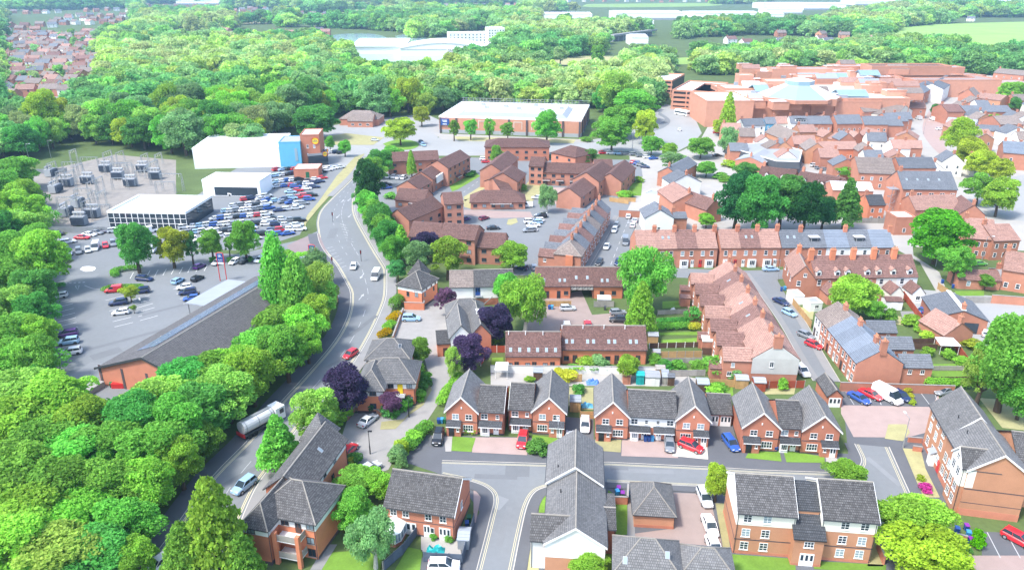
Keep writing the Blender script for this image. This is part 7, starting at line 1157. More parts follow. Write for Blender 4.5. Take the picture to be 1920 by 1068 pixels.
# estate and drives
for a in (('E4', 600, 165, 266, 'suv', 'black', 'black SUV on the narrow drive beside the first modern house'), ('E4', 1185, 185, 262, 'suv', 'red', 'red car on the pink paved drive'), ('E5', 568, 855, 86, 'hatch', 'silver', 'silver hatchback at the mouth of the tarmac drive'), ('E5', 675, 765, 264, 'estate', 'white', 'white car up against the timber gate on the tarmac drive'), ('E5', 1278, 910, 262, 'hatch', 'grey', 'grey car with black roof on the pink drive'), ('E6', 210, 920, 322, 'suv', 'red', 'bright red car parked at an angle on the pale drive'), ('E6', 495, 895, 280, 'estate', 'blue', 'blue estate car parked in front of the linked garages'),
        ('G1', 222, 490, 298, 'saloon', 'blue', 'blue saloon car in the bay beside the single garage'), ('G1', 320, 460, 305, 'saloon', 'red', 'dull red saloon between blue car and white van'), ('G1', 575, 475, 292, 'hatch', 'navy', 'dark blue hatchback between white van and yellow shrub'), ('G1', 930, 435, 200, 'hatch', 'grey', 'dark grey car half hidden behind the right-hand flats'),
        ('E7', 1358, 545, 272, 'estate', 'silver', 'silver estate car in the brown court, farthest of three'), ('E7', 1397, 755, 272, 'saloon', 'white', 'white saloon in the brown court, middle of three'), ('E7', 1428, 915, 272, 'saloon', 'white', 'white car in the brown court, nearest of three'), ('G2', 1150, 860, 305, 'suv', 'red', 'red car at the right edge below the flats'),
        ('E3', 345, 885, 62, 'saloon', 'silver', 'silver saloon with sunroof backed against the low brick wall'), ('E2', 1095, 250, 70, 'hatch', 'red', 'red car tucked behind the flats by the drive'), ('E2', 1235, 385, 50, 'suv', 'silver', 'car under pale grey cover beside the hedge'), ('E3', 655, 155, 0, 'suv', 'lightblue', 'light blue SUV in front of the corner flats'), ('E4', 640, 1060, 0, 'suv', 'white', 'white car peeking over the dark fence at the bottom'), ('D3', 650, 690, 80, 'hatch', 'navy', 'dark car behind the bare tree by the wall'),
        ('D4', 322, 690, 4, 'hatch', 'silver', 'silver hatchback parked by the bamboo fence in the courtyard'), ('D4', 680, 720, 8, 'hatch', 'grey', 'grey hatchback beside the bright conifer'), ('D4', 685, 775, 172, 'suv', 'black', 'black SUV in front of the bright conifer'), ('D4', 315, 810, 90, 'hatch', 'white', 'white car roof peeping over the front mews'), ('D4', 465, 805, 90, 'hatch', 'red', 'red car roof peeping over the front mews'),
        ('D4', 755, 30, 80, 'hatch', 'white', 'white car at the top of the slate street'), ('D4', 800, 60, 80, 'saloon', 'silver', 'silver car at the top of the slate street, right side'), ('D4', 785, 95, 80, 'hatch', 'white', 'white car third on the right of the slate street'), ('D4', 668, 95, 255, 'hatch', 'grey', 'grey car on the left of the slate street, farther'), ('D4', 655, 130, 255, 'hatch', 'silver', 'silver car on the left of the slate street, nearer'), ('D4', 733, 215, 262, 'van', 'grey', 'grey van parked on the right of the slate street'), ('D4', 600, 248, 255, 'saloon', 'silver', 'silver car driving down the slate street'), ('D4', 547, 362, 250, 'hatch', 'black', 'black car at the lower left of the slate street'), ('D4', 680, 362, 255, 'hatch', 'navy', 'dark navy car at the lower right of the slate street'), ('D4', 1005, 425, 0, 'hatch', 'white', 'white car in front of the red terrace behind the birch'), ('D3', 1225, 395, 95, 'hatch', 'silver', 'silver car by the slate terrace end'), ('D3', 1135, 400, 150, 'hatch', 'navy', 'dark car by the end wall of the white house'), 
        ('D5', 628, 410, 4, 'saloon', 'lightblue', 'blue-grey car parked across the end of the red street'), ('D5', 703, 645, 300, 'saloon', 'navy', 'dark navy car by the tan fence, farther'), ('D5', 762, 725, 300, 'hatch', 'lightblue', 'blue car by the tan fence, nearer'), ('D5', 880, 885, 305, 'hatch', 'grey', 'grey car in front of the white terraced house'), ('D5', 935, 955, 305, 'hatch', 'red', 'red car in the red terrace street'), ('E6', 1005, 380, 278, 'suv', 'white', 'white car beside the grey rendered gable end'), ('D6', 1205, 370, 5, 'hatch', 'green', 'bright green car by the clay-roofed houses'), ('D6', 1250, 870, 60, 'hatch', 'white', 'white car in the slate garage doorway'),
        ('D6', 815, 705, 30, 'hatch', 'blue', 'blue covered car in the garden beside the brick fence'), ('C6', 320, 715, 95, 'hatch', 'white', 'white car in the yard above the slate street'), ('C6', 435, 325, 80, 'hatch', 'white', 'white car on the bus road'), ('C6', 705, 510, 5, 'saloon', 'black', 'black car near the flat-roofed pub'), ('C6', 700, 345, 0, 'hatch', 'red', 'red car by the white town house'), ('C6', 385, 600, 5, 'suv', 'black', 'black car under the small car park tree'),
        ('A2', 662, 785, 0, 'hatch', 'silver', 'silver car near the roundabout, left side'), ('A2', 920, 795, 300, 'hatch', 'navy', 'dark car leaving the roundabout'), ('A2', 930, 812, 300, 'suv', 'lightblue', 'light blue car leaving the roundabout'), ('C5', 880, 555, 5, 'hatch', 'red', 'red car in front of the brown office'), ('C5', 872, 535, 5, 'suv', 'white', 'white van-like car in front of the brown office'), ('C5', 870, 960, 45, 'hatch', 'maroon', 'maroon car alone in the retirement court'), ('C5', 735, 965, 40, 'hatch', 'purple', 'dark purple car by the tall brown gable'), ('C5', 935, 1030, 10, 'saloon', 'black', 'black car at the foot of the parking court'), ('C5', 1175, 870, 175, 'smallvan', 'white', 'white small van by the brown bungalow'), ('C5', 1245, 812, 175, 'hatch', 'silver', 'silver car beside the bungalow tree'), ('G1', 1100, 340, 0, 'hatch', 'white', 'white caravan-like car behind the garden hedge')): C(*a) if a[0] != 'G1' or a[1] < 1000 else None
t = car(P('G1', 455, 480), 298, 'van', 'white', 'long white panel van between red and dark blue cars')
t.scale = (1.12, 1.05, 1.15)
# car parks
for a in (('D7', 415, 222, 200, 'estate', 'silver', 'silver estate in the top bay of the long left row'), ('D7', 485, 495, 200, 'suv', 'purple', 'dark purple SUV in the long left row, first of three'), ('D7', 492, 550, 200, 'suv', 'lightblue', 'light blue SUV in the long left row, middle of three'), ('D7', 510, 625, 200, 'suv', 'white', 'white off-roader in the long left row, last of three'), ('D7', 815, 180, 195, 'smallvan', 'red', 'red van beside the planted island'), ('D7', 1010, 187, 195, 'suv', 'navy', 'dark car right of the planted island'), ('D7', 850, 270, 198, 'suv', 'navy', 'dark blue SUV in the middle bays'), ('D7', 866, 338, 198, 'hatch', 'white', 'white hatchback in the middle bays'), ('D7', 1035, 98, 350, 'estate', 'navy', 'dark estate driving along the top aisle'), ('D7', 1275, 112, 75, 'hatch', 'lightblue', 'light blue car nearest the trolley bay'), ('D7', 1415, 95, 70, 'hatch', 'black', 'black car in the right-hand bays of the supermarket'), ('D7', 1320, 158, 200, 'hatch', 'white', 'white car at the canopy, farthest'), ('D7', 1345, 195, 200, 'suv', 'navy', 'dark blue SUV at the canopy, middle'), ('D7', 1370, 238, 200, 'hatch', 'blue', 'blue car at the canopy, nearest'), ('D7', 1428, 8, 70, 'hatch', 'purple', 'purple car by the tree row'), ('D2', 108, 820, 250, 'hatch', 'silver', 'silver car below the tree row, first'), ('D2', 230, 815, 250, 'hatch', 'white', 'white car below the tree row, second'), ('D2', 300, 808, 250, 'suv', 'black', 'black car below the tree row, third'), ('D2', 410, 800, 250, 'hatch', 'white', 'white car below the tree row, fourth'), ('D2', 712, 805, 225, 'hatch', 'grey', 'grey car by the junction hedge'),
        ('D1', 440, 580, 10, 'suv', 'black', 'dark car at the corner of the substation fence'), ('D1', 635, 608, 0, 'saloon', 'red', 'red saloon by the substation fence'), ('D1', 690, 585, 350, 'saloon', 'white', 'white saloon behind the red one'), ('D1', 745, 570, 350, 'saloon', 'grey', 'grey saloon by the substation fence'), ('D1', 790, 555, 350, 'saloon', 'navy', 'dark saloon by the substation fence'), ('D1', 885, 555, 30, 'suv', 'silver', 'silver SUV outside the showroom glass'), ('D1', 940, 550, 30, 'suv', 'white', 'white SUV outside the showroom glass'), ('D1', 740, 685, 290, 'van', 'white', 'white van in the low row above the roundel'), ('D1', 525, 640, 30, 'estate', 'white', 'white estate at the left end of the low row'), ('D1', 480, 680, 330, 'hatch', 'white', 'white hatchback at the left end of the low row'), ('D1', 535, 725, 300, 'hatch', 'white', 'white car, first above the roundel kerb'), ('D1', 608, 715, 300, 'suv', 'grey', 'grey SUV, second above the roundel kerb'), ('D1', 680, 705, 300, 'hatch', 'silver', 'silver hatch, third above the roundel kerb'), ('D1', 815, 670, 300, 'hatch', 'red', 'faded red hatch, fourth above the roundel kerb'), ('D1', 875, 655, 300, 'suv', 'grey', 'dark grey SUV, fifth above the roundel kerb'), ('D1', 1180, 705, 280, 'suv', 'silver', 'silver SUV between the first two row trees'), ('D1', 1150, 560, 40, 'van', 'white', 'white van behind the first row tree'), ('D1', 195, 55, 10, 'saloon', 'silver', 'silver car on the yard behind the substation')): C(*a, far=True)
K = lambda *l: [PX(x, y) for x, y in l]
for i, (a, b_, n, hd) in enumerate((((330, 452), (400, 448), 5, 300), ((400, 442), (480, 450), 6, 40), ((480, 440), (540, 440), 5, 30), ((392, 424), (470, 420), 7, 30), ((405, 412), (500, 404), 8, 35), ((425, 398), (505, 392), 8, 35), ((440, 388), (500, 384), 5, 35), ((490, 375), (560, 383), 6, 40), ((500, 422), (558, 424), 4, 15), ((512, 434), (562, 432), 4, 15), ((515, 412), (562, 415), 4, 15), ((525, 396), (555, 392), 3, 20), ((500, 345), (560, 338), 7, 45), ((505, 333), (560, 326), 7, 45), ((545, 362), (590, 352), 4, 10), ((535, 375), (585, 368), 5, 10), ((560, 390), (580, 376), 3, 10), ((565, 345), (605, 335), 4, 15), ((595, 325), (612, 318), 3, 20), ((480, 352), (500, 348), 2, 45), ((440, 366), (475, 366), 3, 5), ((345, 440), (398, 434), 5, 30), ((348, 428), (392, 424), 4, 30), ((395, 436), (470, 430), 6, 30), ((520, 352), (590, 345), 6, 40), ((470, 428), (505, 414), 3, 30), ((555, 352), (600, 342), 3, 12), ((520, 320), (565, 318), 5, 45), ((460, 376), (500, 370), 4, 35))):
    car_row(PX(*a), PX(*b_), n, hd, 'the %s row of the dealership lot' % od(i), 'cars of the dealership lot')
for w_, c, a, b_, n, hd in (('the brown flats bays', 'C5', (190, 660), (295, 668), 4, 75), ('the short bays below the cypress', 'C5', (170, 718), (172, 740), 2, 20), ('the white line of cars beside the slate terrace', 'C5', (1275, 940), (1200, 1045), 3, 185), ('the green bays near the bungalow', 'C5', (1520, 755), (1450, 820), 3, 190), ('the cars by the slate terrace gardens', 'D4', (130, 30), (50, 130), 4, 190), ('the small town car park, left row', 'C6', (110, 560), (190, 590), 4, 340), ('the small town car park, far row', 'C6', (60, 490), (250, 530), 5, 20), ('the narrow yard behind the inn', 'C6', (1360, 420), (1410, 440), 3, 80), ('the yard beside the teal bins', 'C6', (1410, 520), (1400, 580), 3, 20), ('the town yard below the workshop house', 'C7', (20, 540), (60, 600), 3, 15), ('the yard by the green bush', 'C7', (100, 610), (150, 600), 2, 15), ('the store front bays', 'D2', (905, 145), (985, 135), 4, 20), ('the store upper bays', 'A2', (400, 850), (470, 855), 4, 40), ('the store side bays', 'A2', (370, 960), (455, 935), 4, 20), ('the lot behind the retirement offices', 'C5', (1720, 490), (1880, 495), 4, 10)): car_row(P(c, *a), P(c, *b_), n, hd, w_, 'cars in the %s' % w_, True)
for a in (('C7', 875, 250, 95, 'van', 'white', 'white van parked in the high street'), ('C7', 918, 320, 20, 'hatch', 'white', 'white car on the town square'), ('C7', 770, 245, 90, 'van', 'silver', 'silver van by the high street shops'), ('C5', 1200, 985, 10, 'suv', 'white', 'white SUV on the garden side of the parking court')): C(*a, far=True)
# ------------------------------------------------------------------ trees, one by one: (kind, u, v, half width, half height, tone, label)
T = [
 ('broad', 252, 462, 30, 40, 'deep', 'round dark green street tree, first of the row by the dealership'), ('broad', 320, 460, 29, 34, 'lime', 'yellow-green street tree, second of the row by the dealership'), ('loose', 357, 462, 13, 28, 'teal', 'slim street tree, third of the row by the dealership'), ('broad', 395, 456, 20, 26, 'mid', 'round street tree, fourth of the row by the dealership'), ('broad', 458, 450, 24, 32, 'mid', 'full green street tree, fifth of the row by the dealership'), ('loose', 428, 458, 9, 16, 'mid', 'small sapling between the last two street trees of the row'),
 ('column', 518, 518, 42, 72, 'mid', 'tall leaning poplar beside the supermarket roof, left'), ('column', 556, 545, 42, 62, 'mid', 'tall poplar beside the supermarket roof, right'), ('weep', 600, 535, 34, 48, 'willow', 'birch at the road bend beside the poplars'), ('weep', 590, 500, 26, 30, 'blue', 'pale birch behind the poplars at the junction'),
 ('broad', 690, 345, 26, 45, 'dark', 'tall dark tree at the top of the roadside hedge belt'), ('broad', 712, 306, 24, 22, 'deep', 'dark bushy tree near the brown flats'), ('broad', 735, 290, 20, 16, 'mid', 'bushy tree beside the roundabout'), ('broad', 692, 385, 22, 28, 'mid', 'roadside belt tree below the tall dark one'), ('broad', 713, 412, 27, 30, 'deep', 'roadside belt tree, second below the tall dark one'), ('broad', 728, 445, 24, 34, 'deep', 'roadside belt tree, third below the tall dark one'), ('broad', 680, 372, 16, 24, 'deep', 'small roadside belt tree close to the road, upper'), ('broad', 702, 400, 20, 24, 'mid', 'small roadside belt tree close to the road, second'), ('broad', 720, 428, 22, 26, 'mid', 'small roadside belt tree close to the road, third'), ('broad', 738, 468, 20, 28, 'mid', 'small roadside belt tree close to the road, fourth'), ('broad', 700, 322, 22, 24, 'mid', 'belt tree between the tall dark one and the roundabout'), ('cone', 752, 455, 23, 32, 'bright', 'bright conical tree at the end of the roadside belt'), ('loose', 782, 482, 28, 34, 'blue', 'grey-green tree above the corner flats'), ('broad', 800, 458, 24, 25, 'purple', 'purple-leaved tree in front of the brown flats'), ('loose', 838, 478, 36, 38, 'bright', 'bright loose tree above the white house'), ('broad', 962, 480, 28, 24, 'bright', 'rounded bright tree by the retirement court exit'), ('broad', 745, 505, 16, 18, 'teal', 'small bush-like tree beside the turret'),
 ('broad', 948, 540, 22, 28, 'mid', 'green tree at the end of the white house'), ('weep', 985, 566, 42, 46, 'bright', 'large bright birch in the mews courtyard'), ('broad', 928, 604, 33, 33, 'purple', 'round purple-leaved tree, upper of two behind the slate house'), ('broad', 877, 662, 34, 32, 'purple', 'round purple-leaved tree, lower of two beside the drive'), ('loose', 836, 562, 20, 24, 'plum', 'thin greyish tree at the drive bend'), ('broad', 785, 655, 24, 23, 'mid', 'small round green tree on the drive beside the flats'), ('weep', 850, 678, 16, 28, 'willow', 'thin birch in front of the purple tree'), ('broad', 650, 730, 40, 42, 'purple', 'big purple-leaved tree beside the main road'), ('loose', 734, 755, 22, 22, 'plum', 'small pinkish-purple tree in front of the middle flats'), ('loose', 592, 775, 48, 48, 'willow', 'loose green tree between the tanker and the purple tree'), ('cone', 521, 828, 44, 52, 'mid', 'green spreading conifer by the roadside flats'), ('cypress', 400, 985, 66, 90, 'bright', 'big bright cypress at the bottom of the main road, taller'), ('cypress', 345, 1035, 48, 60, 'mid', 'green cypress at the bottom edge, lower'), ('cypress', 452, 1045, 40, 50, 'mid', 'green cypress touching the balcony flats'),
 ('broad', 668, 900, 38, 30, 'mid', 'bushy tree behind the roadside flats'), ('broad', 705, 905, 30, 26, 'bright', 'bright bushy tree beside the conservatory house'), ('broad', 665, 955, 36, 36, 'mid', 'green tree between the flats and the conservatory house'), ('weep', 700, 1010, 42, 48, 'blue', 'feathery willow in front of the conservatory'), ('cone', 752, 858, 12, 16, 'blue', 'little blue-green garden conifer by the drive'),
 ('weep', 1207, 518, 50, 55, 'mid', 'large weeping birch beside the mews archway'), ('cypress', 1203, 575, 29, 46, 'bright', 'bright green conical cypress in the mews courtyard'), ('broad', 1176, 686, 21, 20, 'bright', 'round bright tree behind the right mews'),
 ('broad', 1382, 378, 34, 48, 'dark', 'dark big tree, first of the clump behind the red terrace'), ('broad', 1425, 385, 40, 50, 'deep', 'dark big tree, second of the clump behind the red terrace'), ('broad', 1468, 375, 44, 46, 'deep', 'dark big tree, third of the clump behind the red terrace'), ('broad', 1512, 385, 38, 44, 'dark', 'dark big tree, fourth of the clump behind the red terrace'), ('broad', 1400, 322, 20, 18, 'deep', 'dark round tree behind the pub'), ('cone', 1590, 378, 31, 42, 'deep', 'dark conical tree behind the slate terrace'), ('broad', 1545, 398, 22, 26, 'dark', 'dark tree beside the conical one'),
 ('broad', 1762, 440, 51, 46, (.12, .42, .05), 'round vivid green chestnut tree behind the dormer row'), ('loose', 1794, 492, 30, 34, 'mid', 'loose green tree beside the alley fence'), ('broad', 1598, 552, 42, 34, 'bright', 'bright rounded tree in the garden behind the slate row'), ('broad', 1640, 580, 18, 18, 'mid', 'small green tree beside the bright garden tree'), ('loose', 1562, 520, 14, 14, 'mid', 'little tree against the dormer row'), ('broad', 1895, 680, 62, 80, 'mid', 'large green tree at the right frame edge'), ('loose', 1845, 700, 34, 50, 'willow', 'loose tree at the garden corner, right side'), ('broad', 1920, 740, 40, 40, 'mid', 'tree at the right edge beside the dry lawn'), ('broad', 1850, 527, 15, 12, 'mid', 'small tree on the lawn behind the brick outhouse'),
 ('broad', 1803, 255, 29, 30, 'lime', 'bright lime tree, first of the avenue by the square'), ('broad', 1820, 285, 30, 26, 'lime', 'bright lime tree, second of the avenue by the square'), ('broad', 1842, 306, 30, 24, 'lime', 'bright lime tree, third of the avenue by the square'), ('broad', 1872, 318, 24, 20, 'lime', 'bright lime tree, fourth of the avenue by the square'), ('loose', 1838, 352, 30, 26, 'mid', 'green car park tree below the avenue'), ('broad', 1876, 366, 30, 32, 'bright', 'bright car park tree at the right edge'), ('broad', 1862, 226, 16, 12, 'bright', 'bright round bush-like tree behind the avenue'), ('broad', 1898, 172, 22, 16, 'bright', 'tree over the roofs at the right edge'), ('broad', 1755, 205, 11, 9, 'deep', 'small round tree in the high street'), ('broad', 1904, 195, 12, 12, 'deep', 'dark small tree over the roofs at the right edge'), ('loose', 1585, 322, 18, 12, 'mid', 'bush-like tree in the town yard'),
 ('broad', 1718, 975, 62, 52, 'bright', 'big bright tree in front of the flats, upper'), ('broad', 1745, 1035, 70, 55, (.36, .58, .08), 'big yellow-green tree at the bottom, lower'), ('broad', 1590, 888, 33, 20, 'bright', 'bright treetop behind the twin-roof flats'), ('broad', 1345, 902, 22, 30, 'lime', 'small yellow-green tree beside the parked estate car'), ('broad', 1105, 1062, 34, 24, 'bright', 'bright treetop at the bottom edge below the white gable'),
 ('loose', 851, 242, 10, 17, 'mid', 'small street tree, first in front of the retail store'), ('loose', 882, 240, 13, 17, 'mid', 'small street tree, second in front of the retail store'), ('loose', 918, 240, 11, 20, 'mid', 'small street tree, third in front of the retail store'), ('loose', 952, 244, 14, 14, 'mid', 'small street tree, fourth in front of the retail store'), ('broad', 1025, 237, 25, 26, 'mid', 'larger street tree at the right of the retail store'), ('broad', 750, 244, 27, 22, 'lime', 'bright round tree on the roundabout'), ('broad', 790, 216, 15, 16, 'lime', 'yellow-green tree by the junction'), ('broad', 595, 226, 42, 28, 'deep', 'broad dark tree left of the junction'), ('broad', 618, 268, 9, 11, 'mid', 'small tree on the store verge, left'), ('broad', 646, 276, 11, 13, 'mid', 'small tree on the store verge, right'), ('cypress', 771, 305, 10, 22, 'bright', 'slim bright cypress in front of the brown flats'), ('broad', 931, 292, 12, 17, 'mid', 'round tree in front of the brown office'), ('broad', 915, 328, 13, 9, 'mid', 'small tree at the inner road bend'), ('weep', 1026, 370, 17, 22, 'blue', 'grey-green birch in the retirement court'), ('loose', 1100, 292, 22, 10, 'deep', 'dark hedge-like tree right of the offices'),
 ('broad', 1190, 195, 40, 26, 'mid', 'big tree beside the bus road, upper'), ('broad', 1165, 225, 36, 26, 'mid', 'big tree beside the bus road, left'), ('broad', 1212, 235, 22, 28, 'lime', 'bright tall tree beside the bus road'), ('broad', 1148, 252, 34, 28, 'mid', 'tree at the right of the retail store'), ('broad', 1222, 272, 20, 15, 'mid', 'small tree by the town car park, left'), ('loose', 1260, 300, 24, 16, 'blue', 'grey-green tree in the town car park'), ('broad', 1315, 275, 25, 17, 'mid', 'round tree in the middle of the bus road island'), ('cypress', 1366, 212, 17, 36, 'lime', 'tall yellow-green conical tree by the mall'), ('broad', 1350, 238, 14, 12, 'lime', 'bright bush-like tree below the conical one'), ('weep', 1365, 262, 18, 26, 'blue', 'grey weeping tree beside the pub'), ('loose', 1248, 182, 8, 9, 'blue', 'little tree in front of the car park decks'), ('broad', 1255, 280, 16, 12, 'bright', 'bright small tree by the town car park, right'), ('broad', 1325, 315, 20, 12, 'mid', 'bushes behind the slate house pair'), ('broad', 1325, 412, 16, 12, 'bright', 'bright bush behind the red terrace gardens'),
]
for k, u, v, rx, ry, col, lab in T: tree(k, u, v, rx, ry, col, lab, birch=k == 'weep')
# bank of trees along the left edge and the main road
BANK = [(35, 322, 36, 24), (10, 350, 36, 26), (48, 362, 30, 22), (20, 392, 40, 30), (62, 398, 28, 24), (45, 430, 38, 30), (8, 440, 34, 36), (72, 455, 30, 26), (25, 480, 42, 34), (88, 485, 42, 44), (15, 530, 46, 36), (62, 545, 38, 34), (20, 580, 46, 36), (68, 590, 34, 30), (25, 630, 46, 36), (72, 632, 32, 32), (15, 680, 42, 34), (66, 672, 38, 36), (85, 705, 22, 22),
        (40, 745, 60, 44), (105, 758, 56, 46), (155, 790, 48, 42), (20, 810, 62, 50), (90, 830, 60, 46), (150, 860, 56, 46), (30, 890, 64, 52), (110, 915, 62, 50), (55, 965, 66, 52), (150, 965, 60, 46), (20, 1035, 68, 56), (105, 1045, 70, 52), (190, 1040, 62, 48), (205, 915, 50, 44), (235, 985, 46, 42), (255, 1045, 34, 34),
        (205, 845, 50, 44), (255, 795, 50, 44), (300, 750, 48, 40), (350, 715, 46, 36), (400, 705, 48, 36), (445, 690, 44, 36), (290, 850, 52, 46), (330, 800, 50, 44), (375, 765, 48, 42), (425, 740, 46, 40), (270, 910, 44, 42), (335, 865, 32, 38), (470, 705, 36, 40), (375, 825, 28, 28), (490, 655, 40, 34), (535, 660, 34, 40), (520, 615, 40, 34), (560, 615, 34, 34), (590, 590, 26, 30), (575, 640, 22, 28), (608, 560, 20, 26)]
tones = ['mid', 'bright', 'mid', 'deep', 'bright', 'mid', 'willow', 'mid', 'bright', 'deep']
for i, (u, v, rx, ry) in enumerate(BANK): tree('broad', u - (6 if i < 19 else 0), v, rx * (1.1 if i < 19 else 1.2), ry * 1.2, tones[(i * 7 + i // 5) % 10], '%s tree in the %s, %s from the top' % (['dense green', 'leafy', 'bushy'][i % 3], ['left bank beside the car parks', 'lower left bank', 'belt between supermarket and main road'][0 if i < 19 else (1 if i < 35 else 2)], od(i if i < 19 else (i - 19 if i < 35 else i - 35))), group='bank trees')
# woods in the middle distance and beyond
from math import hypot
WOOD = [[(-400, 330), (60, 300), (150, 270), (330, 300), (470, 300), (540, 250), (590, 236), (640, 220), (720, 224), (815, 214), (866, 203), (1112, 206), (1180, 232), (1235, 195), (1225, 165), (1290, 142), (1370, 140), (1480, 138), (1600, 136), (1780, 138), (1920, 142), (2300, 150), (2300, 40), (1640, 40), (1400, 34), (1000, 20), (1000, 0), (-300, 2), (-300, 60), (-300, 210), (-400, 260)],
        [(1340, 8), (1420, 8), (1440, 4), (1440, -6), (1000, -6), (1000, 8)], [(1650, 44), (1700, 32), (1920, 34), (1920, 24), (1700, 22), (1560, 36)]]
HOLE = [[(300, 58), (380, 52), (400, 59), (320, 66)], [(430, 40), (520, 37), (530, 42), (440, 46)], [(425, 22), (560, 20), (560, 26), (425, 28)], [(260, 8), (430, 8), (430, 22), (260, 24)], [(550, 26), (700, 22), (700, 31), (550, 38)], [(1000, 0), (1340, 0), (1340, 10), (1000, 12)], [(1655, 66), (1700, 50), (1810, 42), (2300, 40), (2300, 80), (1900, 88), (1850, 92), (1780, 76), (1700, 76)], [(470, 160), (575, 155), (555, 166), (530, 180), (500, 203), (470, 210)], [(655, 121), (655, 74), (830, 70), (925, 50), (935, 88), (850, 104), (845, 117), (740, 120), (700, 123)], [(594, 72), (640, 64), (720, 66), (722, 79), (620, 83)], [(985, 114), (1090, 104), (1175, 106), (1170, 124), (1050, 126)], [(1005, 44), (1010, 24), (1460, 20), (1460, 40), (1200, 46)], [(1125, 92), (1140, 72), (1270, 56), (1275, 92)], [(0, 192), (0, 66), (190, 62), (205, 118), (150, 160), (140, 192)], [(0, 50), (0, 22), (110, 20), (250, 16), (260, 48), (70, 76), (0, 70)], [(620, 18), (980, 8), (980, 14), (640, 22)], [(1248, 122), (1255, 108), (1300, 106), (1305, 122)], [(1420, 30), (1560, 18), (1560, 40), (1420, 44)], [(140, 312), (220, 280), (340, 290), (340, 410), (130, 420)], [(55, 330), (140, 295), (210, 285), (210, 440), (90, 440)], [(330, 310), (420, 290), (600, 300), (600, 420), (330, 420)], [(60, 290), (140, 285), (140, 305), (60, 320)]]
def inside(p, poly):
    x, y = p; c = False; j = len(poly) - 1
    for i in range(len(poly)):
        if (poly[i][1] > y) != (poly[j][1] > y) and x < (poly[j][0] - poly[i][0]) * (y - poly[i][1]) / (poly[j][1] - poly[i][1]) + poly[i][0]: c = not c
        j = i
    return c
pts = []; glade = []; y = 300.0
while y < 3600:
    sp = 10.5 + max(0, y - 350) * .006; x = -y * .85
    while x < y * .95:
        X, Y = x + random.uniform(-.45, .45) * sp, y + random.uniform(-.45, .45) * sp; uv = proj(X, Y)
        if -350 < uv[0] < 2250 and uv[1] < 335 and any(inside(uv, W) for W in WOOD) and not any(inside(q, h) for h in HOLE for q in (uv, proj(X, Y, 7), proj(X, Y, 12))): (pts if Y < 640 or math.sin(X * .009 + 2 * math.sin(Y * .004)) + math.sin(Y * .0075 + X * .002) < 1.05 else glade).append((X, Y, sp))
        x += sp
    y += sp * .92
pts.sort(key=lambda q: hypot(q[0], q[1])); vis = [q for q in pts if 0 < proj(q[0], q[1])[0] < 1920]; NI = 118; ind = set(map(id, vis[:NI])); far = [q for q in pts if id(q) not in ind]
wt = ['mid', 'pale', 'bright', 'deep', 'blue', 'willow', 'pale', 'lime', 'willow', 'blue']
NW = {}
for X, Y, sp in sorted(vis[:NI], key=lambda q: proj(q[0], q[1])[0]):
    key = min(18, int(proj(X, Y)[0] / 100)); NW[key] = NW.get(key, -1) + 1; cn = random.choice(wt)
    r = sp * random.uniform(.55, .9); tree_at(random.choice(['broad', 'broad', 'loose', 'weep']), X, Y, r, r * random.uniform(.8, 1.2), 1.0, cn, '%s tree, %s in the %s patch of the wood edge counted from the left' % (cn, od(NW[key]), od(key)), group='front rows of the wood')
# the wood itself, one mass
def woodland(name, label, pl, keys, col, seed):
    me = bpy.data.meshes.new(name); me.from_pydata([(x, y, s * .55) for x, y, s in pl], [], []); at = me.attributes.new('scl', 'FLOAT_VECTOR', 'POINT'); rg = np.random.default_rng(seed); s = np.array([q[2] for q in pl]); r = s * rg.uniform(.42, 1.02, len(pl)); at.data.foreach_set('vector', np.stack([r, r, r * rg.uniform(.75, 1.15, len(pl))], 1).astype(np.float32).ravel())
    o = ob(name, me); tag(o, label, 'wood', None, 'stuff'); o.color = col + (1,); g = bpy.data.node_groups.new(name, 'GeometryNodeTree'); g.interface.new_socket('Geometry', in_out='INPUT', socket_type='NodeSocketGeometry'); g.interface.new_socket('Geometry', in_out='OUTPUT', socket_type='NodeSocketGeometry')
    N = g.nodes; gi = N.new('NodeGroupInput'); go = N.new('NodeGroupOutput'); ip = N.new('GeometryNodeInstanceOnPoints'); jn = N.new('GeometryNodeJoinGeometry'); m2 = N.new('GeometryNodeMeshToPoints')
    for k in keys:
        src = next(q for q in bpy.data.objects if q.data is CROWN[k]); oi = N.new('GeometryNodeObjectInfo'); oi.inputs[0].default_value = src; oi.inputs['As Instance'].default_value = True; g.links.new(oi.outputs['Geometry'], jn.inputs[0])
    na = N.new('GeometryNodeInputNamedAttribute'); na.data_type = 'FLOAT_VECTOR'; na.inputs[0].default_value = 'scl'; rv = N.new('FunctionNodeRandomValue'); rv.data_type = 'FLOAT_VECTOR'; rv.inputs[0].default_value = (0, 0, 0); rv.inputs[1].default_value = (0, 0, 6.28); e2r = N.new('FunctionNodeEulerToRotation'); g.links.new(rv.outputs[0], e2r.inputs[0])
    ip.inputs['Pick Instance'].default_value = True; g.links.new(gi.outputs[0], m2.inputs[0]); g.links.new(m2.outputs[0], ip.inputs['Points']); g.links.new(jn.outputs[0], ip.inputs['Instance']); g.links.new(na.outputs[0], ip.inputs['Scale']); g.links.new(e2r.outputs[0], ip.inputs['Rotation']); g.links.new(ip.outputs[0], go.inputs[0]); o.modifiers.new('wood', 'NODES').node_group = g; return o
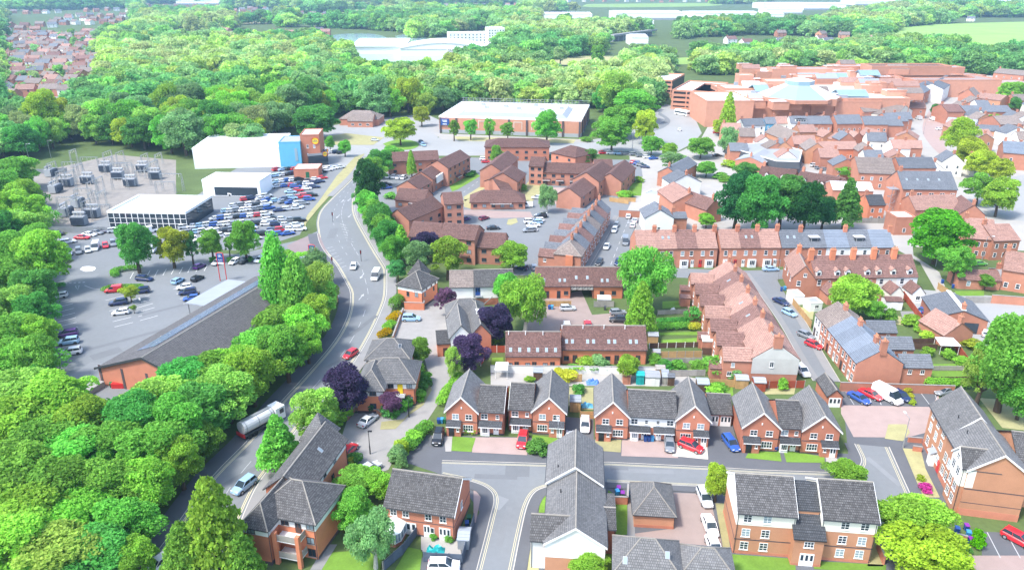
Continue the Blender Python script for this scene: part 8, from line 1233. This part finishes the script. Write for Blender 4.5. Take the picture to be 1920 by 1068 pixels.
# a few real trees of the far kinds give the wood its crowns
tree_at('far', *PX(505, 190), 7, 8, 1.5, 'mid', 'round tree on the edge of the bright meadow', fixed='far0'); tree_at('far', *PX(540, 188), 6, 7, 1.5, 'willow', 'willow-green tree on the edge of the bright meadow', fixed='far1'); tree_at('far', *PX(1000, 124), 7, 8, 1.5, 'deep', 'dark tree at the left end of the dry field', fixed='far2'); tree_at('far', *PX(1120, 122), 7, 8, 1.5, 'mid', 'green tree at the right end of the dry field', fixed='far3'); tree_at('farloose', *PX(1050, 124), 6, 8, 1.5, 'pale', 'pale tree below the dry field', fixed='farloose0')
far += [(q.x, q.y, 6.5) for q in (PX(random.uniform(-20, 200), random.uniform(66, 190)) for _ in range(60)) if inside(proj(q.x, q.y), SUB)]
for i, q in enumerate(random.sample([q for q in glade if 0 < proj(q[0], q[1])[0] < 1920 and q[1] > 800], 70)): far_house(Vector(q[:2]), random.uniform(-40, 40), 14, 10, 5.5, 9, wm[i % 5], tm[i % 5], 'lone roof in a clearing of the far woods, %s of them' % od(i))
gp = [[] for _ in range(5)]
for q in far:
    n_ = math.sin(q[0] * .011 + 1.3 * math.sin(q[1] * .006)) + math.sin(q[1] * .013 + q[0] * .004) + random.gauss(0, .9); gp[0 if n_ < -1.1 else 1 if n_ < -.3 else 2 if n_ < .5 else 3 if n_ < 1.2 else 4].append(q)
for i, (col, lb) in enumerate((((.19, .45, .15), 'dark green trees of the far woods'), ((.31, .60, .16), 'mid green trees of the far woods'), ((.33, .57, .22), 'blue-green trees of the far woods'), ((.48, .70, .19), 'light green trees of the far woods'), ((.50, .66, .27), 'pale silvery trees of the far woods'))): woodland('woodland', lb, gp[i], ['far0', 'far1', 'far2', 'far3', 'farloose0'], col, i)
# undergrowth that ties the bank of trees together
lob = []
for u, v, rx, ry in BANK:
    p = PX(u, v, 5)
    for _ in range(3): lob.append((p.x + random.uniform(-5, 5), p.y + random.uniform(-5, 5), random.uniform(1.5, 3.5), random.uniform(2.5, 4), random.uniform(2, 3.4)))
lob = [q for q in lob if min((Vector(q[:2]) - k).length for k in LK) > q[3] + 3.4 and proj(q[0], q[1])[0] < 600 and not (inside(proj(q[0], q[1]), [(88, 562), (118, 500), (330, 470), (640, 500), (560, 600), (300, 780), (215, 810), (150, 760), (104, 715)]))]
und = ob('undergrowth', leafcloud('undergrowth', lob, 52000, .32, .35)); und.color = (.13, .40, .08, 1); tag(und, 'leafy undergrowth filling the left bank and roadside belt', 'undergrowth', None, 'stuff')
HAZE_D = 0.00016
# ------------------------------------------------------------------ hedges, shrubs, fences, sheds, bins
hedge(px('D1', [(890, 905), (880, 870), (960, 850), (1090, 840)]), 2.0, 1.4, 'mid', 'curved clipped hedge at the corner of the supermarket car park')
hedge(px('D1', [(800, 1010), (870, 985), (1090, 985)]), 2.2, 1.0, 'mid', 'low hedge on the planted car park island'); hedge(px('D1', [(400, 985), (500, 975)]), 2.0, 1.2, 'deep', 'dark hedge at the left mouth of the car park')
hedge(px('D2', [(665, 785), (765, 780)]), 2.6, 2.0, 'bright', 'bright rounded hedge behind the junction sign'); hedge(px('D2', [(600, 760), (635, 775)]), 2.2, 2.0, 'bright', 'bright clipped bush-hedge beside the poplar'); hedge(px('D2', [(745, 830), (840, 810)]), 2.2, .9, 'yellow', 'yellowish low hedge below the junction sign')
for x in (75, 205, 330, 445): bush(P('D2', x, 800), 1.2, 1.2, 'deep', 'small clipped bush at the foot of the tree row, near %s parked car' % od([75, 205, 330, 445].index(x)))
hedge(px('D3', [(215, 690), (270, 650)]), 2.6, 3.0, 'mid', 'tall green roadside shrubs below the corner flats'); hedge(px('D3', [(195, 780), (255, 735)]), 2.2, 1.5, (.48, .36, .03), 'yellow flowering hedge beside the main road, upper'); hedge(px('D3', [(165, 840), (220, 800)]), 2.2, 1.6, 'bright', 'bright green hedge between the yellow ones'); hedge(px('D3', [(125, 895), (190, 855)]), 2.2, 1.5, (.48, .36, .03), 'yellow flowering hedge beside the main road, lower')
brick_wall(px('D3', [(215, 905), (290, 700)]), .9, 'brick_buff', 'low buff brick wall beside the yellow hedges')
hedge(px('E3', [(860, 770), (900, 690), (1000, 570)]), 1.8, 1.6, 'bright', 'long clipped hedge between the drive and the first modern house'); hedge(px('E4', [(390, 250), (470, 140), (530, 90)]), 2.4, 2.0, 'mid', 'leafy hedge between the private drive and the estate road')
for i, (x, y, r, col) in enumerate(((725, 600, 1.5, 'deep'), (745, 620, 1.4, 'deep'), (720, 660, 1.4, 'deep'), (700, 720, 1.5, 'mid'), (755, 585, 1.2, 'mid'), (725, 520, 1.0, 'bright'), (620, 770, 1.2, 'deep'), (590, 790, 1.3, 'mid'), (525, 840, 1.2, 'deep'), (480, 830, 1.2, 'teal'), (395, 780, 1.7, 'dark'))): bush(P('E3', x, y), r, r * 1.5, col, 'rounded shrub along the drive beside the middle flats, %s from the top' % od(i), group='drive shrubs')
bush(P('E3', 130, 890), 2.6, 3.0, 'bright', 'bright shrub mass beside the low wall of the flats car bay'); bush(P('E3', 60, 870), 2.4, 3.4, 'mid', 'green shrub mass under the big purple tree'); bush(P('E2', 1130, 330), 1.3, 1.6, 'deep', 'clipped dark shrub beside the covered car'); bush(P('E2', 1095, 340), 1.0, 1.4, 'yellow', 'yellow shrub beside the red hidden car')
for i, (x, y, r, h, col) in enumerate(((1275, 250, 1.9, 1.9, 'deep'), (1415, 255, 1.5, 1.3, 'bright'), (800, 115, .7, 1.0, 'bright'), (852, 118, .7, 1.0, 'lime'), (565, 850, .6, .9, 'mid'), (675, 865, .6, .9, 'mid'), (430, 190, 1.4, 2.2, 'bright'), (350, 260, 1.4, 2.4, 'lime'), (310, 320, 1.6, 2.6, 'blue'))): bush(P('E4', x, y), r, h, col, ['dark rounded front garden bush with a white street sign', 'bright box bush on the front lawn beside the sign bush', 'bright small shrub under the first house window', 'yellow small shrub under the first house window', 'patio plant by the back door', 'patio plant by the french doors', 'upper spiky shrub by the drive hedge', 'middle spiky shrub by the drive hedge', 'blue-green shrub behind the conservatory house roof'][i])
p = P('E4', 1268, 268); t = thing('street_name_sign', 'white street name plate in front of the rounded bush', 'sign', (p.x, p.y, 0), R(-4)); b = MB(); b.box(-.55, -.03, .55, .55, .03, .85); ob('plate', b.mesh('plate', 'white'), t); b = MB(); b.box(-.45, -.02, 0, -.38, .02, .55); b.box(.38, -.02, 0, .45, .02, .55); ob('legs', b.mesh('legs', 'black'), t)
for i, (x, y, r, h, col) in enumerate(((690, 345, 2.0, 2.2, 'bright'), (780, 345, 2.4, 2.4, 'blue'), (550, 430, 1.8, 1.8, 'yellow'), (480, 400, 1.3, 1.4, 'yellow'), (625, 520, 1.2, 1.6, 'deep'), (275, 435, 1.2, 1.0, 'bright'), (30, 150, 2.4, 2.6, 'bright'), (590, 370, 1.2, 1.5, 'mid'), (1180, 310, 1.4, 1.8, 'mid'), (1235, 340, 1.2, 1.6, 'deep'), (1345, 345, 1.6, 1.8, 'mid'), (1480, 345, 1.2, 1.4, 'mid'))): bush(P('E5', x, y), r, h, col, 'garden shrub behind the mews and modern houses, %s from the left' % od(i), group='back garden shrubs')
for i, (x, y, r, h, col) in enumerate(((385, 370, 2.2, 3.0, 'mid'), (515, 420, 1.8, 2.2, 'blue'), (370, 525, 1.8, 1.6, 'bright'), (420, 490, 1.6, 1.2, 'mid'), (870, 500, 1.0, 2.2, 'bright'), (265, 345, 1.4, 1.6, 'mid'), (40, 345, 1.6, 1.6, 'deep'), (1410, 415, .9, 2.6, 'willow'))): bush(P('E6', x, y), r, h, col, 'garden shrub near the red terrace backs, %s listed from the big one' % od(i), group='terrace garden shrubs')
hedge(px('D4', [(965, 835), (1190, 825)]), 1.8, 1.8, 'mid', 'long clipped hedge in the terrace gardens'); hedge(px('D4', [(1190, 835), (1255, 830)]), 1.8, 1.8, 'yellow', 'yellow end of the terrace garden hedge'); hedge(px('D4', [(970, 780), (1190, 770)]), 1.6, 1.0, 'deep', 'low dark planting in the terrace gardens'); bush(P('D4', 1225, 770), 1.8, 3.0, 'deep', 'dark shrub at the end of the terrace garden'); bush(P('D4', 535, 570), 1.2, 2.4, 'lime', 'leafy climber beside the archway')
hedge(px('G1', [(780, 385), (1195, 395)]), 1.6, 2.2, 'bright', 'long hedge on top of the car park wall'); [bush(P('G1', x, y), r, h, c, l) for x, y, r, h, c, l in ((615, 430, .9, 1.2, 'yellow', 'yellow-green shrub strip beside the dark blue car, top'), (650, 480, .8, 1.0, 'yellow', 'yellow-green shrub strip beside the dark blue car, middle'), (668, 525, .7, .8, 'lime', 'yellow-green shrub strip beside the dark blue car, end'), (795, 120, 1.2, 1.8, 'bright', 'small garden tree-shrub near the white marquee, left'), (975, 140, 1.4, 1.8, 'bright', 'garden shrub near the white marquee, right'), (1090, 200, 1.3, 1.8, 'bright', 'garden shrub at the fence corner'))]
bush(P('G2', 452, 475), .95, 1.1, (.50, .08, .30), 'vivid pink flowering bush beside the flats'); bush(P('G2', 428, 395), .7, .8, 'lime', 'small yellow-green shrub above the pink bush'); bush(P('G2', 850, 900), 1.0, 2.6, (.12, .45, .03), 'bright green upright shrub beside the bin store'); bush(P('G2', 750, 925), .7, 1.0, 'deep', 'dark little shrub by the bin store'); bush(P('E7', 785, 905), 1.1, 1.4, 'blue', 'silvery shrub above the bottom hipped roof')
for i, (x, y, r, h, col) in enumerate(((850, 900, 1.5, 1.8, 'lime'), (960, 920, 1.4, 1.2, 'bright'), (720, 800, 2.2, 2.0, 'bright'), (810, 850, 2.2, 2.0, 'bright'), (550, 780, 1.6, 3.0, 'mid'), (1000, 870, 1.6, 1.4, 'deep'), (930, 810, 1.2, 2.4, 'deep'), (1150, 960, 2.0, 1.6, 'lime'))): bush(P('D6', x, y), r, h, col, 'garden shrub behind the slate row, %s of the group' % od(i), group='slate row garden shrubs')
for i, (x, y, r, h, col) in enumerate(((200, 810, 2.0, 2.0, 'mid'), (755, 655, 2.0, 1.6, 'mid'), (785, 640, 1.6, 1.6, 'deep'), (1145, 755, 2.0, 2.2, 'mid'), (1870, 800, 2.2, 2.2, 'bright'), (1600, 400, 2.6, 2.0, 'mid'))): bush(P('C5', x, y), r, h, col, 'shrub in the retirement grounds, %s of the planted beds' % od(i), group='retirement grounds shrubs')
for i, (x, y, r, h, col) in enumerate(((790, 580, 3, 2.4, 'lime'), (845, 590, 2.6, 2.2, 'bright'), (150, 690, 2.0, 2.0, 'bright'), (60, 800, 2.2, 2.2, 'bright'), (620, 950, 2.8, 3.0, 'bright'), (900, 410, 2.2, 2.0, 'mid'), (1110, 380, 1.6, 3.0, 'willow'), (720, 670, 3, 2.2, 'mid'), (770, 690, 3, 2.0, 'mid'))): bush(P('C6', x, y), r, h, col, 'town shrub, %s of the planting around pub and yards' % od(i), group='town shrubs')
# fences
F_ = [('E3', [(1150, 480), (1205, 385), (1325, 385)], 1.7, 'fence_red', 'dark red slatted fence round the small back lawn', 'paint_white'), ('E4', [(480, 790), (350, 960), (230, 1068)], 1.6, 'fence_slate', 'dark garden fence running diagonally from the conservatory house', None), ('E4', [(500, 1010), (765, 1025)], 1.7, 'fence_slate', 'dark blue-grey fence closing the patio garden', None), ('E4', [(765, 1025), (850, 740)], 1.7, 'fence_slate', 'dark blue-grey fence along the side road pavement', None), ('D4', [(135, 665), (345, 665)], 1.5, 'fence_tan', 'bamboo-coloured fence in front of the archway mews', None), ('D4', [(510, 670), (650, 670)], 1.6, 'fence_grey', 'pale grey fence right of the archway', None), ('D4', [(965, 725), (1210, 715)], 1.2, 'fence_grey', 'grey low fence across the terrace gardens', None), ('D4', [(905, 965), (1285, 955)], 1.3, 'wood_dark', 'dark panel fence with white posts in the terrace gardens', 'paint_white'), ('D4', [(920, 1035), (1280, 1030)], 1.6, 'fence_tan', 'tan panel fence below the dark one', 'concrete'), ('D4', [(1280, 1010), (1390, 1015)], 1.7, 'wood_dark', 'dark fence against the terrace wing', None), ('E5', [(545, 440), (650, 440)], 1.7, 'fence_tan', 'tan fence behind the middle modern gap', None), ('E5', [(640, 705), (745, 705)], 1.6, 'fence_tan', 'orange timber gates at the head of the tarmac drive', None), ('E6', [(345, 475), (520, 480)], 1.7, (.0), '', None), ('E6', [(640, 490), (1020, 485)], 1.7, 'fence_red', 'dark red-brown fence with pale posts behind the right modern row', 'concrete'), ('E6', [(0, 310), (290, 305)], 1.3, 'fence_grey', 'weathered fence between the terrace lawns', None), ('E6', [(20, 405), (310, 400)], 1.5, 'fence_grey', 'grey weathered fence behind the modern row', None), ('D5', [(750, 610), (915, 820)], 1.8, 'fence_tan', 'long tan fence along the red street pavement', None), ('G1', [(590, 60), (870, 70)], 1.4, 'wood_dark', 'brown garden fence behind the slate wings', None), ('G1', [(745, 242), (1110, 242)], 1.1, 'fence_grey', 'low grey fence between the two lawns', None), ('G1', [(820, 340), (1170, 335)], 1.2, 'wood_dark', 'brown fence in front of the lower lawn', None), ('G1', [(1000, 20), (1195, 300)], 1.8, 'fence_red', 'rust-brown fence down the right side of the gardens', None), ('D6', [(645, 585), (810, 805)], 1.8, 'fence_red', 'orange-brown fence between the cream house gardens', None), ('D6', [(905, 540), (1060, 650)], 1.8, 'fence_tan', 'tan fence along the alley', None), ('D6', [(870, 670), (950, 820)], 1.8, 'fence_red', 'brown fence beside the slate garage', None), ('D6', [(1100, 640), (1285, 640)], 1.7, 'fence_grey', 'grey gates and fence behind the lawn', None), ('D6', [(650, 935), (1020, 925)], 1.3, 'wood_dark', 'dark fence below the garden shrubs', None), ('D1', [(250, 250), (330, 560)], 2.0, 'grey_metal', 'grey palisade fence left of the substation', None), ('D1', [(330, 560), (850, 560)], 2.0, 'grey_metal', 'grey palisade fence in front of the substation', None), ('D1', [(230, 110), (520, 95)], 2.0, 'grey_metal', 'grey palisade fence behind the substation', None), ('C5', [(1765, 830), (1900, 850)], 1.6, 'fence_tan', 'tan fence by the slate terrace far end', None), ('C6', [(0, 830), (120, 835)], 1.6, 'fence_tan', 'tan fence above the brick yard wall', None), ('C7', [(270, 985), (600, 985)], 1.8, 'fence_grey', 'grey fence behind the slate terrace dormers', None), ('E2', [(1330, 1068), (1483, 930)], 1.5, 'fence_grey', 'weathered garden fence at the bottom', None)]
for c, pp, h, m, lab, ps in F_:
    if m: fence(px(c, pp), h, m, lab, ps)
fence(px('E6', [(345, 475), (520, 480)]), 1.7, 'fence_tan', 'orange-tan fence beside the grey sheds')
W_ = [('E5', [(0, 372), (1240, 385)], 1.6, 'render_white', 'long pale wall behind the modern house gardens'), ('C6', [(0, 940), (190, 950)], 2.4, 'brick_rose', 'brick yard wall at the top of the slate street'), ('G1', [(60, 410), (1010, 440)], 1.9, 'brick_rose', 'brick wall behind the parking bays'), ('E3', [(195, 870), (250, 800), (400, 810), (440, 840)], .9, 'brick_buff', 'low brick wall round the silver car bay'), ('E3', [(690, 980), (770, 900)], 1.2, 'brick_orange', 'brick garden wall at the drive end'), ('G1', [(630, 835), (745, 845)], 1.0, 'brick_red', 'short red brick wall by the right flats, upper'), ('G1', [(670, 910), (745, 920)], 1.0, 'brick_red', 'short red brick wall by the right flats, lower'), ('E7', [(685, 575), (780, 578), (785, 480)], 1.4, 'brick_red', 'brick bin store wall beside the white house'), ('E8', [(1290, 900), (1340, 1030)], 1.5, 'brick_red', 'brick bin store wall beside the twin-roof flats'), ('D6', [(1285, 640), (1560, 660)], 2.2, 'brick_rose', 'tall brick wall with blank face at the right edge'), ('G2', [(680, 850), (760, 870)], 1.3, 'brick_buff', 'brick bin store wall below the right flats')]
for c, pp, h, m, lab in W_: brick_wall(px(c, pp), h, m, lab)
SH = [('E5', 565, 655, 2.0, 2.4, 2.2, 'fence_tan', 'lead', 'tan timber shed with felt roof beside the middle drive'), ('E5', 945, 460, 1.5, 1.8, 2.0, 'brick_rose', 'tile_clay', 'small rust-red shed behind the white-fronted row'), ('E5', 1040, 462, 1.5, 1.8, 2.1, 'teal', 'teal', 'bright green shed behind the white-fronted row'), ('E5', 1105, 470, 2.8, 2.6, 2.0, 'white', 'flat_grey', 'wide pale shed behind the white-fronted row'), ('E5', 1225, 465, 1.2, 1.6, 1.9, 'fence_grey', 'lead', 'narrow grey shed behind the white-fronted row'), ('E5', 1265, 468, 1.3, 1.6, 1.9, 'wood_dark', 'tile_slate', 'dark small shed behind the white-fronted row'), ('E5', 305, 430, 1.8, 2.0, 1.9, 'wood_dark', 'lead', 'dark shed behind the second modern house'), ('E6', 255, 520, 2.2, 2.4, 2.0, 'wood_dark', 'lead', 'grey-roofed dark shed by the orange fence'), ('E6', 530, 490, 2.4, 2.2, 2.0, 'fence_tan', 'flat_grey', 'tan shed with grey roof by the terrace porch'), ('E6', 660, 510, 2.2, 2.2, 2.0, 'fence_red', 'flat_grey', 'brown shed with grey roof behind the right modern row'), ('E6', 0, 440, 1.3, 1.6, 1.9, 'fence_grey', 'lead', 'grey shed left of the dark one'), ('D4', 895, 930, 2.2, 2.0, 1.9, 'fence_tan', 'flat_grey', 'yellow timber shed with pale roof in the terrace gardens'), ('D4', 535, 665, 3.2, 2.6, 1.9, 'fence_grey', 'flat_roof', 'pale shed beside the archway'), ('D4', 1125, 665, 2.4, 2.4, 2.2, 'brick_rose', 'tile_clay', 'little clay-roofed brick outhouse in the terrace gardens'), ('D4', 930, 1035, 1.5, 1.4, 1.4, 'fence_grey', 'flat_grey', 'small pale garden box by the tan fence'), ('E5', 1180, 400, 1.8, 1.8, 1.6, 'fence_tan', 'fence_grey', 'weathered small shed near the tan fence'), ('E4', 735, 925, 1.6, 2.6, 1.7, 'lead', 'lead', 'grey plastic shed inside the side fence'), ('D6', 870, 860, 3.0, 2.4, 2.0, 'fence_grey', 'lead', 'grey garden shed beside the coach house'), ('D6', 530, 690, 4.0, 3.0, 2.3, 'white', 'tile_clay_dark', 'garden room behind the cream house'), ('E6', 290, 215, 2.6, 3.4, 2.2, 'brick_rose', 'conservatory', 'lean-to with pale blue sheet roof against the terrace wing')]
for c, x, y, w_, d_, h, wl, rf_, lab in SH: shed(P(c, x, y), -4, w_, d_, h, wl, rf_, lab)
p = P('G1', 890, 110); t = thing('garden_marquee', 'white garden marquee in the slate row garden', 'marquee', (p.x, p.y, 0), R(-4)); b = MB(); b.slope((0, 0, 2.3), (4.2, 0, 2.3), (4.0, 3.4, 2.6), (.2, 3.4, 2.6), 1, 0); ob('canopy', b.mesh('canopy', 'white'), t); b = MB(); [b.bar((x, y, 0), (x, y, 2.3), .05) for x in (.2, 4) for y in (.2, 3.2)]; ob('poles', b.mesh('poles', 'white'), t)
p = P('E5', 30, 420); t = thing('garden_awning', 'white sloping awning behind the first modern house', 'awning', (p.x, p.y, 0), R(-4)); b = MB(); b.slope((0, 0, 2.1), (2.6, 0, 2.1), (2.6, 2.4, 2.7), (0, 2.4, 2.7), 1, 0); ob('canopy', b.mesh('canopy', 'white'), t); b = MB(); [b.bar((x, .1, 0), (x, .1, 2.1), .05) for x in (.1, 2.5)]; ob('poles', b.mesh('poles', 'white'), t)
for i, (c, x, y, w_, col) in enumerate((('E5', 730, 450, 2.6, 'tarp_blue'), ('E5', 690, 615, 2.2, 'clad_blue'), ('E4', 580, 945, 2.6, 'teal'), ('D6', 690, 760, 2.6, 'flat_grey'), ('D4', 1075, 695, 1.2, 'clad_white'))):
    p = P(c, x, y); b = MB(); N = 7; zz = [[random.uniform(.1, .9) * (1 if 0 < a < N - 1 and 0 < q < N - 1 else .05) for q in range(N)] for a in range(N)]
    for a in range(N - 1):
        for q in range(N - 1): f = lambda s, r: (s * w_ / (N - 1) - w_ / 2, r * w_ * .7 / (N - 1) - w_ * .35, zz[s][r]); b.poly((f(a, q), f(a + 1, q), f(a + 1, q + 1), f(a, q + 1)))
    tag(ob('tarpaulin', b.mesh('tarpaulin', col), None, (p.x, p.y, .06)), ['crumpled blue tarpaulin over clutter behind the gates', 'blue and white heap of bags behind the orange gates', 'green paddling-pool cover on the patio', 'grey cover on the garden path', 'white laundry heap on the garden fence'][i], 'tarpaulin')
BN = [('E3', 850, 890, 'blue', 'blue bin in the row beside the first modern house'), ('E3', 872, 888, 'sky', 'light blue bin in the row beside the first modern house'), ('E3', 893, 888, 'green', 'green bin in the row beside the first modern house'), ('E5', 1105, 865, 'blue', 'blue bin, left of the group before the white-fronted row'), ('E5', 1130, 866, 'blue', 'blue bin, middle of the group before the white-fronted row'), ('E5', 1155, 864, 'sky', 'light blue bin, right of the group before the white-fronted row'), ('E5', 1230, 850, 'blue', 'blue bin alone beside the white door'), ('E6', 815, 935, 'blue', 'blue bin on the front lawn edge of the right row'), ('E6', 800, 925, 'sky', 'light blue bin behind the blue one at the right row'), ('E6', 880, 920, 'green', 'green bin by the middle door of the right row'), ('D3', 1335, 685, 'navy', 'dark blue bin by the bamboo fence, left'), ('D3', 1355, 685, 'sky', 'light blue bin by the bamboo fence, right'), ('D4', 588, 690, 'grey', 'dark bin beside the archway'), ('E7', 705, 510, 'sky', 'light blue bin in the brick bin store, front'), ('E7', 715, 485, 'blue', 'purple-lidded bin in the brick bin store, back'), ('E7', 745, 525, 'green', 'bin with purple lid at the bin store gate'), ('E7', 795, 520, 'sky', 'big light blue bin against the hipped garage'), ('E4', 800, 770, 'blue', 'blue bin inside the side fence'), ('E4', 815, 730, 'green', 'green bin inside the side fence'), ('G2', 690, 790, 'blue', 'blue bin in the right bin store, back left'), ('G2', 760, 770, 'blue', 'purple-lidded bin in the right bin store, back'), ('G2', 775, 820, 'sky', 'light blue bin in the right bin store, middle'), ('G2', 790, 870, 'blue', 'purple bin in the right bin store, front'), ('G2', 150, 900, 'blue', 'blue bin beside the twin-roof flats, upper'), ('G2', 175, 960, 'blue', 'blue bin beside the twin-roof flats, lower'), ('D5', 705, 555, 'blue', 'blue bin behind the corner house fence, left'), ('D5', 730, 550, 'sky', 'light blue bin behind the corner house fence, right'), ('E6', 590, 425, 'blue', 'blue bin by the white porch of the terrace'), ('D6', 940, 500, 'blue', 'blue bin in the alley beside the white gable'), ('D6', 1015, 535, 'blue', 'blue bin by the lawn corner, left'), ('D6', 1070, 530, 'sky', 'light blue bin by the lawn corner, right'), ('D7', 800, 860, 'green', 'green bin by the supermarket gable')]
for c, x, y, col, lab in BN:
    o = bin_(P(c, x, y), random.uniform(-20, 20), 'blue' if col == 'navy' else col, lab, 'purple' if 'purple' in lab else None, 'wheelie bins')
b = MB(); b.box(-1.2, -.5, 0, 1.2, .5, 1.1); p = P('D7', 850, 862); tag(ob('goods_pallet', b.mesh('goods_pallet', 'red_sign'), None, (p.x, p.y, 0)), 'red stacked crates by the supermarket gable', 'crates')
# lamps and signals
for c, x, y, an, lab, h in (('E1', 1340, 250, 0, 'tall street lamp among the trees beside the main road, nearest', 8.5), ('D8', 617, 785, 0, 'tall street lamp rising from the roadside trees below the bend', 8.5), ('D2', 1335, 780, 180, 'tall street lamp on the right pavement by the bend', 8.5), ('D2', 1155, 480, 180, 'street lamp beside the roadside belt, farther up', 8.5), ('A2', 215, 715, 180, 'street lamp left of the junction', 10), ('A3', 705, 1060, 0, 'street lamp on the bus road island', 10), ('C6', 98, 470, 0, 'street lamp at the town car park', 10), ('D5', 680, 480, 180, 'street lamp on the red street corner', 6), ('D4', 785, 200, 180, 'street lamp on the right of the slate street', 6), ('G1', 590, 885, 90, 'thin street lamp at the turning head', 6), ('E5', 478, 955, 90, 'thin street lamp beside the box bush', 6), ('D6', 893, 380, 180, 'lamp in the alley beside the dormer row', 6), ('D6', 1225, 330, 0, 'lamp in front of the clay-roofed houses', 7), ('C7', 805, 350, 0, 'lamp on the town square', 7), ('A1', 165, 900, 0, 'lamp by the yard behind the substation', 8), ('A1', 285, 880, 0, 'second lamp by the yard behind the substation', 8)): lamp(P(c, x, y), an, lab, h)
for c, x, y, lab in (('E4', 127, 262, 'black lamp post on the drive island beside the flats'), ('E3', 637, 845, 'black lamp post on the dry verge below the middle flats')): lamp(P(c, x, y), 0, lab, 4.5, 0, 'black')
for i, (c, x, y) in enumerate((('D2', 930, 850), ('D2', 1135, 800), ('D2', 932, 520), ('D2', 1120, 490))):
    p = P(c, x, y); t = thing('traffic_light', 'traffic light at the supermarket junction, %s counted from the near left' % od(i), 'traffic light', (p.x, p.y, 0), R(-80)); b = MB(); b.bar((0, 0, 0), (0, 0, 2.6), .07, 0, 6); ob('pole', b.mesh('pole', 'dark_metal'), t); b = MB(); b.box(-.18, -.2, 2.3, .18, .2, 3.4); hd = ob('signal_head', b.mesh('signal_head', 'black'), t); b = MB(); [b.box(.181, -.09, z, .2, .09, z + .18) for z in (2.45, 2.77, 3.09)]; ob('lenses', b.mesh('lenses', 'lamp_red'), hd)
for nm, c, x, y, lab in (('person', 'D7', 1005, 262, 'person in white top walking across the supermarket bays'), ('person', 'D7', 1428, 225, 'person in dark clothes by the supermarket canopy'), ('person', 'D2', 325, 808, 'person in dark clothes beside the parked cars under the trees')): person(P(c, x, y), 80, 'white' if 'white' in lab else 'black', 'fence_slate', lab)
tree('loose', 243, 548, 16, 14, 'lime', 'small yellow-green tree on the planted car park island', name='tree'); tree('loose', 250, 577, 6, 6, 'bright', 'sapling in the middle parking bays')
# ------------------------------------------------------------------ substation
def gantry(p, L, h, ang, label):
    t = thing('substation_gantry', label, 'gantry', (p.x, p.y, 0), R(ang), 'substation steelwork'); b = MB()
    for x in (0, L):
        b = MB()
        for s in (-.4, .4): b.bar((x + s, -.4, 0), (x + s * .5, 0, h), .06); b.bar((x + s, .4, 0), (x + s * .5, 0, h), .06)
        for z in range(1, int(h), 1): b.bar((x - .35, 0, z), (x + .35, 0, z + .8), .04)
        ob('tower', b.mesh('tower', 'grey_metal'), t)
    b = MB(); b.bar((0, -.3, h), (L, -.3, h), .07); b.bar((0, .3, h), (L, .3, h), .07); [b.bar((x, -.3, h), (x + .7, .3, h), .04) for x in np.arange(0, L - .5, .8)]; ob('beam', b.mesh('beam', 'grey_metal'), t); b = MB(); [b.bar((x, 0, h - 1.2), (x, 0, h), (.12, .06), 0, 6) for x in np.arange(1, L, L / 4)]; ob('insulators', b.mesh('insulators', 'stone_pale'), t)['kind'] = 'stuff'
def transformer(p, ang, label):
    t = thing('transformer', label, 'transformer', (p.x, p.y, 0), R(ang), 'substation transformers'); b = MB(); b.box(-2.2, -1.3, .3, 2.2, 1.3, 3.2); ob('tank', b.mesh('tank', 'flat_grey'), t); b = MB(); [b.box(-2.0 + i * .4, -1.9, .5, -1.85 + i * .4, -1.31, 2.9) for i in range(11)]; ob('cooling_fins', b.mesh('cooling_fins', 'fence_slate'), t); b = MB(); b.bar((-2, .6, 4.1), (2, .6, 4.1), .45, 0, 10); ob('oil_drum', b.mesh('oil_drum', 'flat_grey'), t); b = MB(); [b.bar((x, -.4, 3.2), (x, -.6, 4.8), (.16, .07), 0, 6) for x in (-1.2, 0, 1.2)]; ob('bushings', b.mesh('bushings', 'stone_pale'), t)
for i in range(16): gantry(P('D1', random.uniform(760, 1290), random.uniform(30, 330)), random.uniform(5, 8), random.uniform(4.5, 7), random.choice([0, 88]), 'steel gantry in the right half of the substation, %s of its rows' % od(i))
for i in range(5): transformer(P('D1', 820 + i * 95, 90 + 55 * (i % 3)), 0, 'grey transformer in the right half of the substation, %s from the left' % od(i))
for i, (x, y) in enumerate(((380, 130), (420, 250), (500, 130), (520, 210), (590, 170), (600, 370), (470, 450), (540, 470), (650, 450), (720, 470), (700, 380), (600, 270), (690, 300), (560, 60), (640, 90), (760, 300), (780, 420), (450, 200))): gantry(P('D1', x, y), random.uniform(5, 8), random.uniform(5, 7.5), random.choice([0, 88, 4, 92]), 'steel gantry of the substation, %s from the back fence' % od(i))
for i, (x, y) in enumerate(((395, 125), (510, 430), (620, 500), (720, 440), (520, 200), (430, 250), (600, 360), (680, 180))): transformer(P('D1', x, y), random.choice([0, 90]), 'grey transformer in the substation, %s of the group' % od(i))
# ------------------------------------------------------------------ air
hz = MB(); hz.box(-8900, -390, -1, 8900, 8900, 82); m = bpy.data.materials.new('haze'); m.use_nodes = True; n = m.node_tree.nodes; n.clear(); pv = n.new('ShaderNodeVolumePrincipled'); pv.inputs['Density'].default_value = HAZE_D; pv.inputs['Color'].default_value = (.46, .74, 1.0, 1); pv.inputs['Anisotropy'].default_value = .2; oo = n.new('ShaderNodeOutputMaterial'); m.node_tree.links.new(pv.outputs[0], oo.inputs['Volume']); MAT['haze'] = m
tag(ob('haze', hz.mesh('haze', 'haze')), 'thin pale summer haze over the far town', 'haze', None, 'stuff')
# every label must single out one thing: number any that still read alike
print('OBJECTS', len(bpy.data.objects), 'CARS', NCAR[0], 'WOOD', len(pts))
